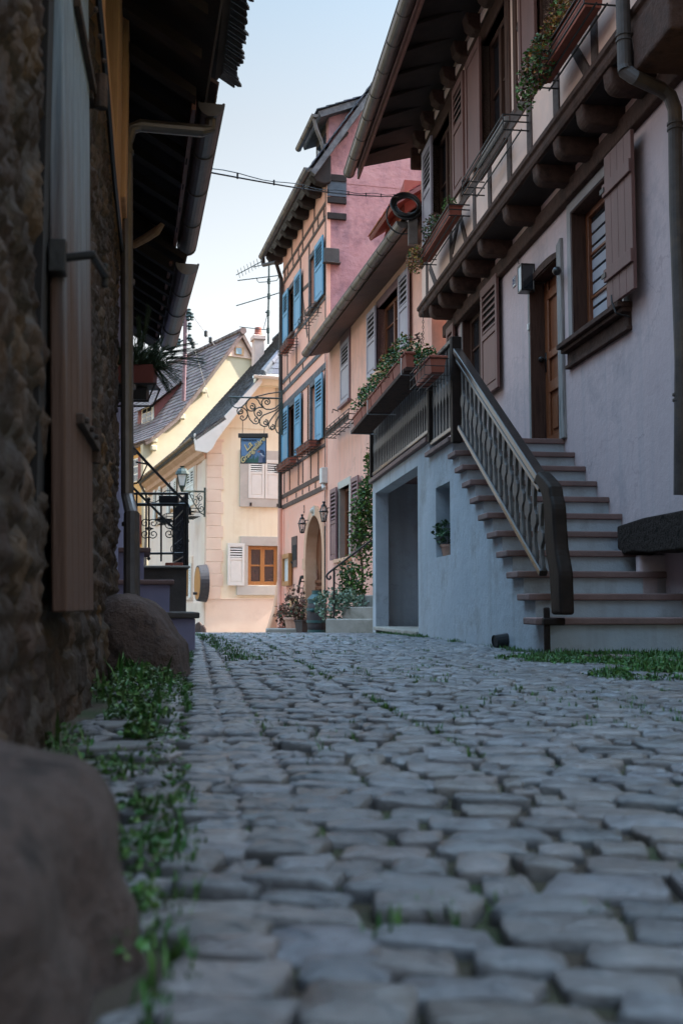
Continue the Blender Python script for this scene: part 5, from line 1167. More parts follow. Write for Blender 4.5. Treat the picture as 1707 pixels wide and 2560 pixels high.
# red tiled roof dormer
nd = -.55
d0 = F.px('4', 960, 1390, nd+.2); d1 = F.px('4', 1440, 925, nd-1.2)
dm = thing('red_dormer', 'small red tiled dormer peeping above the salmon house gutter behind the cable coil', 'dormer', F.P(d0[0]-.3, d0[1]-.9, nd))
sc_ = d0[0]-.12
A = F.px('4', 985, 1400, nd+.25); p0 = F.P(A[0], A[1], nd+.25); B = F.px('4', 1085, 1400, nd)
m = MB(); m.pn(F, nd-2.0, nd+.0, [(B[0], A[1]-1.2), (B[0]-1.6, A[1]-1.2), (B[0]-1.6, A[1]+.55), (B[0], A[1]+.0)]); m.build('wall', X['tile_red'], dm)
E0 = np.array(F.P(A[0]+.05, A[1]-.02, nd+.3)); E1 = np.array(F.P(A[0]-1.9, A[1]-.02, nd+.3)); R0_ = np.array(F.P(A[0]+.05, A[1]+1.35, nd-1.7)); R1_ = np.array(F.P(A[0]-1.9, A[1]+1.35, nd-1.7))
m = MB(); slab(m, [E0, E1, R1_, R0_], .07); m.build('roof_boarding', X['paint_darkred'], dm)
tiles(None, [E0+[0, 0, .01], E1+[0, 0, .01], R1_+[0, 0, .01], R0_+[0, 0, .01]], X['tile_red'], dm, 'roof')
# empty wire rack under the small window
ra = F.px('2', 590, 1640, .22); rb = F.px('2', 790, 1600, .22); z_ = (F.px('2', 590, 1690, .22)[1]+F.px('2', 790, 1600, .22)[1])/2
t = thing('wire_rack', 'empty wrought iron flower box rack under the small closed shutter of the salmon house', 'rack', F.P((ra[0]+rb[0])/2, z_, .1))
wire_rack(t, F, min(ra[0], rb[0]), max(ra[0], rb[0]), z_, .04, .26, .2, .009, 5)
m = MB(); m.box(F, min(ra[0], rb[0])+.1, max(ra[0], rb[0]), z_+.01, z_+.16, .245, .252); m.build('rusty_panel', X['wood_brown'], t)
m = MB(); h = F.px('2', 675, 1500, .02); m.tube([F.P(h[0], h[1]+.02, 0), F.P(h[0], h[1]+.06, .12), F.P(h[0], h[1]-.02, .13)], .012, 6); single(m, 'shutter_hook', X['iron'], 'iron hook on the salmon wall above the empty rack', 'hook')
# steps with handrail and the climbing plant
sp_ = thing('garden_steps', 'three pale concrete steps in front of the salmon house beside the climbing vine', 'steps', F.P(F.sY(17.6), gz(17), .8))
Yq = 17.9
q1 = atY('P', 722, 2050, Yq); q2 = atY('P', 1285, 2010, Yq-.35); zt1 = atY('P', 730, 2035, Yq)[2]
def stp(x0, y0, x1, y1, depth, base, nm):
    a = np.array(atY('P', x0, y0, depth)); b = np.array(atY('P', x1, y1, depth-.35)); z = (a[2]+b[2])/2
    d = (b-a)[:2]; L = np.linalg.norm(d); G = Frame(a[0], a[1], d[0], d[1], -1)
    MB().box(G, 0, L+.8, base, z, -1.6, 0).build(nm, X['concrete'], sp_, bevel=.015); return z
za_ = stp(722, 2030, 1285, 2010, 17.6, gz(17)-.2, 'step'); zb2 = stp(978, 1850, 1450, 1800, 18.1, za_-.02, 'step'); zc2 = stp(1225, 1660, 1460, 1620, 18.6, zb2-.02, 'step')
m = MB(); Yh = 18.0; P_ = lambda x, y, dy=0: atY('P', x, y, Yh+dy)
m.tube([P_(1445, 770, -1.2), P_(1240, 925, -.8), P_(1000, 1110, -.3), P_(860, 1215), P_(780, 1280), P_(750, 1310), P_(742, 1345), P_(755, 1378), P_(783, 1388), P_(805, 1368), P_(803, 1345), P_(785, 1342)], .018, 8)
m.tube([P_(858, 1220), P_(855, 2010)], .018, 8)
m.tube([P_(870, 1430), P_(890, 1460), P_(925, 1468), P_(960, 1455)], .007, 5)
single(m, 'step_handrail', X['iron'], 'slim dark iron handrail with a curled end beside the concrete steps', 'handrail')
vn = thing('climbing_vine', 'climbing plant growing up the salmon wall beside the concrete steps', 'climbing plant', atY('P', 1300, 1640, 18.9))
m = MB()
for pts in (((1310, 1640), (1300, 1400), (1290, 1150), (1260, 900), (1230, 500), (1300, 200), (1390, -100), (1410, -500)), ((1300, 1640), (1320, 1300), (1300, 1000)), ((1120, 1640), (1130, 1400), (1140, 1150)), ((990, 1600), (985, 1300), (990, 1150))):
    m.tube([atY('P', x, y, 19.0) for x, y in pts], .012, 5)
m.build('stems', X['stem'], vn)
rv = random.Random(12); m = MB(); m2 = MB()
for (x, y, rx_, rz_, n) in ((1400, -250, .12, .45, 160), (1410, -520, .05, .35, 50), (1380, 60, .20, .35, 300), (1330, 250, .28, .34, 360), (1300, 420, .26, .3, 260), (1330, 620, .28, .34, 330), (1290, 800, .26, .25, 240), (1200, 1180, .36, .24, 130), (1220, 1390, .36, .26, 210), (1180, 1560, .30, .22, 240), (1040, 1290, .22, .14, 60), (1390, 1040, .1, .2, 40)):
    for mm, f in ((m, .65), (m2, .35)): mm.leaves(atY('P', x, y, 18.85), (rx_*.9, .16, rz_), int(n*f*1.0), .062, rv, shell=0)
m.build('foliage', X['leaf'], vn); m2.build('foliage', X['leaf_dark'], vn)
m = MB(); m.leaves(atY('P', 900, 1800, 18.2), (.42, .25, .30), 420, .07, rv, shell=0); m.leaves(atY('P', 1090, 1700, 18.4), (.35, .25, .18), 260, .07, rv, shell=0)
single(m, 'variegated_shrub', X['leaf_pale'], 'pale variegated shrub at the foot of the iron handrail next to the green barrel', 'shrub')

# ------------------------------------------------------------ house with blue shutters
bh = thing('blue_shutter_house', 'tall peach half timbered house with bright blue shutters and arched doorway', 'house', BL.P(BL.sY(26), 0, 0))
F = BL; s0, s1 = F.px('n', 819, 900)[0], F.px('n', 707, 900)[0]; BB = -1.0
ET = F.px('4', 605, 930)[1]
aL, aZ = F.px('P', 437, 1500); aR = F.px('P', 700, 1500)[0]; atop = F.px('P', 580, 375)[1]; asp = F.px('P', 440, 1040)[1]
ops = []
def wop(k, xl, xr, y, zt, zb, d=.18):
    a, b = F.px(k, xl, y)[0], F.px(k, xr, y)[0]; return (min(a, b), max(a, b), zb, zt, d)
f1t = F.px('2', 245, 1480)[1]; f1b = F.px('2', 240, 1930)[1]
W1 = wop('2', 243, 303, 1600, f1t, f1b); W2 = wop('2', 447, 482, 1400, f1t, f1b)
f2t = F.px('2', 245, 470)[1]; f2b = F.px('2', 240, 880)[1]
W3 = wop('2', 240, 298, 700, f2t, f2b); W4 = wop('2', 440, 475, 300, f2t, f2b)
W2 = (W2[0]-.45, W2[1], *W2[2:]); W4 = (W4[0]-.45, W4[1], *W4[2:])
DD = .21
cell = F.px('P', 200, 760)
ops = [W1, W2, W3, W4, (aR, aL, BB, atop, DD+.02)]
m = wall_grid(F, s0, s1, BB, ET+.3, 0, ops); m.add([F.P(s1, BB, 0), F.P(s1, BB, -6), F.P(s1, ET+.3, -6), F.P(s1, ET+.3, 0)], [(0, 1, 2, 3)]); m.build('wall', X['plaster_peach'], bh)
m = MB()
for o in (W1, W2, W3, W4): m.box(F, o[0]-.2, o[1]+.2, o[2]-.3, o[3]+.3, -.6, -.55)
m.build('room', X['interior'], bh); MB().box(F, s0+.1, s1-.1, BB, ET+.3, -1.3, -1.2).build('sun_block_slab', X['interior'], bh)  # added slab, out of view, blocks sun coming in from the open back
# arched stone doorway
cs = (aL+aR)/2; hw = (aL-aR)/2; m = MB(); T = .24; ri = atop-asp
def ell(r, k, n0=0, n1=math.pi, nn=24): return [(cs+(hw+r)*math.cos(t), asp+(ri+r)*math.sin(t)) for t in np.linspace(n0, n1, nn+1)]
I_, O_ = ell(0, 0), ell(T, 0)
for i in range(24): m.pn(F, -DD, .05, [I_[i], O_[i], O_[i+1], I_[i+1]])
m.box(F, aL-.01, aL+T, BB, asp, -DD, .05).box(F, aR-T, aR, BB, asp, -DD, .05); m.box(F, aL, aL+T+.12, asp-.28, asp-.02, -.5, .06)
m.build('stone_arch', X['sandstone'], bh)
m = MB(); m.box(F, cs-.13, cs+.13, atop+.0, atop+T-.02, .04, .065); m.lathe(F.P(cs, atop+.12, .07), [(.001, -.07), (.05, -.05), (.07, 0), (.05, .05), (.001, .07)], 10); m.build('keystone', X['cut_stone'], bh, bevel=.01)
m = MB(); m.pn(F, -DD-.06, -DD, [(aR, BB)]+[(x, z) for x, z in ell(0, 0)][::1]+[(aL, BB)]); dro = m.build('door', X['wood_door'], bh)
m = MB(); m.box(F, cs-.03, cs+.03, BB, atop-.05, -DD, -DD+.04)
for z in (.15, 1.0, 1.15): m.box(F, aR, aL, gz(25)+z, gz(25)+z+.08, -DD, -DD+.03)
m.build('door_rails', X['wood_door'], dro, bevel=.01)
# beams
def zb(k, x, y): return F.px(k, x, y)[1]
NBm = .02
def hb_(z0, z1, mt, a=s0, b=s1, nm='beam'):
    d_ = (z1-z0)*.11; z0 += d_; z1 -= d_; MB().box(F, a, b, z0, z1, -.02, NBm).build(nm, X[mt], bh, bevel=.008)
b1 = zb('3', 585, 378); b2 = zb('3', 585, 283)
hb_(b1-.13, b1+.02, 'wood_softbrown'); hb_(b2-.09, b2+.06, 'wood_softbrown')
pz1 = zb('2', 588, 1085); hb_(pz1-.08, pz1+.12, 'wood_bluegrey')
z3 = zb('2', 470, 1045); hb_(z3-.08, z3+.07, 'wood_bluegrey'); z4 = zb('2', 460, 955); hb_(z4-.08, z4+.07, 'wood_bluegrey')
z5 = f2b-.16; hb_(z5, z5+.10, 'wood_bluegrey')
z6 = zb('4', 600, 1230); hb_(z6-.06, z6+.06, 'wood_softbrown'); z7 = zb('4', 600, 1110); hb_(z7-.06, z7+.06, 'wood_softbrown')
hb_(f1b-.26, f1b-.16, 'wood_softbrown')
def post(k, x, y, z0, z1, w=.085, mt='wood_softbrown', nm='post'):
    a = F.px(k, x, y)[0]; MB().box(F, a-w/2, a+w/2, z0, z1, -.02, NBm-.004).build(nm, X[mt], bh, bevel=.008)
for x in (215, 262, 338, 376, 445, 510, 575): post('2', x, 1900, b2+.06, f1b-.26 if x not in (262, 338, 445) else f1b-.2)
for x in (240, 318, 372, 430, 485, 540): post('3', x, 500, b1+.02, b2-.09, .08)
for x in (330, 385, 420, 440): post('2', x-15 if x == 385 else x, 1500, f1b-.16, pz1-.08, .11, 'wood_brown_v')
for x in (575, 208): post('2', x, 1500, f1b-.16, pz1-.08, .12)
for x in (262, 375, 498, 575): post('2', x, 1080, z3+.07, z4-.08, .09)
for x in (242, 320, 428, 575): post('2', x, 950, z4+.07, z5, .10)
for x in (355, 430, 575, 208, 585): post('2', x, 500, z5+.1, z6-.06, .11)
for x in (250, 275, 320, 365, 400, 490, 530, 580): post('4', x, 1500, z6+.06, z7-.06, .09)
for x in (310, 400, 500, 600): post('4', x, 1200, z7+.06, ET+.1, .09, 'wood_softbrown')
for (a, b) in (((345, 270), (415, 840)), ((350, 460), (440, 370)), ((500, 640), (520, 560))):
    p_, q_ = F.px('2', *a), F.px('2', *b); MB().bar(F, p_, q_, .10, -.02, NBm-.008).build('brace', X['wood_softbrown'], bh, bevel=.008)
# windows and shutters
for o in (W1, W2, W3, W4):
    window(bh, F, o[0], o[1], o[2], o[3], 0, .14, X['wood_brown_v'], X['glass'], cols=2, rows=3, fw=.09)
    m = MB(); m.box(F, o[0]-.12, o[1]+.12, o[2]-.08, o[2], -.02, .10); m.build('window_sill', X['wood_softbrown'], bh, bevel=.01)
    m = MB(); m.box(F, o[0]-.12, o[0], o[2], o[3]+.12, -.04, .03).box(F, o[1], o[1]+.12, o[2], o[3]+.12, -.04, .03).box(F, o[0], o[1], o[3], o[3]+.12, -.04, .03); m.build('window_posts', X['wood_bluegrey'], bh, bevel=.006)
def bsh(k, x0, x1, y, o):
    a = F.px(k, x0, y, .08)[0]; b = F.px(k, x1, y, .08)[0]; s_ = shutter(bh, F, a, b, o[2]-.05, o[3]+.06, .055, X['paint_blue'], louver=(.58, .92))
    mm = MB(); c_ = (a+b)/2; zc_ = o[2]+(o[3]-o[2])*.3
    mm.leaves(F.P(c_, zc_+.05, .088), (.001, .001, .001), 1, .001)
    for i in range(7):
        t_ = i*.9; cx_, cz_ = c_+.05*math.cos(t_), zc_+.10*math.sin(t_*1.3); mm.pn(F, .078, .080, [(cx_+.022*math.cos(q), cz_+.03*math.sin(q)) for q in np.linspace(0, 6.28, 7)[:-1]])
    mm.build('painted_flowers', X['flower_pink'], s_)
X['flower_pink'] = flat('flower_pink', (.55, .28, .40), .6)
bsh('2', 240, 186, 1700, W1); bsh('2', 302, 350, 1600, W1); bsh('2', 480, 540, 1400, W2); bsh('2', 240, 198, 700, W3); bsh('2', 298, 350, 500, W3); bsh('2', 475, 545, 250, W4)
# cellar hatch, small grated window
m = MB(); a, zt = F.px('P', 195, 720); b, zb_ = F.px('P', 275, 1190); 
m.box(F, min(a, b), max(a, b), zb_, zt, -.0, .025); m.build('small_window', X['wood_softbrown'], bh, bevel=.004); m = MB(); w_ = abs(a-b)
m.box(F, min(a, b)+.0, max(a, b)-w_*.25, zb_+.18, zt-.22, .026, .03); m.build('small_window_pane', X['interior'], bh)
m = MB(); a, zt = F.px('P', 165, 1690); b, _ = F.px('P', 292, 1690); m.box(F, b, a, gz(27)-.2, zt, -.0, .03); m.build('cellar_hatch', X['wood_pine'], bh, bevel=.006)
# painted base pipe, downpipes at the far corner
m = MB(); c0, zc0 = F.px('2', 195, 1700, .12); 
gA = atY('4', 62, 1600, 28.0); 
pt = lambda k, x, y, n=.12: F.P(F.px(k, x, y, n)[0], F.px(k, x, y, n)[1], n)
cr = F.px('n', 702, 900, .1)[0]
g2e = F.px('4', 60, 1570, .5); 
m.tube([F.P(g2e[0], g2e[1]-.05, .5), F.P(g2e[0]-.0, g2e[1]-.25, .48), F.P(cr-.3, g2e[1]-.45, .3), F.P(cr, g2e[1]-.8, .1), F.P(cr, zb('3', 200, 600), .1)], .055, 10); m.build('downpipe', X['zinc_dark'], bh)
m = MB(); m.tube([F.P(cr, zb('3', 200, 600), .1), F.P(cr, BB, .1)], .06, 10); m.build('pipe_base', X['plaster_salmon'], bh)
m = MB(); a = s0+.06; m.tube([F.P(a, F.px('P', 745, 540)[1], .03), F.P(a, BB, .03)], .03, 8); m.tube([F.P(a+.02, F.px('P', 745, -400)[1], .02), F.P(a+.02, F.px('P', 745, 540)[1], .02)], .012, 6); m.build('cable_duct', X['zinc_dark'], bh)
m = MB(); mz = F.px('3', 550, 310, .1); m.box(F, mz[0]-.12, mz[0]+.12, mz[1]-.17, mz[1]+.17, .02, .16); m.tube([F.P(mz[0], mz[1]-.2, .1), F.P(mz[0]-.1, mz[1]-.3, .1)], .05, 8)
single(m, 'meter_box', X['white_plastic'], 'small grey electrical box on the lowest beam near the corner of the peach house', 'electrical box', bevel=.01)
# eaves, gutter, roof
zg = (F.px('4', 60, 1555, .5)[1]+F.px('4', 440, 820, .5)[1])/2; ga_, gb2 = F.px('4', 445, 820, .5)[0], F.px('4', 50, 1570, .5)[0]
m = MB(); gutter(m, F.P(ga_, zg, .5), F.P(gb2, zg, .5), .09); m.build('gutter', X['zinc'], bh)
m = MB(); slab(m, [F.P(ga_+.1, zg+.06, .45), F.P(gb2, zg+.06, .45), F.P(gb2, zg+1.0, -.4), F.P(ga_+.1, zg+1.0, -.4)], .08); m.build('soffit', X['wood_soffit'], bh)
for i in range(9):
    a = ga_+.1+i*(gb2-ga_-.3)/8.3; MB().ps(F, a, a+.24, [(-.05, ET-.10), (.10, ET-.16), (.30, ET-.12), (.42, ET+.02), (.42, zg+.02), (-.05, zg+.4)]).build('eaves_bracket', X['wood_soffit'], bh, bevel=.03)
# rose gable facing the street
GF = Frame(*F.P(s0, 0)[:2], -F.nn[0], -F.nn[1], -1)   # s to the right, n towards the camera
rs = lambda k, x, y, n=0: GF.px(k, x, y, n)
v1 = rs('4', 600, 900); v2 = rs('4', 760, 690); v3 = rs('4', 880, 480)
sl = (v3[1]-v1[1])/max(.2, v3[0]-v1[0]); sl = min(max(sl, 1.0), 1.9)
zr = v1[1]+sl*3.6
m = MB(); m.pn(GF, -.3, 0, [(0, BB), (7.2, BB), (7.2, v1[1]), (3.6, zr), (0, v1[1])]); m.build('gable_wall', X['plaster_rose'], bh)
z0c = v1[1]
for (zz_, hh) in ((rs('4', 640, 905)[1], .16), (rs('4', 640, 1095)[1], .14), (rs('4', 640, 1230)[1], .15)): MB().box(GF, -.02, .42, zz_-hh/2, zz_+hh/2, 0, .06).build('beam_end', X['wood_soffit'], bh, bevel=.01)
m = MB(); m.box(GF, -.02, .42, rs('4', 640, 1060)[1], rs('4', 640, 925)[1], 0, .04); m.build('slate_patch', X['tile_slate'], bh)
m = MB(); m.box(GF, -.03, .06, BB, z0c-.1, -.05, .02); m.build('corner_strip', X['plaster_peach'], bh, bevel=.01)
p = rs('4', 640, 1570); m = MB(); m.box(GF, p[0]-.17, p[0]+.17, p[1]-.16, p[1]+.16, -.02, .10); m.box(GF, p[0]-.2, p[0]+.2, p[1]-.19, p[1]-.16, -.02, .14); single(m, 'stone_corbel', X['dark_stone'], 'dark stone corbel block stuck in the rose gable wall', 'corbel', bevel=.02)
# main roof: near verge runs along the gable
def rp2(s, z, n): return np.array(GF.P(s, z, n))
ov = .28; depth = 5.3
m = MB(); e_ = -.45; ze = z0c-.1
slab(m, [rp2(e_, ze+.10, ov), rp2(e_, ze+.10, -depth), rp2(3.6, zr+.22, -depth), rp2(3.6, zr+.22, ov)], .12); slab(m, [rp2(3.6, zr+.22, ov), rp2(3.6, zr+.22, -depth), rp2(7.6, z0c-.2, -depth), rp2(7.6, z0c-.2, ov)], .12); m.build('roof_boarding', X['wood_bluegrey'], bh)
tiles(None, [rp2(e_-.08, ze+.10, ov+.03), rp2(e_-.08, ze+.10, -depth), rp2(3.6, zr+.24, -depth), rp2(3.6, zr+.24, ov+.03)], X['tile_slate'], bh, 'roof', w=.22, ov=.22)
# big dormer flush with the gable
dz1 = F.px('4', 590, 350, -.05)[1]; dz_ = rs('4', 590, 385); dr_ = rs('4', 975, 215)
m = MB(); m.pn(GF, -.28, .008, [(.02, z0c-.1), (4.2, z0c-.1), (4.2, dz_[1]+.42*4.2), (.02, dz_[1])]); m.build('dormer_cheek', X['plaster_rose'], bh)
dl = (F.px('4', 465, 700, 0)[0]-s0)*.74
m = MB(); m.box(F, s0+.02, s0+dl, z0c+.0, dz_[1], -2.5, -.03); m.build('dormer_front', X['wood_darkgrey'], bh)
m = MB(); m.box(F, s0+.25, s0+dl-.25, z0c+.9, dz_[1]-.25, -.03, .0); m.build('dormer_window', X['glass'], bh, bevel=.01)
A_ = lambda s, z, n: np.array(GF.P(s, z, n))
m = MB(); dov = -.26; q0 = dz_[1]+.42*dov
slab(m, [A_(dov, q0+.14, .2), A_(dov, q0+.14, -dl-.25), A_(4.3, dz_[1]+.42*4.3+.14, -dl-.25), A_(4.3, dz_[1]+.42*4.3+.14, .2)], .14); m.build('dormer_roof', X['wood_bluegrey'], bh)
tiles(None, [A_(dov-.04, q0+.15, .24), A_(dov-.04, q0+.15, -dl-.25), A_(4.3, dz_[1]+.42*4.3+.15, -dl-.25), A_(4.3, dz_[1]+.42*4.3+.15, .24)], X['tile_slate'], bh, 'dormer_tiles', w=.22, ov=.22)
m = MB(); gutter(m, A_(dov-.08, q0+.06, .2), A_(dov-.08, q0+.06, -dl-.3), .07); m.tube([A_(dov-.08, q0, .1), A_(dov-.02, q0-.25, .1), A_(-.16, q0-.5, .06), A_(-.1, q0-.75, .06), A_(-.1, z0c+.1, .06)], .045, 8); m.build('dormer_gutter', X['zinc'], bh)

# things on and in front of it
def lantern(k, x, y, label):
    Fh = BL; c = Fh.px(k, x, y, .2); n = .2
    t = thing('wall_lantern', label, 'lantern', Fh.P(c[0], c[1], 0)); t['group'] = 'lanterns flanking the arched doorway'
    base = np.array(Fh.P(c[0], c[1], n)); sc = 1.0; m = MB()
    sc = .62
    def ringp(r, z): return [base+[r*sc*math.cos(a), r*sc*math.sin(a), z*sc] for a in np.linspace(0, 2*math.pi, 7)[:-1]+.3]
    b0, b1, b2 = ringp(.075, -.30), ringp(.145, .04), ringp(.075, .24)
    for i in range(6):
        m.tube([b0[i], b1[i]], .009, 5); m.tube([b1[i], b2[i]], .009, 5)
    for rr, z in ((.075, -.30), (.155, .04), (.08, .24)): m.tube(ringp(rr, z), .014, 5, closed=True)
    m.lathe(base+[0, 0, -.21], [(.001, 0), (.03, .012), (.048, .028)], 6); m.lathe(base+[0, 0, .15], [(.053, 0), (.025, .04), (.016, .055), (.04, .08), (.03, .095), (.001, .10)], 8)
    m.lathe(base+[0, 0, -.18], [(.014, 0), (.014, .08)], 6)
    p0 = np.array(Fh.P(c[0], c[1]+.1, 0)); m.tube([p0, (p0+base)/2+[0, 0, .06], base+[0, 0, .02]], .010, 6); m.lathe(p0-[0, 0, .08], [(.022, 0), (.022, .14)], 8)
    m.build('frame', X['iron'], t)
    g = MB()
    for i in range(6):
        j = (i+1) % 6; g.add([b0[i], b0[j], b1[j], b1[i]], [(0, 1, 2, 3)]); g.add([b1[i], b1[j], b2[j], b2[i]], [(0, 1, 2, 3)])
    g.build('panes', X['lantern_glass'], t)
def clear_glass(name):
    m = bpy.data.materials.new(name); m.use_nodes = True; b = m.node_tree.nodes['Principled BSDF']; b.inputs['Transmission Weight'].default_value = 0; b.inputs['Base Color'].default_value = (.9, .92, .9, 1); b.inputs['Roughness'].default_value = .1; b.inputs['Alpha'].default_value = .12; return m
X['lantern_glass'] = clear_glass('lantern_glass')
lantern('P', 352, 520, 'black hexagonal lantern left of the arched doorway under the house number')
lantern('P', 695, 330, 'black hexagonal lantern right of the arched doorway at the corner of the peach house')
p = F.px('P', 380, 280, .01); hn = single(MB().box(F, p[0]-.1, p[0]+.1, p[1]-.12, p[1]+.12, .001, .006), 'house_number', X['plaster_peach'], 'dark house number 3 painted above the left lantern', 'house number')
text_mb('3', F, p[0], p[1], .007, .26, bold=.01).build('numeral', X['iron'], hn)
def bbox_(k, A, B, label, gap=True):
    a = F.px(k, *A, .22); b = F.px(k, *B, .22); z = (a[1]+b[1])/2; lo, hi = min(a[0], b[0]), max(a[0], b[0])
    t = thing('window_box', label, 'window box', F.P((lo+hi)/2, z, .2)); t['group'] = 'window boxes on the blue shuttered house'
    mid = (lo+hi)/2
    for (p_, q_) in ((lo, mid-.02), (mid+.02, hi)):
        m = MB(); m.extr([F.P(p_+.015, z, .15), F.P(q_-.015, z, .15), F.P(q_-.015, z, .29), F.P(p_+.015, z, .29)], [F.P(p_, z+.16, .13), F.P(q_, z+.16, .13), F.P(q_, z+.16, .31), F.P(p_, z+.16, .31)]); m.build('box', X['terracotta'], t, bevel=.008)
    wire_rack(t, F, lo-.06, hi+.06, z-.01, .05, .34, .15, .009, 4); return t
bbox_('2', (170, 2000), (290, 1965), 'pair of red troughs under the far first floor blue shutters')
bbox_('2', (345, 1870), (462, 1810), 'pair of red troughs in a rack under the near first floor blue shutter')
bbox_('2', (200, 970), (272, 940), 'small red troughs under the top floor blue shutters')
a = F.px('2', 370, 720, .2); b = F.px('2', 480, 680, .2); t = thing('scroll_rack', 'empty scrolled iron flower rack below the top right blue shutter', 'rack', F.P((a[0]+b[0])/2, a[1], .2))
wire_rack(t, F, min(a[0], b[0]), max(a[0], b[0]), (a[1]+b[1])/2, .05, .3, .2, .008, 5)
# menu board on a post
a = F.px('P', 25, 1000, .35); b = F.px('P', 85, 1500, .35); t = thing('menu_board', 'wooden framed restaurant menu board mounted at the far corner of the peach house', 'menu board', F.P(a[0], b[1], .2))
YM = 26.6; mc = atY('P', 58, 1230, YM); zt = atY('P', 80, 980, YM)[2]; zb_ = atY('P', 80, 1490, YM)[2]; hw = atY('P', 92, 1200, YM)[0]-atY('P', 25, 1200, YM)[0]
ms0 = F.px('P', 135, 1230, .12)[0]; ms1 = F.px('P', 28, 1230, .12)[0]; zt = F.px('P', 70, 985, .12)[1]; zb_ = F.px('P', 70, 1495, .12)[1]; G = Frame(*F.P((ms0+ms1)/2, 0, .03)[:2], F.d[0], F.d[1], 1); w2 = abs(ms1-ms0)/2
m = MB(); m.box(G, -w2, w2, zb_, zb_+.12, 0, .09).box(G, -w2, w2, zt-.12, zt, 0, .09).box(G, -w2, -w2+.09, zb_+.12, zt-.12, 0, .09).box(G, w2-.09, w2, zb_+.12, zt-.12, 0, .09); m.build('frame', X['wood_window'], t, bevel=.008)
MB().box(G, -w2+.09, w2-.09, zb_+.12, zt-.12, .02, .03).build('sheet', X['glass_milky'], t)
MB().tube([F.P(F.px('P', 195, 1138, .03)[0], F.px('P', 195, 1138, .03)[1], .03), G.P(-w2, (zt+zb_)/2+.2, .03)], .018, 6).build('bracket', X['iron'], t)
# wall handle rail left of the door
m = MB(); pp_ = lambda x, y, n: F.P(*F.px('P', x, y, n), n)
m.tube([pp_(355, 1380, .25), pp_(355, 1340, .25), pp_(335, 1340, .25), pp_(300, 1500, .3), pp_(285, 1600, .3)], .028, 8); m.tube([pp_(335, 1422, .25), pp_(388, 1422, 0)], .015, 6); m.tube([pp_(300, 1527, .28), pp_(355, 1527, 0)], .015, 6)
single(m, 'wall_handrail', X['iron'], 'short black handrail fixed on the peach wall left of the stone arch', 'handrail')
# barrel
Yb = 21.6; c0 = atY('P', 585, 1900, Yb); w_ = (atY('P', 745, 1900, Yb)[0]-atY('P', 425, 1900, Yb)[0])/2; zt = atY('P', 585, 1700, Yb)[2]; zb_ = gz(Yb)-.02; H = zt-zb_
t = thing('wooden_barrel', 'dark barrel with teal lid and hoops standing by the arched doorway', 'barrel', (c0[0], Yb, zb_))
m = MB(); m.lathe((c0[0], Yb, zb_), [(w_*.82, 0), (w_*.93, H*.25), (w_, H*.5), (w_*.96, H*.75), (w_*.86, H)], 26); m.build('staves', X['barrel_wood'], t, smooth=True)
for f_, h_ in ((.08, .09), (.36, .07), (.70, .08), (.93, .10)):
    m = MB(); r = w_*(1.015-.18*((f_-.5)/.5)**2*.95); m.lathe((c0[0], Yb, zb_+H*f_-h_/2*H), [(r, 0), (r+.008, 0), (r+.008, h_*H), (r, h_*H)], 26); m.build('hoop', X['barrel_green'], t)
m = MB(); m.lathe((c0[0], Yb, zb_+H), [(w_*.98, -.03), (w_*.98, 0), (w_*.55, .09), (w_*.5, .09), (w_*.5, .16), (w_*.52, .17), (.001, .175)], 26); m.build('lid', X['barrel_green'], t)
m = MB(); m.lathe((c0[0]-w_*.45, Yb-w_*.88, zb_+H*.62), [(.001, 0), (.05, .02), (.06, .05), (.001, .08)], 10); m.build('bung', X['barrel_green'], t)
# pots and dry plants by the wall
def pot(x, y, Y, r, h, mt, label, plant, square=False, seed=1):
    c = atY('P', x, y, Y); z = gz(Y)-.01; t = thing('plant_pot', label, 'plant pot', (c[0], Y, z))
    m = MB(); m.lathe((c[0], Y, z), [(r*.72, 0), (r*.95, h*.85), (r*1.06, h*.86), (r*1.06, h), (r*.9, h), (r*.88, h*.9)], 4 if square else 16); m.build('pot', X[mt], t, bevel=.008)
    r_ = random.Random(seed); m = MB()
    for _ in range(12):
        a = r_.uniform(0, 6.28); m.tube([(c[0], Y, z+h*.9), (c[0]+.1*math.cos(a), Y+.1*math.sin(a), z+h+plant*.5), (c[0]+.2*math.cos(a), Y+.2*math.sin(a), z+h+plant*r_.uniform(.6, 1))], .006, 4)
    m.build('stems', X['stem'], t)
    m = MB(); m.leaves((c[0], Y, z+h+plant*.45), (.28, .25, plant*.55), 120, .09, r_, shell=.1); m.build('dry_leaves', X['leaf_dry'], t)
    m = MB(); m.leaves((c[0], Y, z+h+plant*.35), (.26, .25, plant*.4), 40, .08, r_, shell=.1); m.build('foliage', X['leaf_dark'], t)
pot(245, 2080, 24.6, .26, .36, 'terracotta_pale', 'pale terracotta pot with a tall withered plant left of the barrel', .75, seed=2)
pot(355, 2110, 23.6, .18, .30, 'dark_stone', 'small dark square pot with withered stems touching the barrel', .5, True, seed=3)
pot(80, 2060, 26.0, .17, .16, 'terracotta', 'low bushy withered plant at the far corner beside the peach drainpipe', .6, seed=4)
c = atY('P', 140, 2120, 24.3); m = MB(); G = Frame(c[0], c[1], 1, .1, -1); m.box(G, -.5, .45, gz(24.3)-.05, gz(24.3)+.1, -.5, .1); single(m, 'stone_slab', X['concrete'], 'flat worn stone slab under the withered pots', 'slab', bevel=.03)
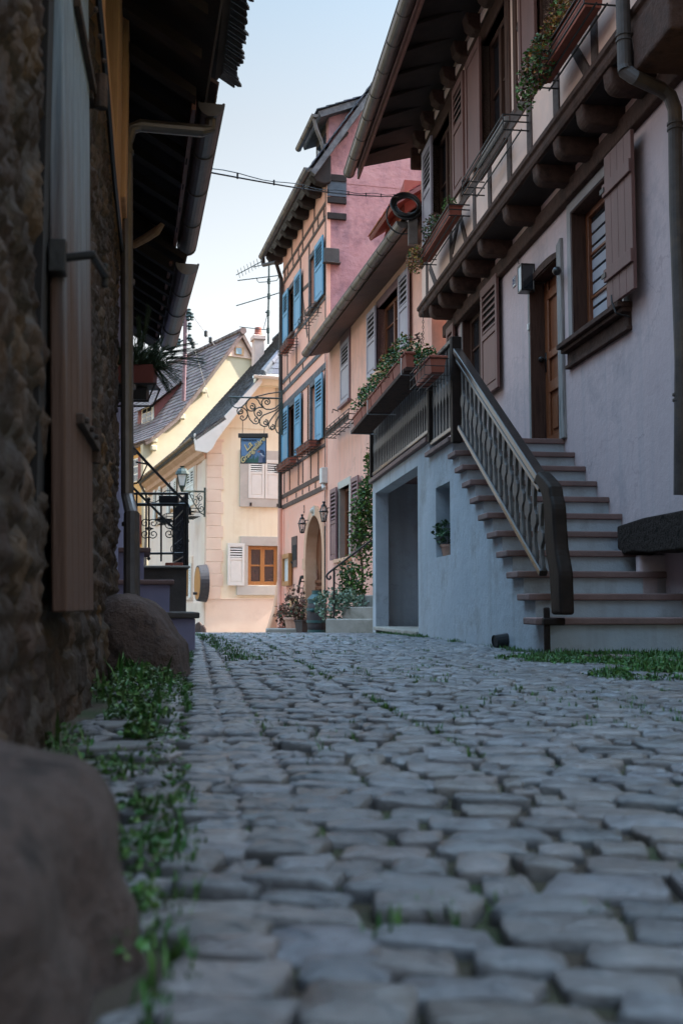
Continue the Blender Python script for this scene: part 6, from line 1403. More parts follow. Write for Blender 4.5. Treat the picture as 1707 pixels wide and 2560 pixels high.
c = atY('M', 1025, 2130, 29.2); z = gz(29.2); t_ = MB(); G = Frame(c[0], c[1], 1, .2, -1); t_.pn(G, -.25, .2, [(-.32, z-.1), (.25, z-.1), (.25, z+1.0), (.12, z+1.42), (.02, z+1.4), (-.08, z+.7)]); single(t_, 'guard_stone', X['sandstone'], 'tall tapering sandstone guard stone at the corner of the lane by the peach house', 'guard stone', bevel=.06, seg=3)

# cable across the street and the coil
m = MB(); a = np.array(atY('4', 0, 905, 8.4)); a = A1+(B1-A1)*.62+np.array([0, 0, .05]); a = atY('n', 520, 430, 7.4); e = np.array(atY('C', 170, 548, 15.0))
pts = []; 
for i in range(25):
    t = i/24; p_ = a*(1-t)+e*t; p_ = p_-np.array([0, 0, .05*math.sin(math.pi*t)]); pts.append(p_)
m.tube(pts, .0065, 6); m.tube([p_+np.array([0, 0, .028+.010*math.sin(i*1.1)]) for i, p_ in enumerate(pts)], .004, 5)
for i in range(2, 24, 3): m.tube([pts[i]-[0, 0, .010], pts[i]+[0, 0, .036]], .008, 5)
single(m, 'overhead_cable', X['cable'], 'thin black cable strung across the street below the pale sky', 'cable')
cc = np.array(atY('C', 275, 665, 15.1)); rr = abs(atY('C', 430, 665, 15.1)[0]-atY('C', 110, 665, 15.1)[0])/2; m = MB(); rc = random.Random(2)
for i in range(13):
    r = rr*rc.uniform(.88, 1.08); tl = rc.uniform(-.2, .2); o_ = [rc.uniform(-.03, .03) for _ in range(3)]
    m.tube([cc+np.array([r*math.cos(t)+o_[0], .10*math.sin(t+tl)+o_[1], r*1.02*math.sin(t)+o_[2]]) for t in np.linspace(0, 2*math.pi, 33)[:-1]], .016, 6, closed=True)
m.tube([cc+np.array([rr*1.25*math.cos(t)-.05, .05, rr*1.45*math.sin(t)-.12]) for t in np.linspace(2.6, 6.1, 22)], .012, 6)
single(m, 'cable_coil', X['cable'], 'coil of thick black cable hanging at the corner of the timber framed house', 'cable coil', smooth=True)
m = MB(); b_ = atY('C', 350, 960, 15.1); m.box(Frame(b_[0], b_[1], 1, 0, -1), -.07, .07, b_[2]-.22, b_[2]+.25, -.05, .06); single(m, 'junction_box', X['zinc'], 'small grey junction box hanging under the cable coil', 'junction box', bevel=.01)

# ------------------------------------------------------------ yellow house at the end of the street
yh = thing('yellow_house', 'pale yellow gabled house with white shutters closing the end of the street', 'house', YF.P(0, gz(32), 0))
F = YF; BZ_ = -1.0
ez = F.px('M', 562, 905)[1]; hp_ = F.px('M', 905, 530); hz_ = hp_[1]
q1s = F.px('M', 668, 1500)[0]
ua = F.px('M', 838, 1080)[0]; ub = F.px('M', 1048, 1080)[0]; uzt = F.px('M', 838, 1040)[1]; uzb = F.px('M', 838, 1295)[1]
ga, gb = F.px('M', 835, 1700)[0], F.px('M', 1030, 1700)[0]; gzt, gzb = F.px('M', 835, 1605)[1], F.px('M', 835, 1862)[1]
plz = F.px('M', 700, 1957)[1]
SE = 9.0
# wall with openings below the eave, gable polygon above
m = wall_grid(F, 0, SE, BZ_, ez, 0, [(ga, gb, gzb, gzt, .16)])
m.add([F.P(0, ez, 0), F.P(SE, ez, 0), F.P(SE, hz_+1, 0), F.P(hp_[0]+.0, hz_+.0, 0)], [(0, 1, 2, 3)])
m.build('wall', X['plaster_yellow'], yh)
MB().box(F, ga-.4, gb+.4, gzb-.3, gzt+.3, -.9, -.85).build('room', X['interior'], yh)
# shell coloured plinth and quoins, slightly proud
m = MB(); m.box(F, 0, SE, BZ_, plz, 0, .04); m.box(F, 0, SE, plz, plz+.03, 0, .055); m.build('plinth', X['quoin'], yh, bevel=.006)
m = MB(); qh = .36; z = plz+.03; i = 0
while z < ez-.0:
    w_ = q1s-.03+(.06 if i % 2 else 0); m.box(F, .0, w_, z+.006, min(z+qh, ez), 0, .03); z += qh; i += 1
m.build('quoins', X['quoin'], yh, bevel=.006)
# frames
m = MB(); o = (ua, ub, uzb, uzt); T = .26
m.box(F, o[0]-T, o[0], o[2], o[3], 0, .05).box(F, o[1], o[1]+T, o[2], o[3], 0, .05).box(F, o[0]-T, o[1]+T, o[3], o[3]+.28, 0, .052).box(F, o[0]-T, o[1]+T, o[2]-.26, o[2], 0, .052); m.build('window_surround', X['cut_stone'], yh, bevel=.006)
mid = (ua+ub)/2
shutter(yh, F, ua, mid-.01, uzb+.0, uzt, .03, X['paint_white'], louver=(.68, .95)); shutter(yh, F, ub, mid+.01, uzb, uzt, .03, X['paint_white'], louver=(.68, .95))
m = MB(); o = (ga, gb, gzb, gzt); T = .24
m.box(F, o[0]-T, o[0], o[2]-.02, o[3], -.1, .05).box(F, o[1], o[1]+T, o[2]-.02, o[3], -.1, .05).box(F, o[0]-T, o[1]+T, o[3], o[3]+.28, -.1, .052).box(F, o[0]-T-.1, o[1]+T+.1, o[2]-.30, o[2]-.02, -.1, .08); m.build('window_surround', X['cut_stone'], yh, bevel=.006)
fr = window(yh, F, ga, gb, gzb, gzt, 0, .10, X['wood_window'], X['glass'], cols=2, rows=2, fw=.11, mw=.05)
MB().box(F, (ga+gb)/2+.2, gb-.2, gzb+.15, gzt-.7, -.10, -.096).build('curtain', X['plaster_yellow'], fr)
MB().box(F, ga+.35, ga+.7, gzb+.15, gzt-.75, -.10, -.096).build('curtain', X['paint_plum'], fr)
a = F.px('M', 705, 1700, .1)[0]; shutter(yh, F, a, ga-.12, gzb-.02, gzt+.06, .07, X['paint_white'], louver=(.66, .95))
m = MB()
for (x, y) in ((852, 1335), (1028, 1343), (825, 1912), (1040, 1915)): p = F.px('M', x, y); m.box(F, p[0]-.03, p[0]+.03, p[1]-.05, p[1]+.05, 0, .07)
m.build('shutter_stop', X['iron'], yh); 
MB().box(F, F.px('M', 1015, 600)[0], F.px('M', 1050, 600)[0]+.3, F.px('M', 1015, 830)[1], F.px('M', 1015, 560)[1], 0, .02).build('blind_window', X['plaster_buff'], yh)
MB().box(F, q1s, SE, F.px('M', 800, 838)[1], F.px('M', 800, 838)[1]+.05, 0, .015).build('string_course', X['plaster_yellow'], yh)
# side wall
F2 = YS; LS = F2.px('N', 215, 900)[0]; LS = min(max(LS, 8), 12)
m = MB(); m.add([F2.P(0, BZ_, 0), F2.P(LS, BZ_, 0), F2.P(LS, ez, 0), F2.P(0, ez, 0)], [(0, 1, 2, 3)]); m.add([F2.P(LS, BZ_, 0), F2.P(LS, BZ_, -8), F2.P(LS, ez, -8), F2.P(LS, ez, 0)], [(0, 1, 2, 3)]); m.build('side_wall', X['plaster_shell'], yh)
m = MB(); m.box(F2, .0, .55, BZ_, ez, 0, .03); m.box(F2, .55, LS, BZ_, plz-.1, 0, .03); m.build('side_quoins', X['quoin'], yh)
def swin(x0, x1, yt, yb, closed):
    a, zt = F2.px('N', x0, yt); b, _ = F2.px('N', x1, yt); _, zb_ = F2.px('N', x0, yb); lo, hi = min(a, b), max(a, b); T = .2
    m = MB(); m.box(F2, lo-T, hi+T, zb_-.2, zt+.22, 0, .04); m.build('window_surround', X['quoin'], yh, bevel=.006)
    if closed:
        c = (lo+hi)/2; shutter(yh, F2, lo, c-.01, zb_, zt, .045, X['paint_white'], louver=(.6, .95)); shutter(yh, F2, hi, c+.01, zb_, zt, .045, X['paint_white'], louver=(.6, .95))
    else:
        m = MB(); m.box(F2, lo, hi, zb_, zt, .03, .05); m.build('window', X['glass'], yh); w_ = hi-lo
        shutter(yh, F2, lo-.02, lo-.02-w_*.48, zb_, zt, .05, X['paint_white'], louver=(.6, .95)); shutter(yh, F2, hi+.02, hi+.02+w_*.48, zb_, zt, .05, X['paint_white'], louver=(.6, .95))
swin(690, 615, 350, 735, True); swin(485, 440, 480, 800, False); swin(330, 295, 560, 880, False)
a, zt = F2.px('N', 665, 1260); m = MB(); m.box(F2, a, a+1.2, F2.px('N', 640, 1700)[1], zt, 0, .05); m.build('ground_window', X['quoin'], yh); m = MB(); m.box(F2, a+.35, a+1.0, F2.px('N', 640, 1660)[1], zt-.25, .05, .07); m.build('pane', X['glass'], yh)
shutter(yh, F2, a+.32, a+.02, F2.px('N', 640, 1680)[1], zt-.22, .06, X['paint_white'], louver=(.5, .95))
# cornice and gutter
m = MB(); m.ps(F2, .0, LS, [(0, ez-.62), (.05, ez-.60), (.07, ez-.50), (.16, ez-.44), (.18, ez-.30), (.32, ez-.18), (.36, ez-.04), (0, ez)]); m.build('cornice', X['sandstone'], yh)
m = MB(); gutter(m, F2.P(-.05, ez+.02, .42), F2.P(LS, ez+.02, .42), .08); m.tube([F2.P(LS-.05, ez-.05, .42), F2.P(LS-.02, ez-.35, .25), F2.P(LS+.1, ez-.6, .1), F2.P(LS+.1, BZ_, .1)], .055, 8); m.build('gutter', X['zinc'], yh)
# roof
def Q(s, z, n): return np.array(F.P(s, z, n))
tn = (hz_-ez)/(hp_[0]+.0); tn = min(max(tn, 1.05), 1.5); ridge_s = 5.2; rz = ez+tn*ridge_s
dp = F2.px('O', 220, 1480, .4)[0]; dp = LS+.2
k1 = .9
def le(s, n): return Q(s, (ez-.04+(s+.45)*.75 if s < .45 else ez-.04+.675+(s-.45)*tn*1.0), n)
nv = .35
hipn = -2.6
vs = [le(-.45, nv), le(-.45, -dp), le(.45, -dp), le(.45, nv)]
tiles(None, [le(-.45, nv), le(-.45, -dp), le(.45, -dp), le(.45, nv)], X['tile_dark'], yh, 'roof')
zhip = le(hp_[0], 0)[2]
tiles(None, [le(.45, nv), le(.45, -dp), le(ridge_s, -dp), le(ridge_s, hipn)], X['tile_dark'], yh, 'roof', w=.2, ov=.18)
# the roof strip next to the white verge and the half hip
A_ = le(.45, nv); B_ = le(hp_[0]+.05, nv); Cc = le(ridge_s, hipn)
m = MB(); slab(m, [le(.45, nv), le(.45, -dp), le(ridge_s, -dp), le(ridge_s, hipn)], .1); slab(m, vs, .1)
m.add([A_+[0, 0, .0], B_, Cc], [(0, 1, 2)]); m.build('roof_boarding', X['tile_dark'], yh)
r_ = MB(); k = 12
E0 = B_-[0, 0, .0]; E1 = Q(2*ridge_s-hp_[0], B_[2], nv); R0 = Cc; 
tiles(None, [E0, E1, Q(ridge_s+.3, Cc[2], hipn), R0], X['tile_slate'], yh, 'hip_roof', w=.24, ov=.3)
m = MB()
for i in range(11):
    a = E0+(R0-E0)*(i/11); b = E0+(R0-E0)*((i+1.1)/11); m.tube([a+[0, 0, .03], b+[0, 0, .07]], [.11, .085], 8)
m.build('hip_tiles', X['tile_slate'], yh)
m = MB()
pa_, pb_2 = le(ridge_s, hipn), le(ridge_s, -dp)
for i in range(20):
    a = pa_+(pb_2-pa_)*(i/20); b = pa_+(pb_2-pa_)*((i+1.08)/20); m.tube([a+[0, 0, .0], b+[0, 0, .04]], [.13, .11], 8)
m.build('ridge_tiles', X['tile_dark'], yh)
# right slope
m = MB(); slab(m, [Q(ridge_s, Cc[2], hipn), Q(ridge_s, Cc[2], -dp), Q(11, ez, -dp), Q(11, ez, nv)], .15); m.build('right_roof', X['tile_dark'], yh)
# white bargeboard
m = MB(); t = .22
pts = [(-.40, ez-.42), (-.05, ez-.48), (.10, ez-.35), (.25, ez-.05), (.50, ez+.30), (hp_[0]+.02, hz_-.12), (hp_[0]+.06, hz_+.14), (.42, le(.45, 0)[2]-.02), (-.45, le(-.45, 0)[2]-.04)]
m.pn(F, nv-.06, nv, pts); m.ps(F, -.45, -.4, [(nv-.05, ez-.05), (nv, ez-.05), (nv, ez+.08), (nv-.05, ez+.08)]); m.pn(F, .0, nv-.06, [(-.05, ez-.45), (.10, ez-.35), (.25, ez-.05), (.50, ez+.30), (hp_[0], hz_-.12), (hp_[0], hz_-.08), (.48, ez+.36), (-.05, ez-.3)])
m.build('bargeboard', X['paint_white'], yh, bevel=.006)
m = MB(); m.ps(F, hp_[0]-.15, SE, [(-.0, hz_-.18), (.22, hz_-.15), (.30, hz_+.03), (.0, hz_+.05)]); m.build('hip_cornice', X['plaster_yellow'], yh); m = MB(); gutter(m, Q(hp_[0]-.25, hz_+.08, .38), Q(SE, hz_+.08, .38), .08); m.build('hip_gutter', X['paint_white'], yh)
# chimney and aerial
cx = atY('O', 1275, 330, 43.0); s_ = (np.array(cx)[:2]-F.o)@F.d; n_ = (np.array(cx)[:2]-F.o)@F.nn
t0 = atY('O', 1275, 240, 43)[2]; w_ = .20
m = MB(); m.box(F, s_-w_, s_+w_, t0-4, t0, n_-.25, n_+.25); m.box(F, s_-w_-.06, s_+w_+.06, t0-.18, t0, n_-.3, n_+.3); m.build('chimney', X['plaster_cream'], yh, bevel=.02)
m = MB(); ct = np.array(F.P(s_, t0, n_)); zt = atY('O', 1275, 155, 43)[2]-t0; m.lathe(ct, [(.20, -.0), (.17, .12), (.145, .14), (.135, zt), (.10, zt)], 14); m.build('chimney_pot', X['terracotta'], yh)
an = thing('roof_aerial', 'tall thin television aerial mast with crossed antennas above the yellow house', 'aerial', atY('n', 671, 846, 40))
ZM['a'] = (580, 640, 10.69); Pa = lambda x, y, dy=0: atY('a', x, y, 40.0+dy)
m = MB(); m.tube([Pa(990, 110), Pa(985, 1000), Pa(970, 1500), Pa(970, 2350)], .034, 8); m.build('mast', X['iron_green'], an)
m = MB(); m.tube([Pa(110, 510), Pa(860, 110)], .018, 6); m.tube([Pa(560, 300), Pa(1000, 190)], .018, 6)
for i in range(8): a = Pa(180+i*85, 475-i*47); m.tube([a+[0, -.5, 0], a+[0, .5, 0]], .011, 5)
m.build('yagi', X['iron_green'], an)
m = MB(); m.tube([Pa(150, 655), Pa(1300, 515)], .02, 6); m.tube([Pa(670, 590), Pa(680, 660), Pa(720, 705), Pa(985, 685), Pa(1190, 655), Pa(1240, 600), Pa(1245, 530)], .016, 6); m.build('dipole', X['iron_green'], an)
m = MB(); m.tube([Pa(110, 1330), Pa(880, 1100), Pa(985, 1070), Pa(1290, 975)], .02, 6); m.build('yagi', X['iron_green'], an)
m = MB(); m.tube([Pa(200, 1893), Pa(970, 1978)], .016, 6); m.tube([Pa(890, 1500), Pa(1010, 1515)], .03, 6); m.tube([Pa(960, 1510), Pa(840, 1960)], .012, 4)
for p in (Pa(985, 660), Pa(985, 1060), Pa(968, 1510), Pa(965, 1975)): m.lathe(p-[0, 0, .12], [(.06, 0), (.06, .2)], 8)
m.build('dipole', X['iron_green'], an)

# street lamp on the corner of the yellow house
Fl = YS; lm = thing('street_lamp', 'green lantern street lamp on a scrolled wall bracket at the corner of the yellow house', 'street lamp', Fl.P(.4, 3, 0))
Yl = 31.3; L0 = lambda x, y: np.array(atY('N', x, y, Yl))
c = L0(550, 570); top = L0(550, 345)[2]; zsh = L0(550, 430)[2]; zbt = L0(550, 550)[2]; r1 = (L0(612, 430)-L0(492, 430))[0]/2; r0 = r1*.55
m = MB(); 
def rg4(r, z): return [np.array([c[0]+r*math.cos(a), Yl+r*math.sin(a), z]) for a in (math.pi/4+.1, 3*math.pi/4+.1, 5*math.pi/4+.1, 7*math.pi/4+.1)]
A4, B4 = rg4(r1*1.15, zsh), rg4(r0*1.15, zbt)
for i in range(4): m.tube([A4[i], B4[i]], .018, 5)
m.tube(A4, .025, 5, closed=True); m.tube(B4, .022, 5, closed=True)
hh = top-zsh; m.lathe((c[0], Yl, zsh), [(r1*1.25, 0), (r1*1.05, hh*.35), (r1*.75, hh*.62), (r1*.72, hh*.7), (r1*.3, hh*.8), (r1*.3, hh*.9), (r1*.55, hh*.97), (.001, hh)], 8)
m.lathe((c[0], Yl, zbt-.16), [(.03, 0), (.05, .05), (r0*.9, .15), (r0, .16)], 8); m.build('lantern_frame', X['iron_green'], lm)
g = MB(); g.extr(A4, B4); g.build('glass', X['glass_milky'], lm)
m = MB(); e0 = L0(545, 598); e1 = np.array(atY('N', 780, 605, 31.9)); m.tube([e0, e1], .03, 6); m.tube([e1+[0, 0, .12], e1-[0, 0, .75]], .03, 6)
d_ = (e1-e0)/np.linalg.norm(e1-e0)
for (t, z, r, sg) in ((.42, -.16, .14, 1), (.62, -.30, .15, -1), (.80, -.18, .12, 1), (.86, -.50, .13, 1)):
    b = e0+(e1-e0)*t+[0, 0, z]; m.tube([b+d_*a*sg+np.array([0, 0, q]) for a, q in spiral((0, 0), r, .02, 1.5, 1.5, 22)], .014, 5)
m.tube([e0+(e1-e0)*.3+[0, 0, -.02], e0+(e1-e0)*.5+[0, 0, -.3], e0+(e1-e0)*.8+[0, 0, -.62], e1-[0, 0, .7]], .018, 5); m.build('bracket', X['iron_green'], lm)
# barrel end on the side wall
bc = YS.px('N', 690, 1530, .3); t = thing('wall_barrel', 'round barrel front with dark rim mounted on the side wall of the yellow house', 'barrel', YS.P(bc[0], bc[1], 0))
rb_ = (atY('N', 700, 1350, 34)[2]-atY('N', 700, 1712, 34)[2])/2; cb = bc; zc_ = YS.px('N', 700, 1532, .3)[1]
m = MB(); ang = np.linspace(0, 2*math.pi, 33)[:-1]
ri = [YS.P(cb[0]+rb_*math.cos(a), zc_+rb_*math.sin(a), 0) for a in ang]; ro_ = [YS.P(cb[0]+rb_*.93*math.cos(a), zc_+rb_*.93*math.sin(a), .26) for a in ang]; m.extr(ri, ro_); m.build('staves', X['barrel_wood'], t)
m = MB(); m.extr([YS.P(cb[0]+rb_*.85*math.cos(a), zc_+rb_*.85*math.sin(a), .24) for a in ang], [YS.P(cb[0]+rb_*.85*math.cos(a), zc_+rb_*.85*math.sin(a), .266) for a in ang]); m.build('barrel_head', X['wood_window'], t)
m = MB(); m.tube([YS.P(cb[0], zc_-.3, .26), YS.P(cb[0], zc_-.3, .38)], .04, 8); m.build('tap', X['iron'], t)
# guard stones at the corner
for (x, y, Y_, w_, h_, lab) in ((720, 1960, 31.2, .16, .55, 'small pink guard stone at the very corner of the yellow house'), (765, 1990, 31.0, .12, .42, 'lower slanting guard stone just right of the corner stone')):
    c = atY('N', x, y, Y_); m = MB(); G = Frame(c[0], Y_, 1, .1, -1); m.pn(G, -.15, .15, [(-w_, -.7), (w_, -.7), (w_*.7, c[2]), (w_*.1, c[2]+.12), (-w_*.6, c[2]+.05)]); o_ = single(m, 'guard_stone', X['rock'], lab, 'guard stone', bevel=.04)
# wire rack on side wall
p = YS.px('N', 650, 870, .2); t = thing('wire_rack', 'empty green wire rack below the first white shutters on the side wall', 'rack', YS.P(p[0], p[1], .2)); wire_rack(t, YS, p[0]-.5, p[0]+.5, p[1], .05, .35, .25, .014, 4)
p = YS.px('N', 390, 920, .2); t = thing('wire_rack', 'empty wire rack low on the side wall behind the landing railing', 'rack', YS.P(p[0], p[1], .2)); wire_rack(t, YS, p[0]-1.0, p[0]+1.0, p[1], .05, .35, .25, .014, 6)

# ------------------------------------------------------------ restaurant sign hanging from the blue shuttered house
Ys = 27.6; S_ = lambda x, y, dy=0: np.array(atY('S', x, y, Ys+dy))
sg = thing('restaurant_sign', 'square blue painted restaurant sign hanging under a green scrolled bracket', 'sign', S_(405, 1305))
br = MB(); r_ = .017
br.tube([S_(30, 268), S_(440, 278), S_(830, 290)], .022, 6); br.tube([S_(440, 262), S_(640, 212), S_(860, 183)], .016, 6); br.tube([S_(443, 290), S_(443, 255)], .03, 6)
def scr(cx, cy, r0, r1, a0, tr, k=26): br.tube([S_(cx+a, cy+b) for a, b in spiral((0, 0), r0, r1, a0, tr, k)], r_, 5)
scr(118, 325, 40, 14, -1.6, .95); br.tube([S_(x, y) for x, y in ((40, 300), (38, 345), (60, 395), (105, 430), (160, 440), (215, 425), (270, 375), (310, 320), (345, 290), (390, 280), (440, 290), (475, 320), (500, 370), (545, 430), (600, 460), (670, 462), (740, 440), (800, 390), (830, 350))], r_, 5)
scr(382, 418, 52, 10, -1.9, 1.4); br.tube([S_(x, y) for x, y in ((345, 290), (300, 340), (285, 400), (300, 450), (345, 485), (390, 485), (425, 455), (430, 410))], r_, 5)
scr(612, 345, 52, 10, -1.6, 1.4); br.tube([S_(x, y) for x, y in ((600, 290), (555, 300), (528, 345), (535, 395), (560, 430))], r_, 5)
scr(198, 500, 42, 10, -1.6, 1.3); br.tube([S_(x, y) for x, y in ((195, 432), (160, 445), (145, 480), (155, 520), (180, 545))], r_, 5)
br.tube([S_(x, y) for x, y in ((195, 432), (250, 440), (295, 485), (310, 540), (295, 590), (260, 625), (225, 630), (195, 600), (200, 570), (225, 560), (245, 580), (232, 598))], r_, 5)
scr(487, 525, 48, 10, -1.6, 1.4); br.tube([S_(x, y) for x, y in ((560, 430), (490, 430), (440, 450), (410, 500), (425, 555), (465, 590))], r_, 5)
br.tube([S_(x, y) for x, y in ((300, 465), (310, 540), (345, 620), (400, 680), (445, 690), (480, 670), (490, 635), (465, 595), (430, 600), (415, 630), (435, 655), (455, 640))], r_, 5)
scr(590, 665, 45, 10, -1.6, 1.4); br.tube([S_(x, y) for x, y in ((830, 400), (760, 470), (650, 515), (560, 550), (510, 600), (495, 650), (510, 700), (560, 728), (610, 722), (640, 680))], r_, 5)
scr(695, 740, 42, 10, -1.6, 1.3); br.tube([S_(x, y) for x, y in ((830, 440), (740, 530), (660, 640), (635, 700), (650, 755), (690, 780), (730, 760))], r_, 5)
br.tube([S_(x, y) for x, y in ((860, 450), (800, 560), (750, 660), (740, 750), (770, 820), (820, 850), (850, 840))], r_, 5); scr(818, 790, 25, 8, -1.6, 1.2)
br.tube([S_(845, 160), S_(845, 860)], .03, 6); br.build('bracket', X['iron_green'], sg)
m = MB(); m.tube([S_(233, 630), S_(228, 845)], .008, 4); m.tube([S_(575, 730), S_(567, 845)], .008, 4); m.build('chains', X['stem'], sg)
G = Frame(S_(405, 1000)[0], Ys, 1, 0, -1); cxs = S_(405, 1000)[0]
L_ = lambda x, y: (S_(x, y)[0]-cxs, S_(x, y)[2])
a, b = L_(165, 840), L_(628, 905); MB().box(G, a[0], b[0], b[1], a[1], -.06, .06).build('top_bar', X['black_plastic'], sg, bevel=.008)
a, b = L_(200, 905), L_(602, 1312); MB().box(G, a[0], b[0], b[1], a[1], -.03, .03).build('board', X['black_plastic'], sg, bevel=.004)
c0, c1 = L_(213, 915), L_(590, 1298)
sb = mat('sign_blue', [(.06, .19, .36), (.15, .25, .42), (.08, .22, .36)], 2.5, .5, .05, 30)
pn = MB().box(G, c0[0], c1[0], c1[1], c0[1], .03, .033).build('painting', sb, sg)
m = MB(); rs_ = random.Random(4); gx0, gz0 = L_(215, 1296); gx1, gz1 = L_(500, 1170)
for i in range(60):
    x = rs_.uniform(gx0, gx1-.03); h = (gz1-gz0)*rs_.uniform(.5, 1.0); w_ = .018; m.pn(G, .0335+i*1e-5, .0345+i*1e-5, [(x-w_, gz0), (x+w_, gz0), (x+w_*.6+rs_.uniform(-.02, .02), gz0+h)])
m.build('reeds', flat('reeds', (.05, .13, .10), .6), pn)
X['goose_grey'] = flat('goose_grey', (.16, .17, .26), .6); X['goose_dark'] = flat('goose_dark', (.03, .06, .13), .6); X['goose_white'] = flat('goose_white', (.55, .55, .62), .6); X['goose_beak'] = flat('goose_beak', (.42, .16, .12), .6)
def gp(pts, n, mt, nm): MB().pn(G, n, n+.0015, [L_(x, y) for x, y in pts]).build(nm, X[mt], pn)
gp(((478, 1296), (482, 1240), (500, 1190), (530, 1160), (560, 1190), (585, 1240), (588, 1296)), .036, 'goose_grey', 'bird')
gp(((478, 1120), (510, 1095), (545, 1098), (572, 1125), (580, 1180), (575, 1215), (555, 1200), (540, 1160), (520, 1145), (492, 1143)), .038, 'goose_dark', 'bird')
gp(((498, 1148), (530, 1150), (550, 1185), (575, 1190), (560, 1205), (530, 1185)), .040, 'goose_white', 'bird')
gp(((455, 1128), (500, 1110), (505, 1135), (470, 1138)), .040, 'goose_beak', 'bird')
gp(((545, 1230), (586, 1210), (588, 1296), (545, 1296)), .0375, 'goose_dark', 'bird')
X['gold'] = flat('gold', (.72, .55, .26), .5); X['ink'] = flat('ink', (.01, .03, .06), .6)
def st_(s, x, y, size, rot, n, mt, nm, shear=.35, bold=.004):
    p = L_(x, y); text_mb(s, G, p[0], p[1], n, size, shear=shear, rot=rot, depth=.003, bold=bold).build(nm, X[mt], pn)
ag = math.atan2(.30, .33)
st_('La', 320, 1052, .24, .80, .040, 'ink', 'lettering', bold=.009); st_('La', 314, 1046, .24, .80, .044, 'gold', 'lettering')
st_('Grangelière', 393, 1110, .182, .82, .042, 'ink', 'lettering', bold=.009); st_('Grangelière', 387, 1104, .182, .82, .046, 'gold', 'lettering')
st_('restaurant', 332, 945, .095, 0, .040, 'ink', 'lettering', shear=.1, bold=.002)

# ------------------------------------------------------------ steep roofed house behind
kh = thing('steep_roofed_house', 'buff gabled house with a steep brown tiled roof and red dormer behind the yellow one', 'house', (-5, 48, -.77))
ap = np.array(atY('O', 1105, 195, 50)); KF = Frame(ap[0], ap[1], 1, .63, -1)
kz = lambda x, y, n=0: KF.px('O', x, y, n)
prof = [kz(1105, 195), kz(940, 420), kz(700, 735), kz(450, 1050), kz(210, 1245), kz(150, 1275)]
rprof = [(-s*.9, z) for s, z in prof[1:]]
wz = prof[-1][1]
m = MB(); m.pn(KF, -.3, -.02, [(s, z-.1) for s, z in prof]+[(prof[-2][0], -1), (rprof[-1][0], -1)]+[(s, z-.1) for s, z in rprof[::-1]]); m.build('gable_wall', X['plaster_buff'], kh)
g1_ = kz(945, 425); m = MB(); m.pn(KF, -.02, .04, [prof[0], (prof[0][0]-.02+(g1_[0])*1., g1_[1]), (-g1_[0]*.9, g1_[1])]); m.build('gable_top', X['plaster_cream'], kh)
a, b = kz(1043, 340), kz(1128, 430); MB().box(KF, a[0], b[0], b[1], a[1], .04, .08).build('attic_window_frame', X['wood_pine'], kh)
a, b = kz(1052, 352), kz(1106, 420); MB().box(KF, a[0], b[0], b[1], a[1], .08, .10).build('attic_window', X['glass_bright'], kh)
D = 16
for i in range(len(prof)-1):
    (sa, za), (sb_, zb_) = prof[i], prof[i+1]
    tiles(None, [KF.P(sb_, zb_, .25), KF.P(sb_, zb_, -D), KF.P(sa, za, -D), KF.P(sa, za, .25)], X['tile_brown'], kh, 'roof', w=.3, ov=.27, th=.03)
m = MB()
for i in range(len(prof)-1):
    (sa, za), (sb_, zb_) = prof[i], prof[i+1]; slab(m, [KF.P(sb_, zb_-.02, .22), KF.P(sb_, zb_-.02, -D), KF.P(sa, za-.02, -D), KF.P(sa, za-.02, .22)], .14)
(sa, za), (sb_, zb_) = prof[0], rprof[-1]
for i in range(len(rprof)):
    p0 = prof[0] if i == 0 else rprof[i-1]; p1 = rprof[i]; slab(m, [KF.P(p1[0], p1[1], .22), KF.P(p1[0], p1[1], -D), KF.P(p0[0], p0[1], -D), KF.P(p0[0], p0[1], .22)], .16)
m.build('roof_boarding', X['tile_brown'], kh)
m = MB()
for i in range(40):
    a = np.array(KF.P(0, ap[2], .3-i*.4)); m.tube([a, a+(np.array(KF.P(0, ap[2], .3-(i+1.1)*.4))-a)+[0, 0, .03]], [.17, .14], 7)
m.build('ridge_tiles', X['tile_brown'], kh)
for (x, y) in ((740, 765), (528, 1022), (255, 1250), (250, 1330)):
    p = kz(x, y, .1); MB().box(KF, p[0]-.15, p[0]+.15, p[1]-.16, p[1]+.12, .0, .22).build('purlin_end', X['plaster_buff'], kh, bevel=.06)
# ochre eaves wall with dark red shutters
ws = prof[-2][0]+.1; KS = Frame(*KF.P(ws, 0, -.3)[:2], -KF.nn[0], -KF.nn[1], 1)
MB().box(KS, 0, D, -1, wz+.1, -3, 0).build('side_wall', X['plaster_ochre'], kh)
def kwin(xa, xb, yt, yb, nm='side_window'):
    a, zt = KS.px('N', xa, yt); b, _ = KS.px('N', xb, yt); _, z0_ = KS.px('N', xa, yb); lo, hi = min(a, b), max(a, b)
    m = MB(); m.box(KS, lo, hi, z0_, zt, 0, .06); f = m.build(nm, X['paint_white'], kh); m = MB(); w_ = hi-lo
    for i in range(2):
        for j in range(3): m.box(KS, lo+w_*(.08+.46*i), lo+w_*(.46+.46*i), z0_+(zt-z0_)*(.05+.32*j), z0_+(zt-z0_)*(.30+.32*j), .06, .075)
    m.build('pane', X['glass'], f)
    MB().box(KS, lo-w_*.9, lo-.04, z0_-.05, zt+.05, .02, .09).build('shutter', X['paint_darkred'], kh, bevel=.01); MB().box(KS, hi+.04, hi+w_*.9, z0_-.05, zt+.05, .02, .09).build('shutter', X['paint_darkred'], kh, bevel=.01)
kwin(118, 58, 262, 500); kwin(95, 40, 860, 1130)
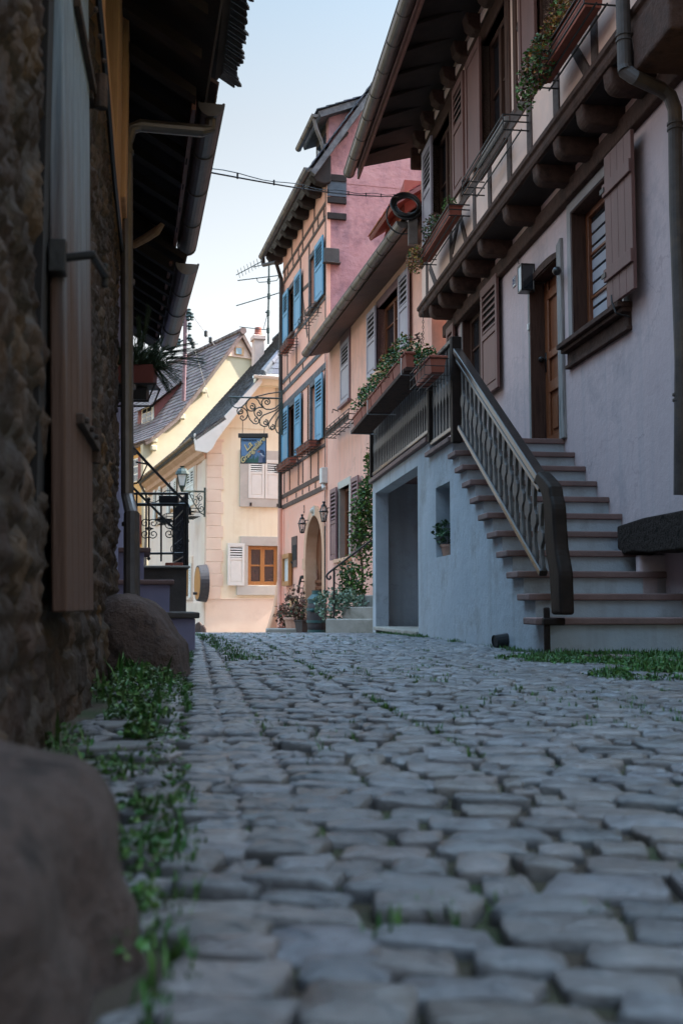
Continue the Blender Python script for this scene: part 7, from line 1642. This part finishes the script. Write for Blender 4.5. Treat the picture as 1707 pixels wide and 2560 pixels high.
# red dormer on the slope
dn = -4.2
def zprof(s):
    for (sa, za), (sb_, zb_) in zip(prof[:-1], prof[1:]):
        if sb_ <= s <= sa: return zb_+(za-zb_)*(s-sb_)/(sa-sb_)
    return prof[-1][1]
best = 9e9
for i in range(10, 140):
    t_ = -i*.1; s_, z_ = KF.px('O', 300, 1000, t_)
    if abs(z_-zprof(s_)) < best: best = abs(z_-zprof(s_)); dn = t_
c1 = KF.px('O', 540, 655, dn); c2 = KF.px('O', 265, 1045, dn); c3 = KF.px('O', 225, 905, dn)
m = MB(); m.pn(KF, dn-2.2, dn, [(c1[0]+.1, c1[1]+.0), (c2[0], c2[1]-.4), (c2[0], c3[1]+.0)]); m.build('dormer_cheek', X['paint_darkred'], kh)
A_ = lambda s, z, n: np.array(KF.P(s, z, n)); tiles(None, [A_(c2[0]-.4, c3[1]-.15, dn+.3), A_(c2[0]-.4, c3[1]-.15, dn-2.6), A_(c1[0]+.2, c1[1]+.15, dn-2.6), A_(c1[0]+.2, c1[1]+.15, dn+.3)], X['tile_brown'], kh, 'dormer_roof', w=.3, ov=.27)
KD = Frame(*KF.P(c2[0], 0, dn)[:2], -KF.nn[0], -KF.nn[1], 1)
p0 = KD.px('O', 260, 915); p1 = KD.px('O', 150, 1105); lo, hi = min(p0[0], p1[0]), max(p0[0], p1[0]); hi = min(hi, lo+1.8)
f = MB().box(KD, lo, hi, p1[1], p0[1], 0, .08).build('dormer_window', X['paint_white'], kh); m = MB(); w_ = hi-lo; h_ = p0[1]-p1[1]
for i in range(2):
    for j in range(3): m.box(KD, lo+w_*(.1+.44*i), lo+w_*(.46+.44*i), p1[1]+h_*(.06+.31*j), p1[1]+h_*(.32+.31*j), .08, .1)
m.build('pane', X['glass'], f)
# mast with insulators on that roof
mp_ = thing('power_mast', 'slender roof mounted power mast with insulators left of the steep roof', 'mast', atY('O', 540, 880, 45))
Pm = lambda x, y: np.array(atY('O', x, y, 45.0))
m = MB(); m.tube([Pm(563, -40), Pm(558, 450), Pm(545, 870)], .085, 8); m.build('pole', X['paint_plum'], mp_)
m = MB()
for (x0_, y0_, x1_, y1_) in ((495, 120, 625, 145), (495, 15, 620, 5), (560, 35, 645, 48), (585, 90, 645, 48), (495, 295, 605, 255)):
    m.tube([Pm(x0_, y0_), Pm(x1_, y1_)], .035, 6)
m.build('crossarm', X['iron_green'], mp_)
m = MB()
for (x, y) in ((500, 120), (605, 140), (585, 45), (530, -10), (600, 5), (605, 255), (500, 295), (625, 48), (545, 75)): m.lathe(Pm(x, y)-[0, 0, .16], [(.02, 0), (.10, .03), (.06, .12), (.12, .16), (.07, .24), (.09, .3), (.02, .33)], 8)
m.build('insulators', X['iron_green'], mp_)
m = MB()
for pts in (((645, 48), (765, 212), (850, 325)), ((585, 150), (640, 325), (700, 520), (790, 840)), ((500, 15), (440, 250)), ((500, 120), (445, 240))): m.tube([Pm(*p) for p in pts], .012, 4)
for (x, y) in ((765, 212), (810, 275), (640, 325), (625, 290)): m.lathe(Pm(x, y)-[0, 0, .15], [(.02, 0), (.08, .05), (.08, .25), (.02, .3)], 6)
m.build('wires', X['cable'], mp_)
# a mass of buildings on the right of the cross street so that the lane stays enclosed
eh = thing('far_side_house', 'cream house wall closing the gap far down the lane on the left', 'house', (-16, 44, -.77))
MB().box(WF, -22, -12.5, -.8, 5.0, -52, -46).build('wall', X['plaster_ochre'], eh)
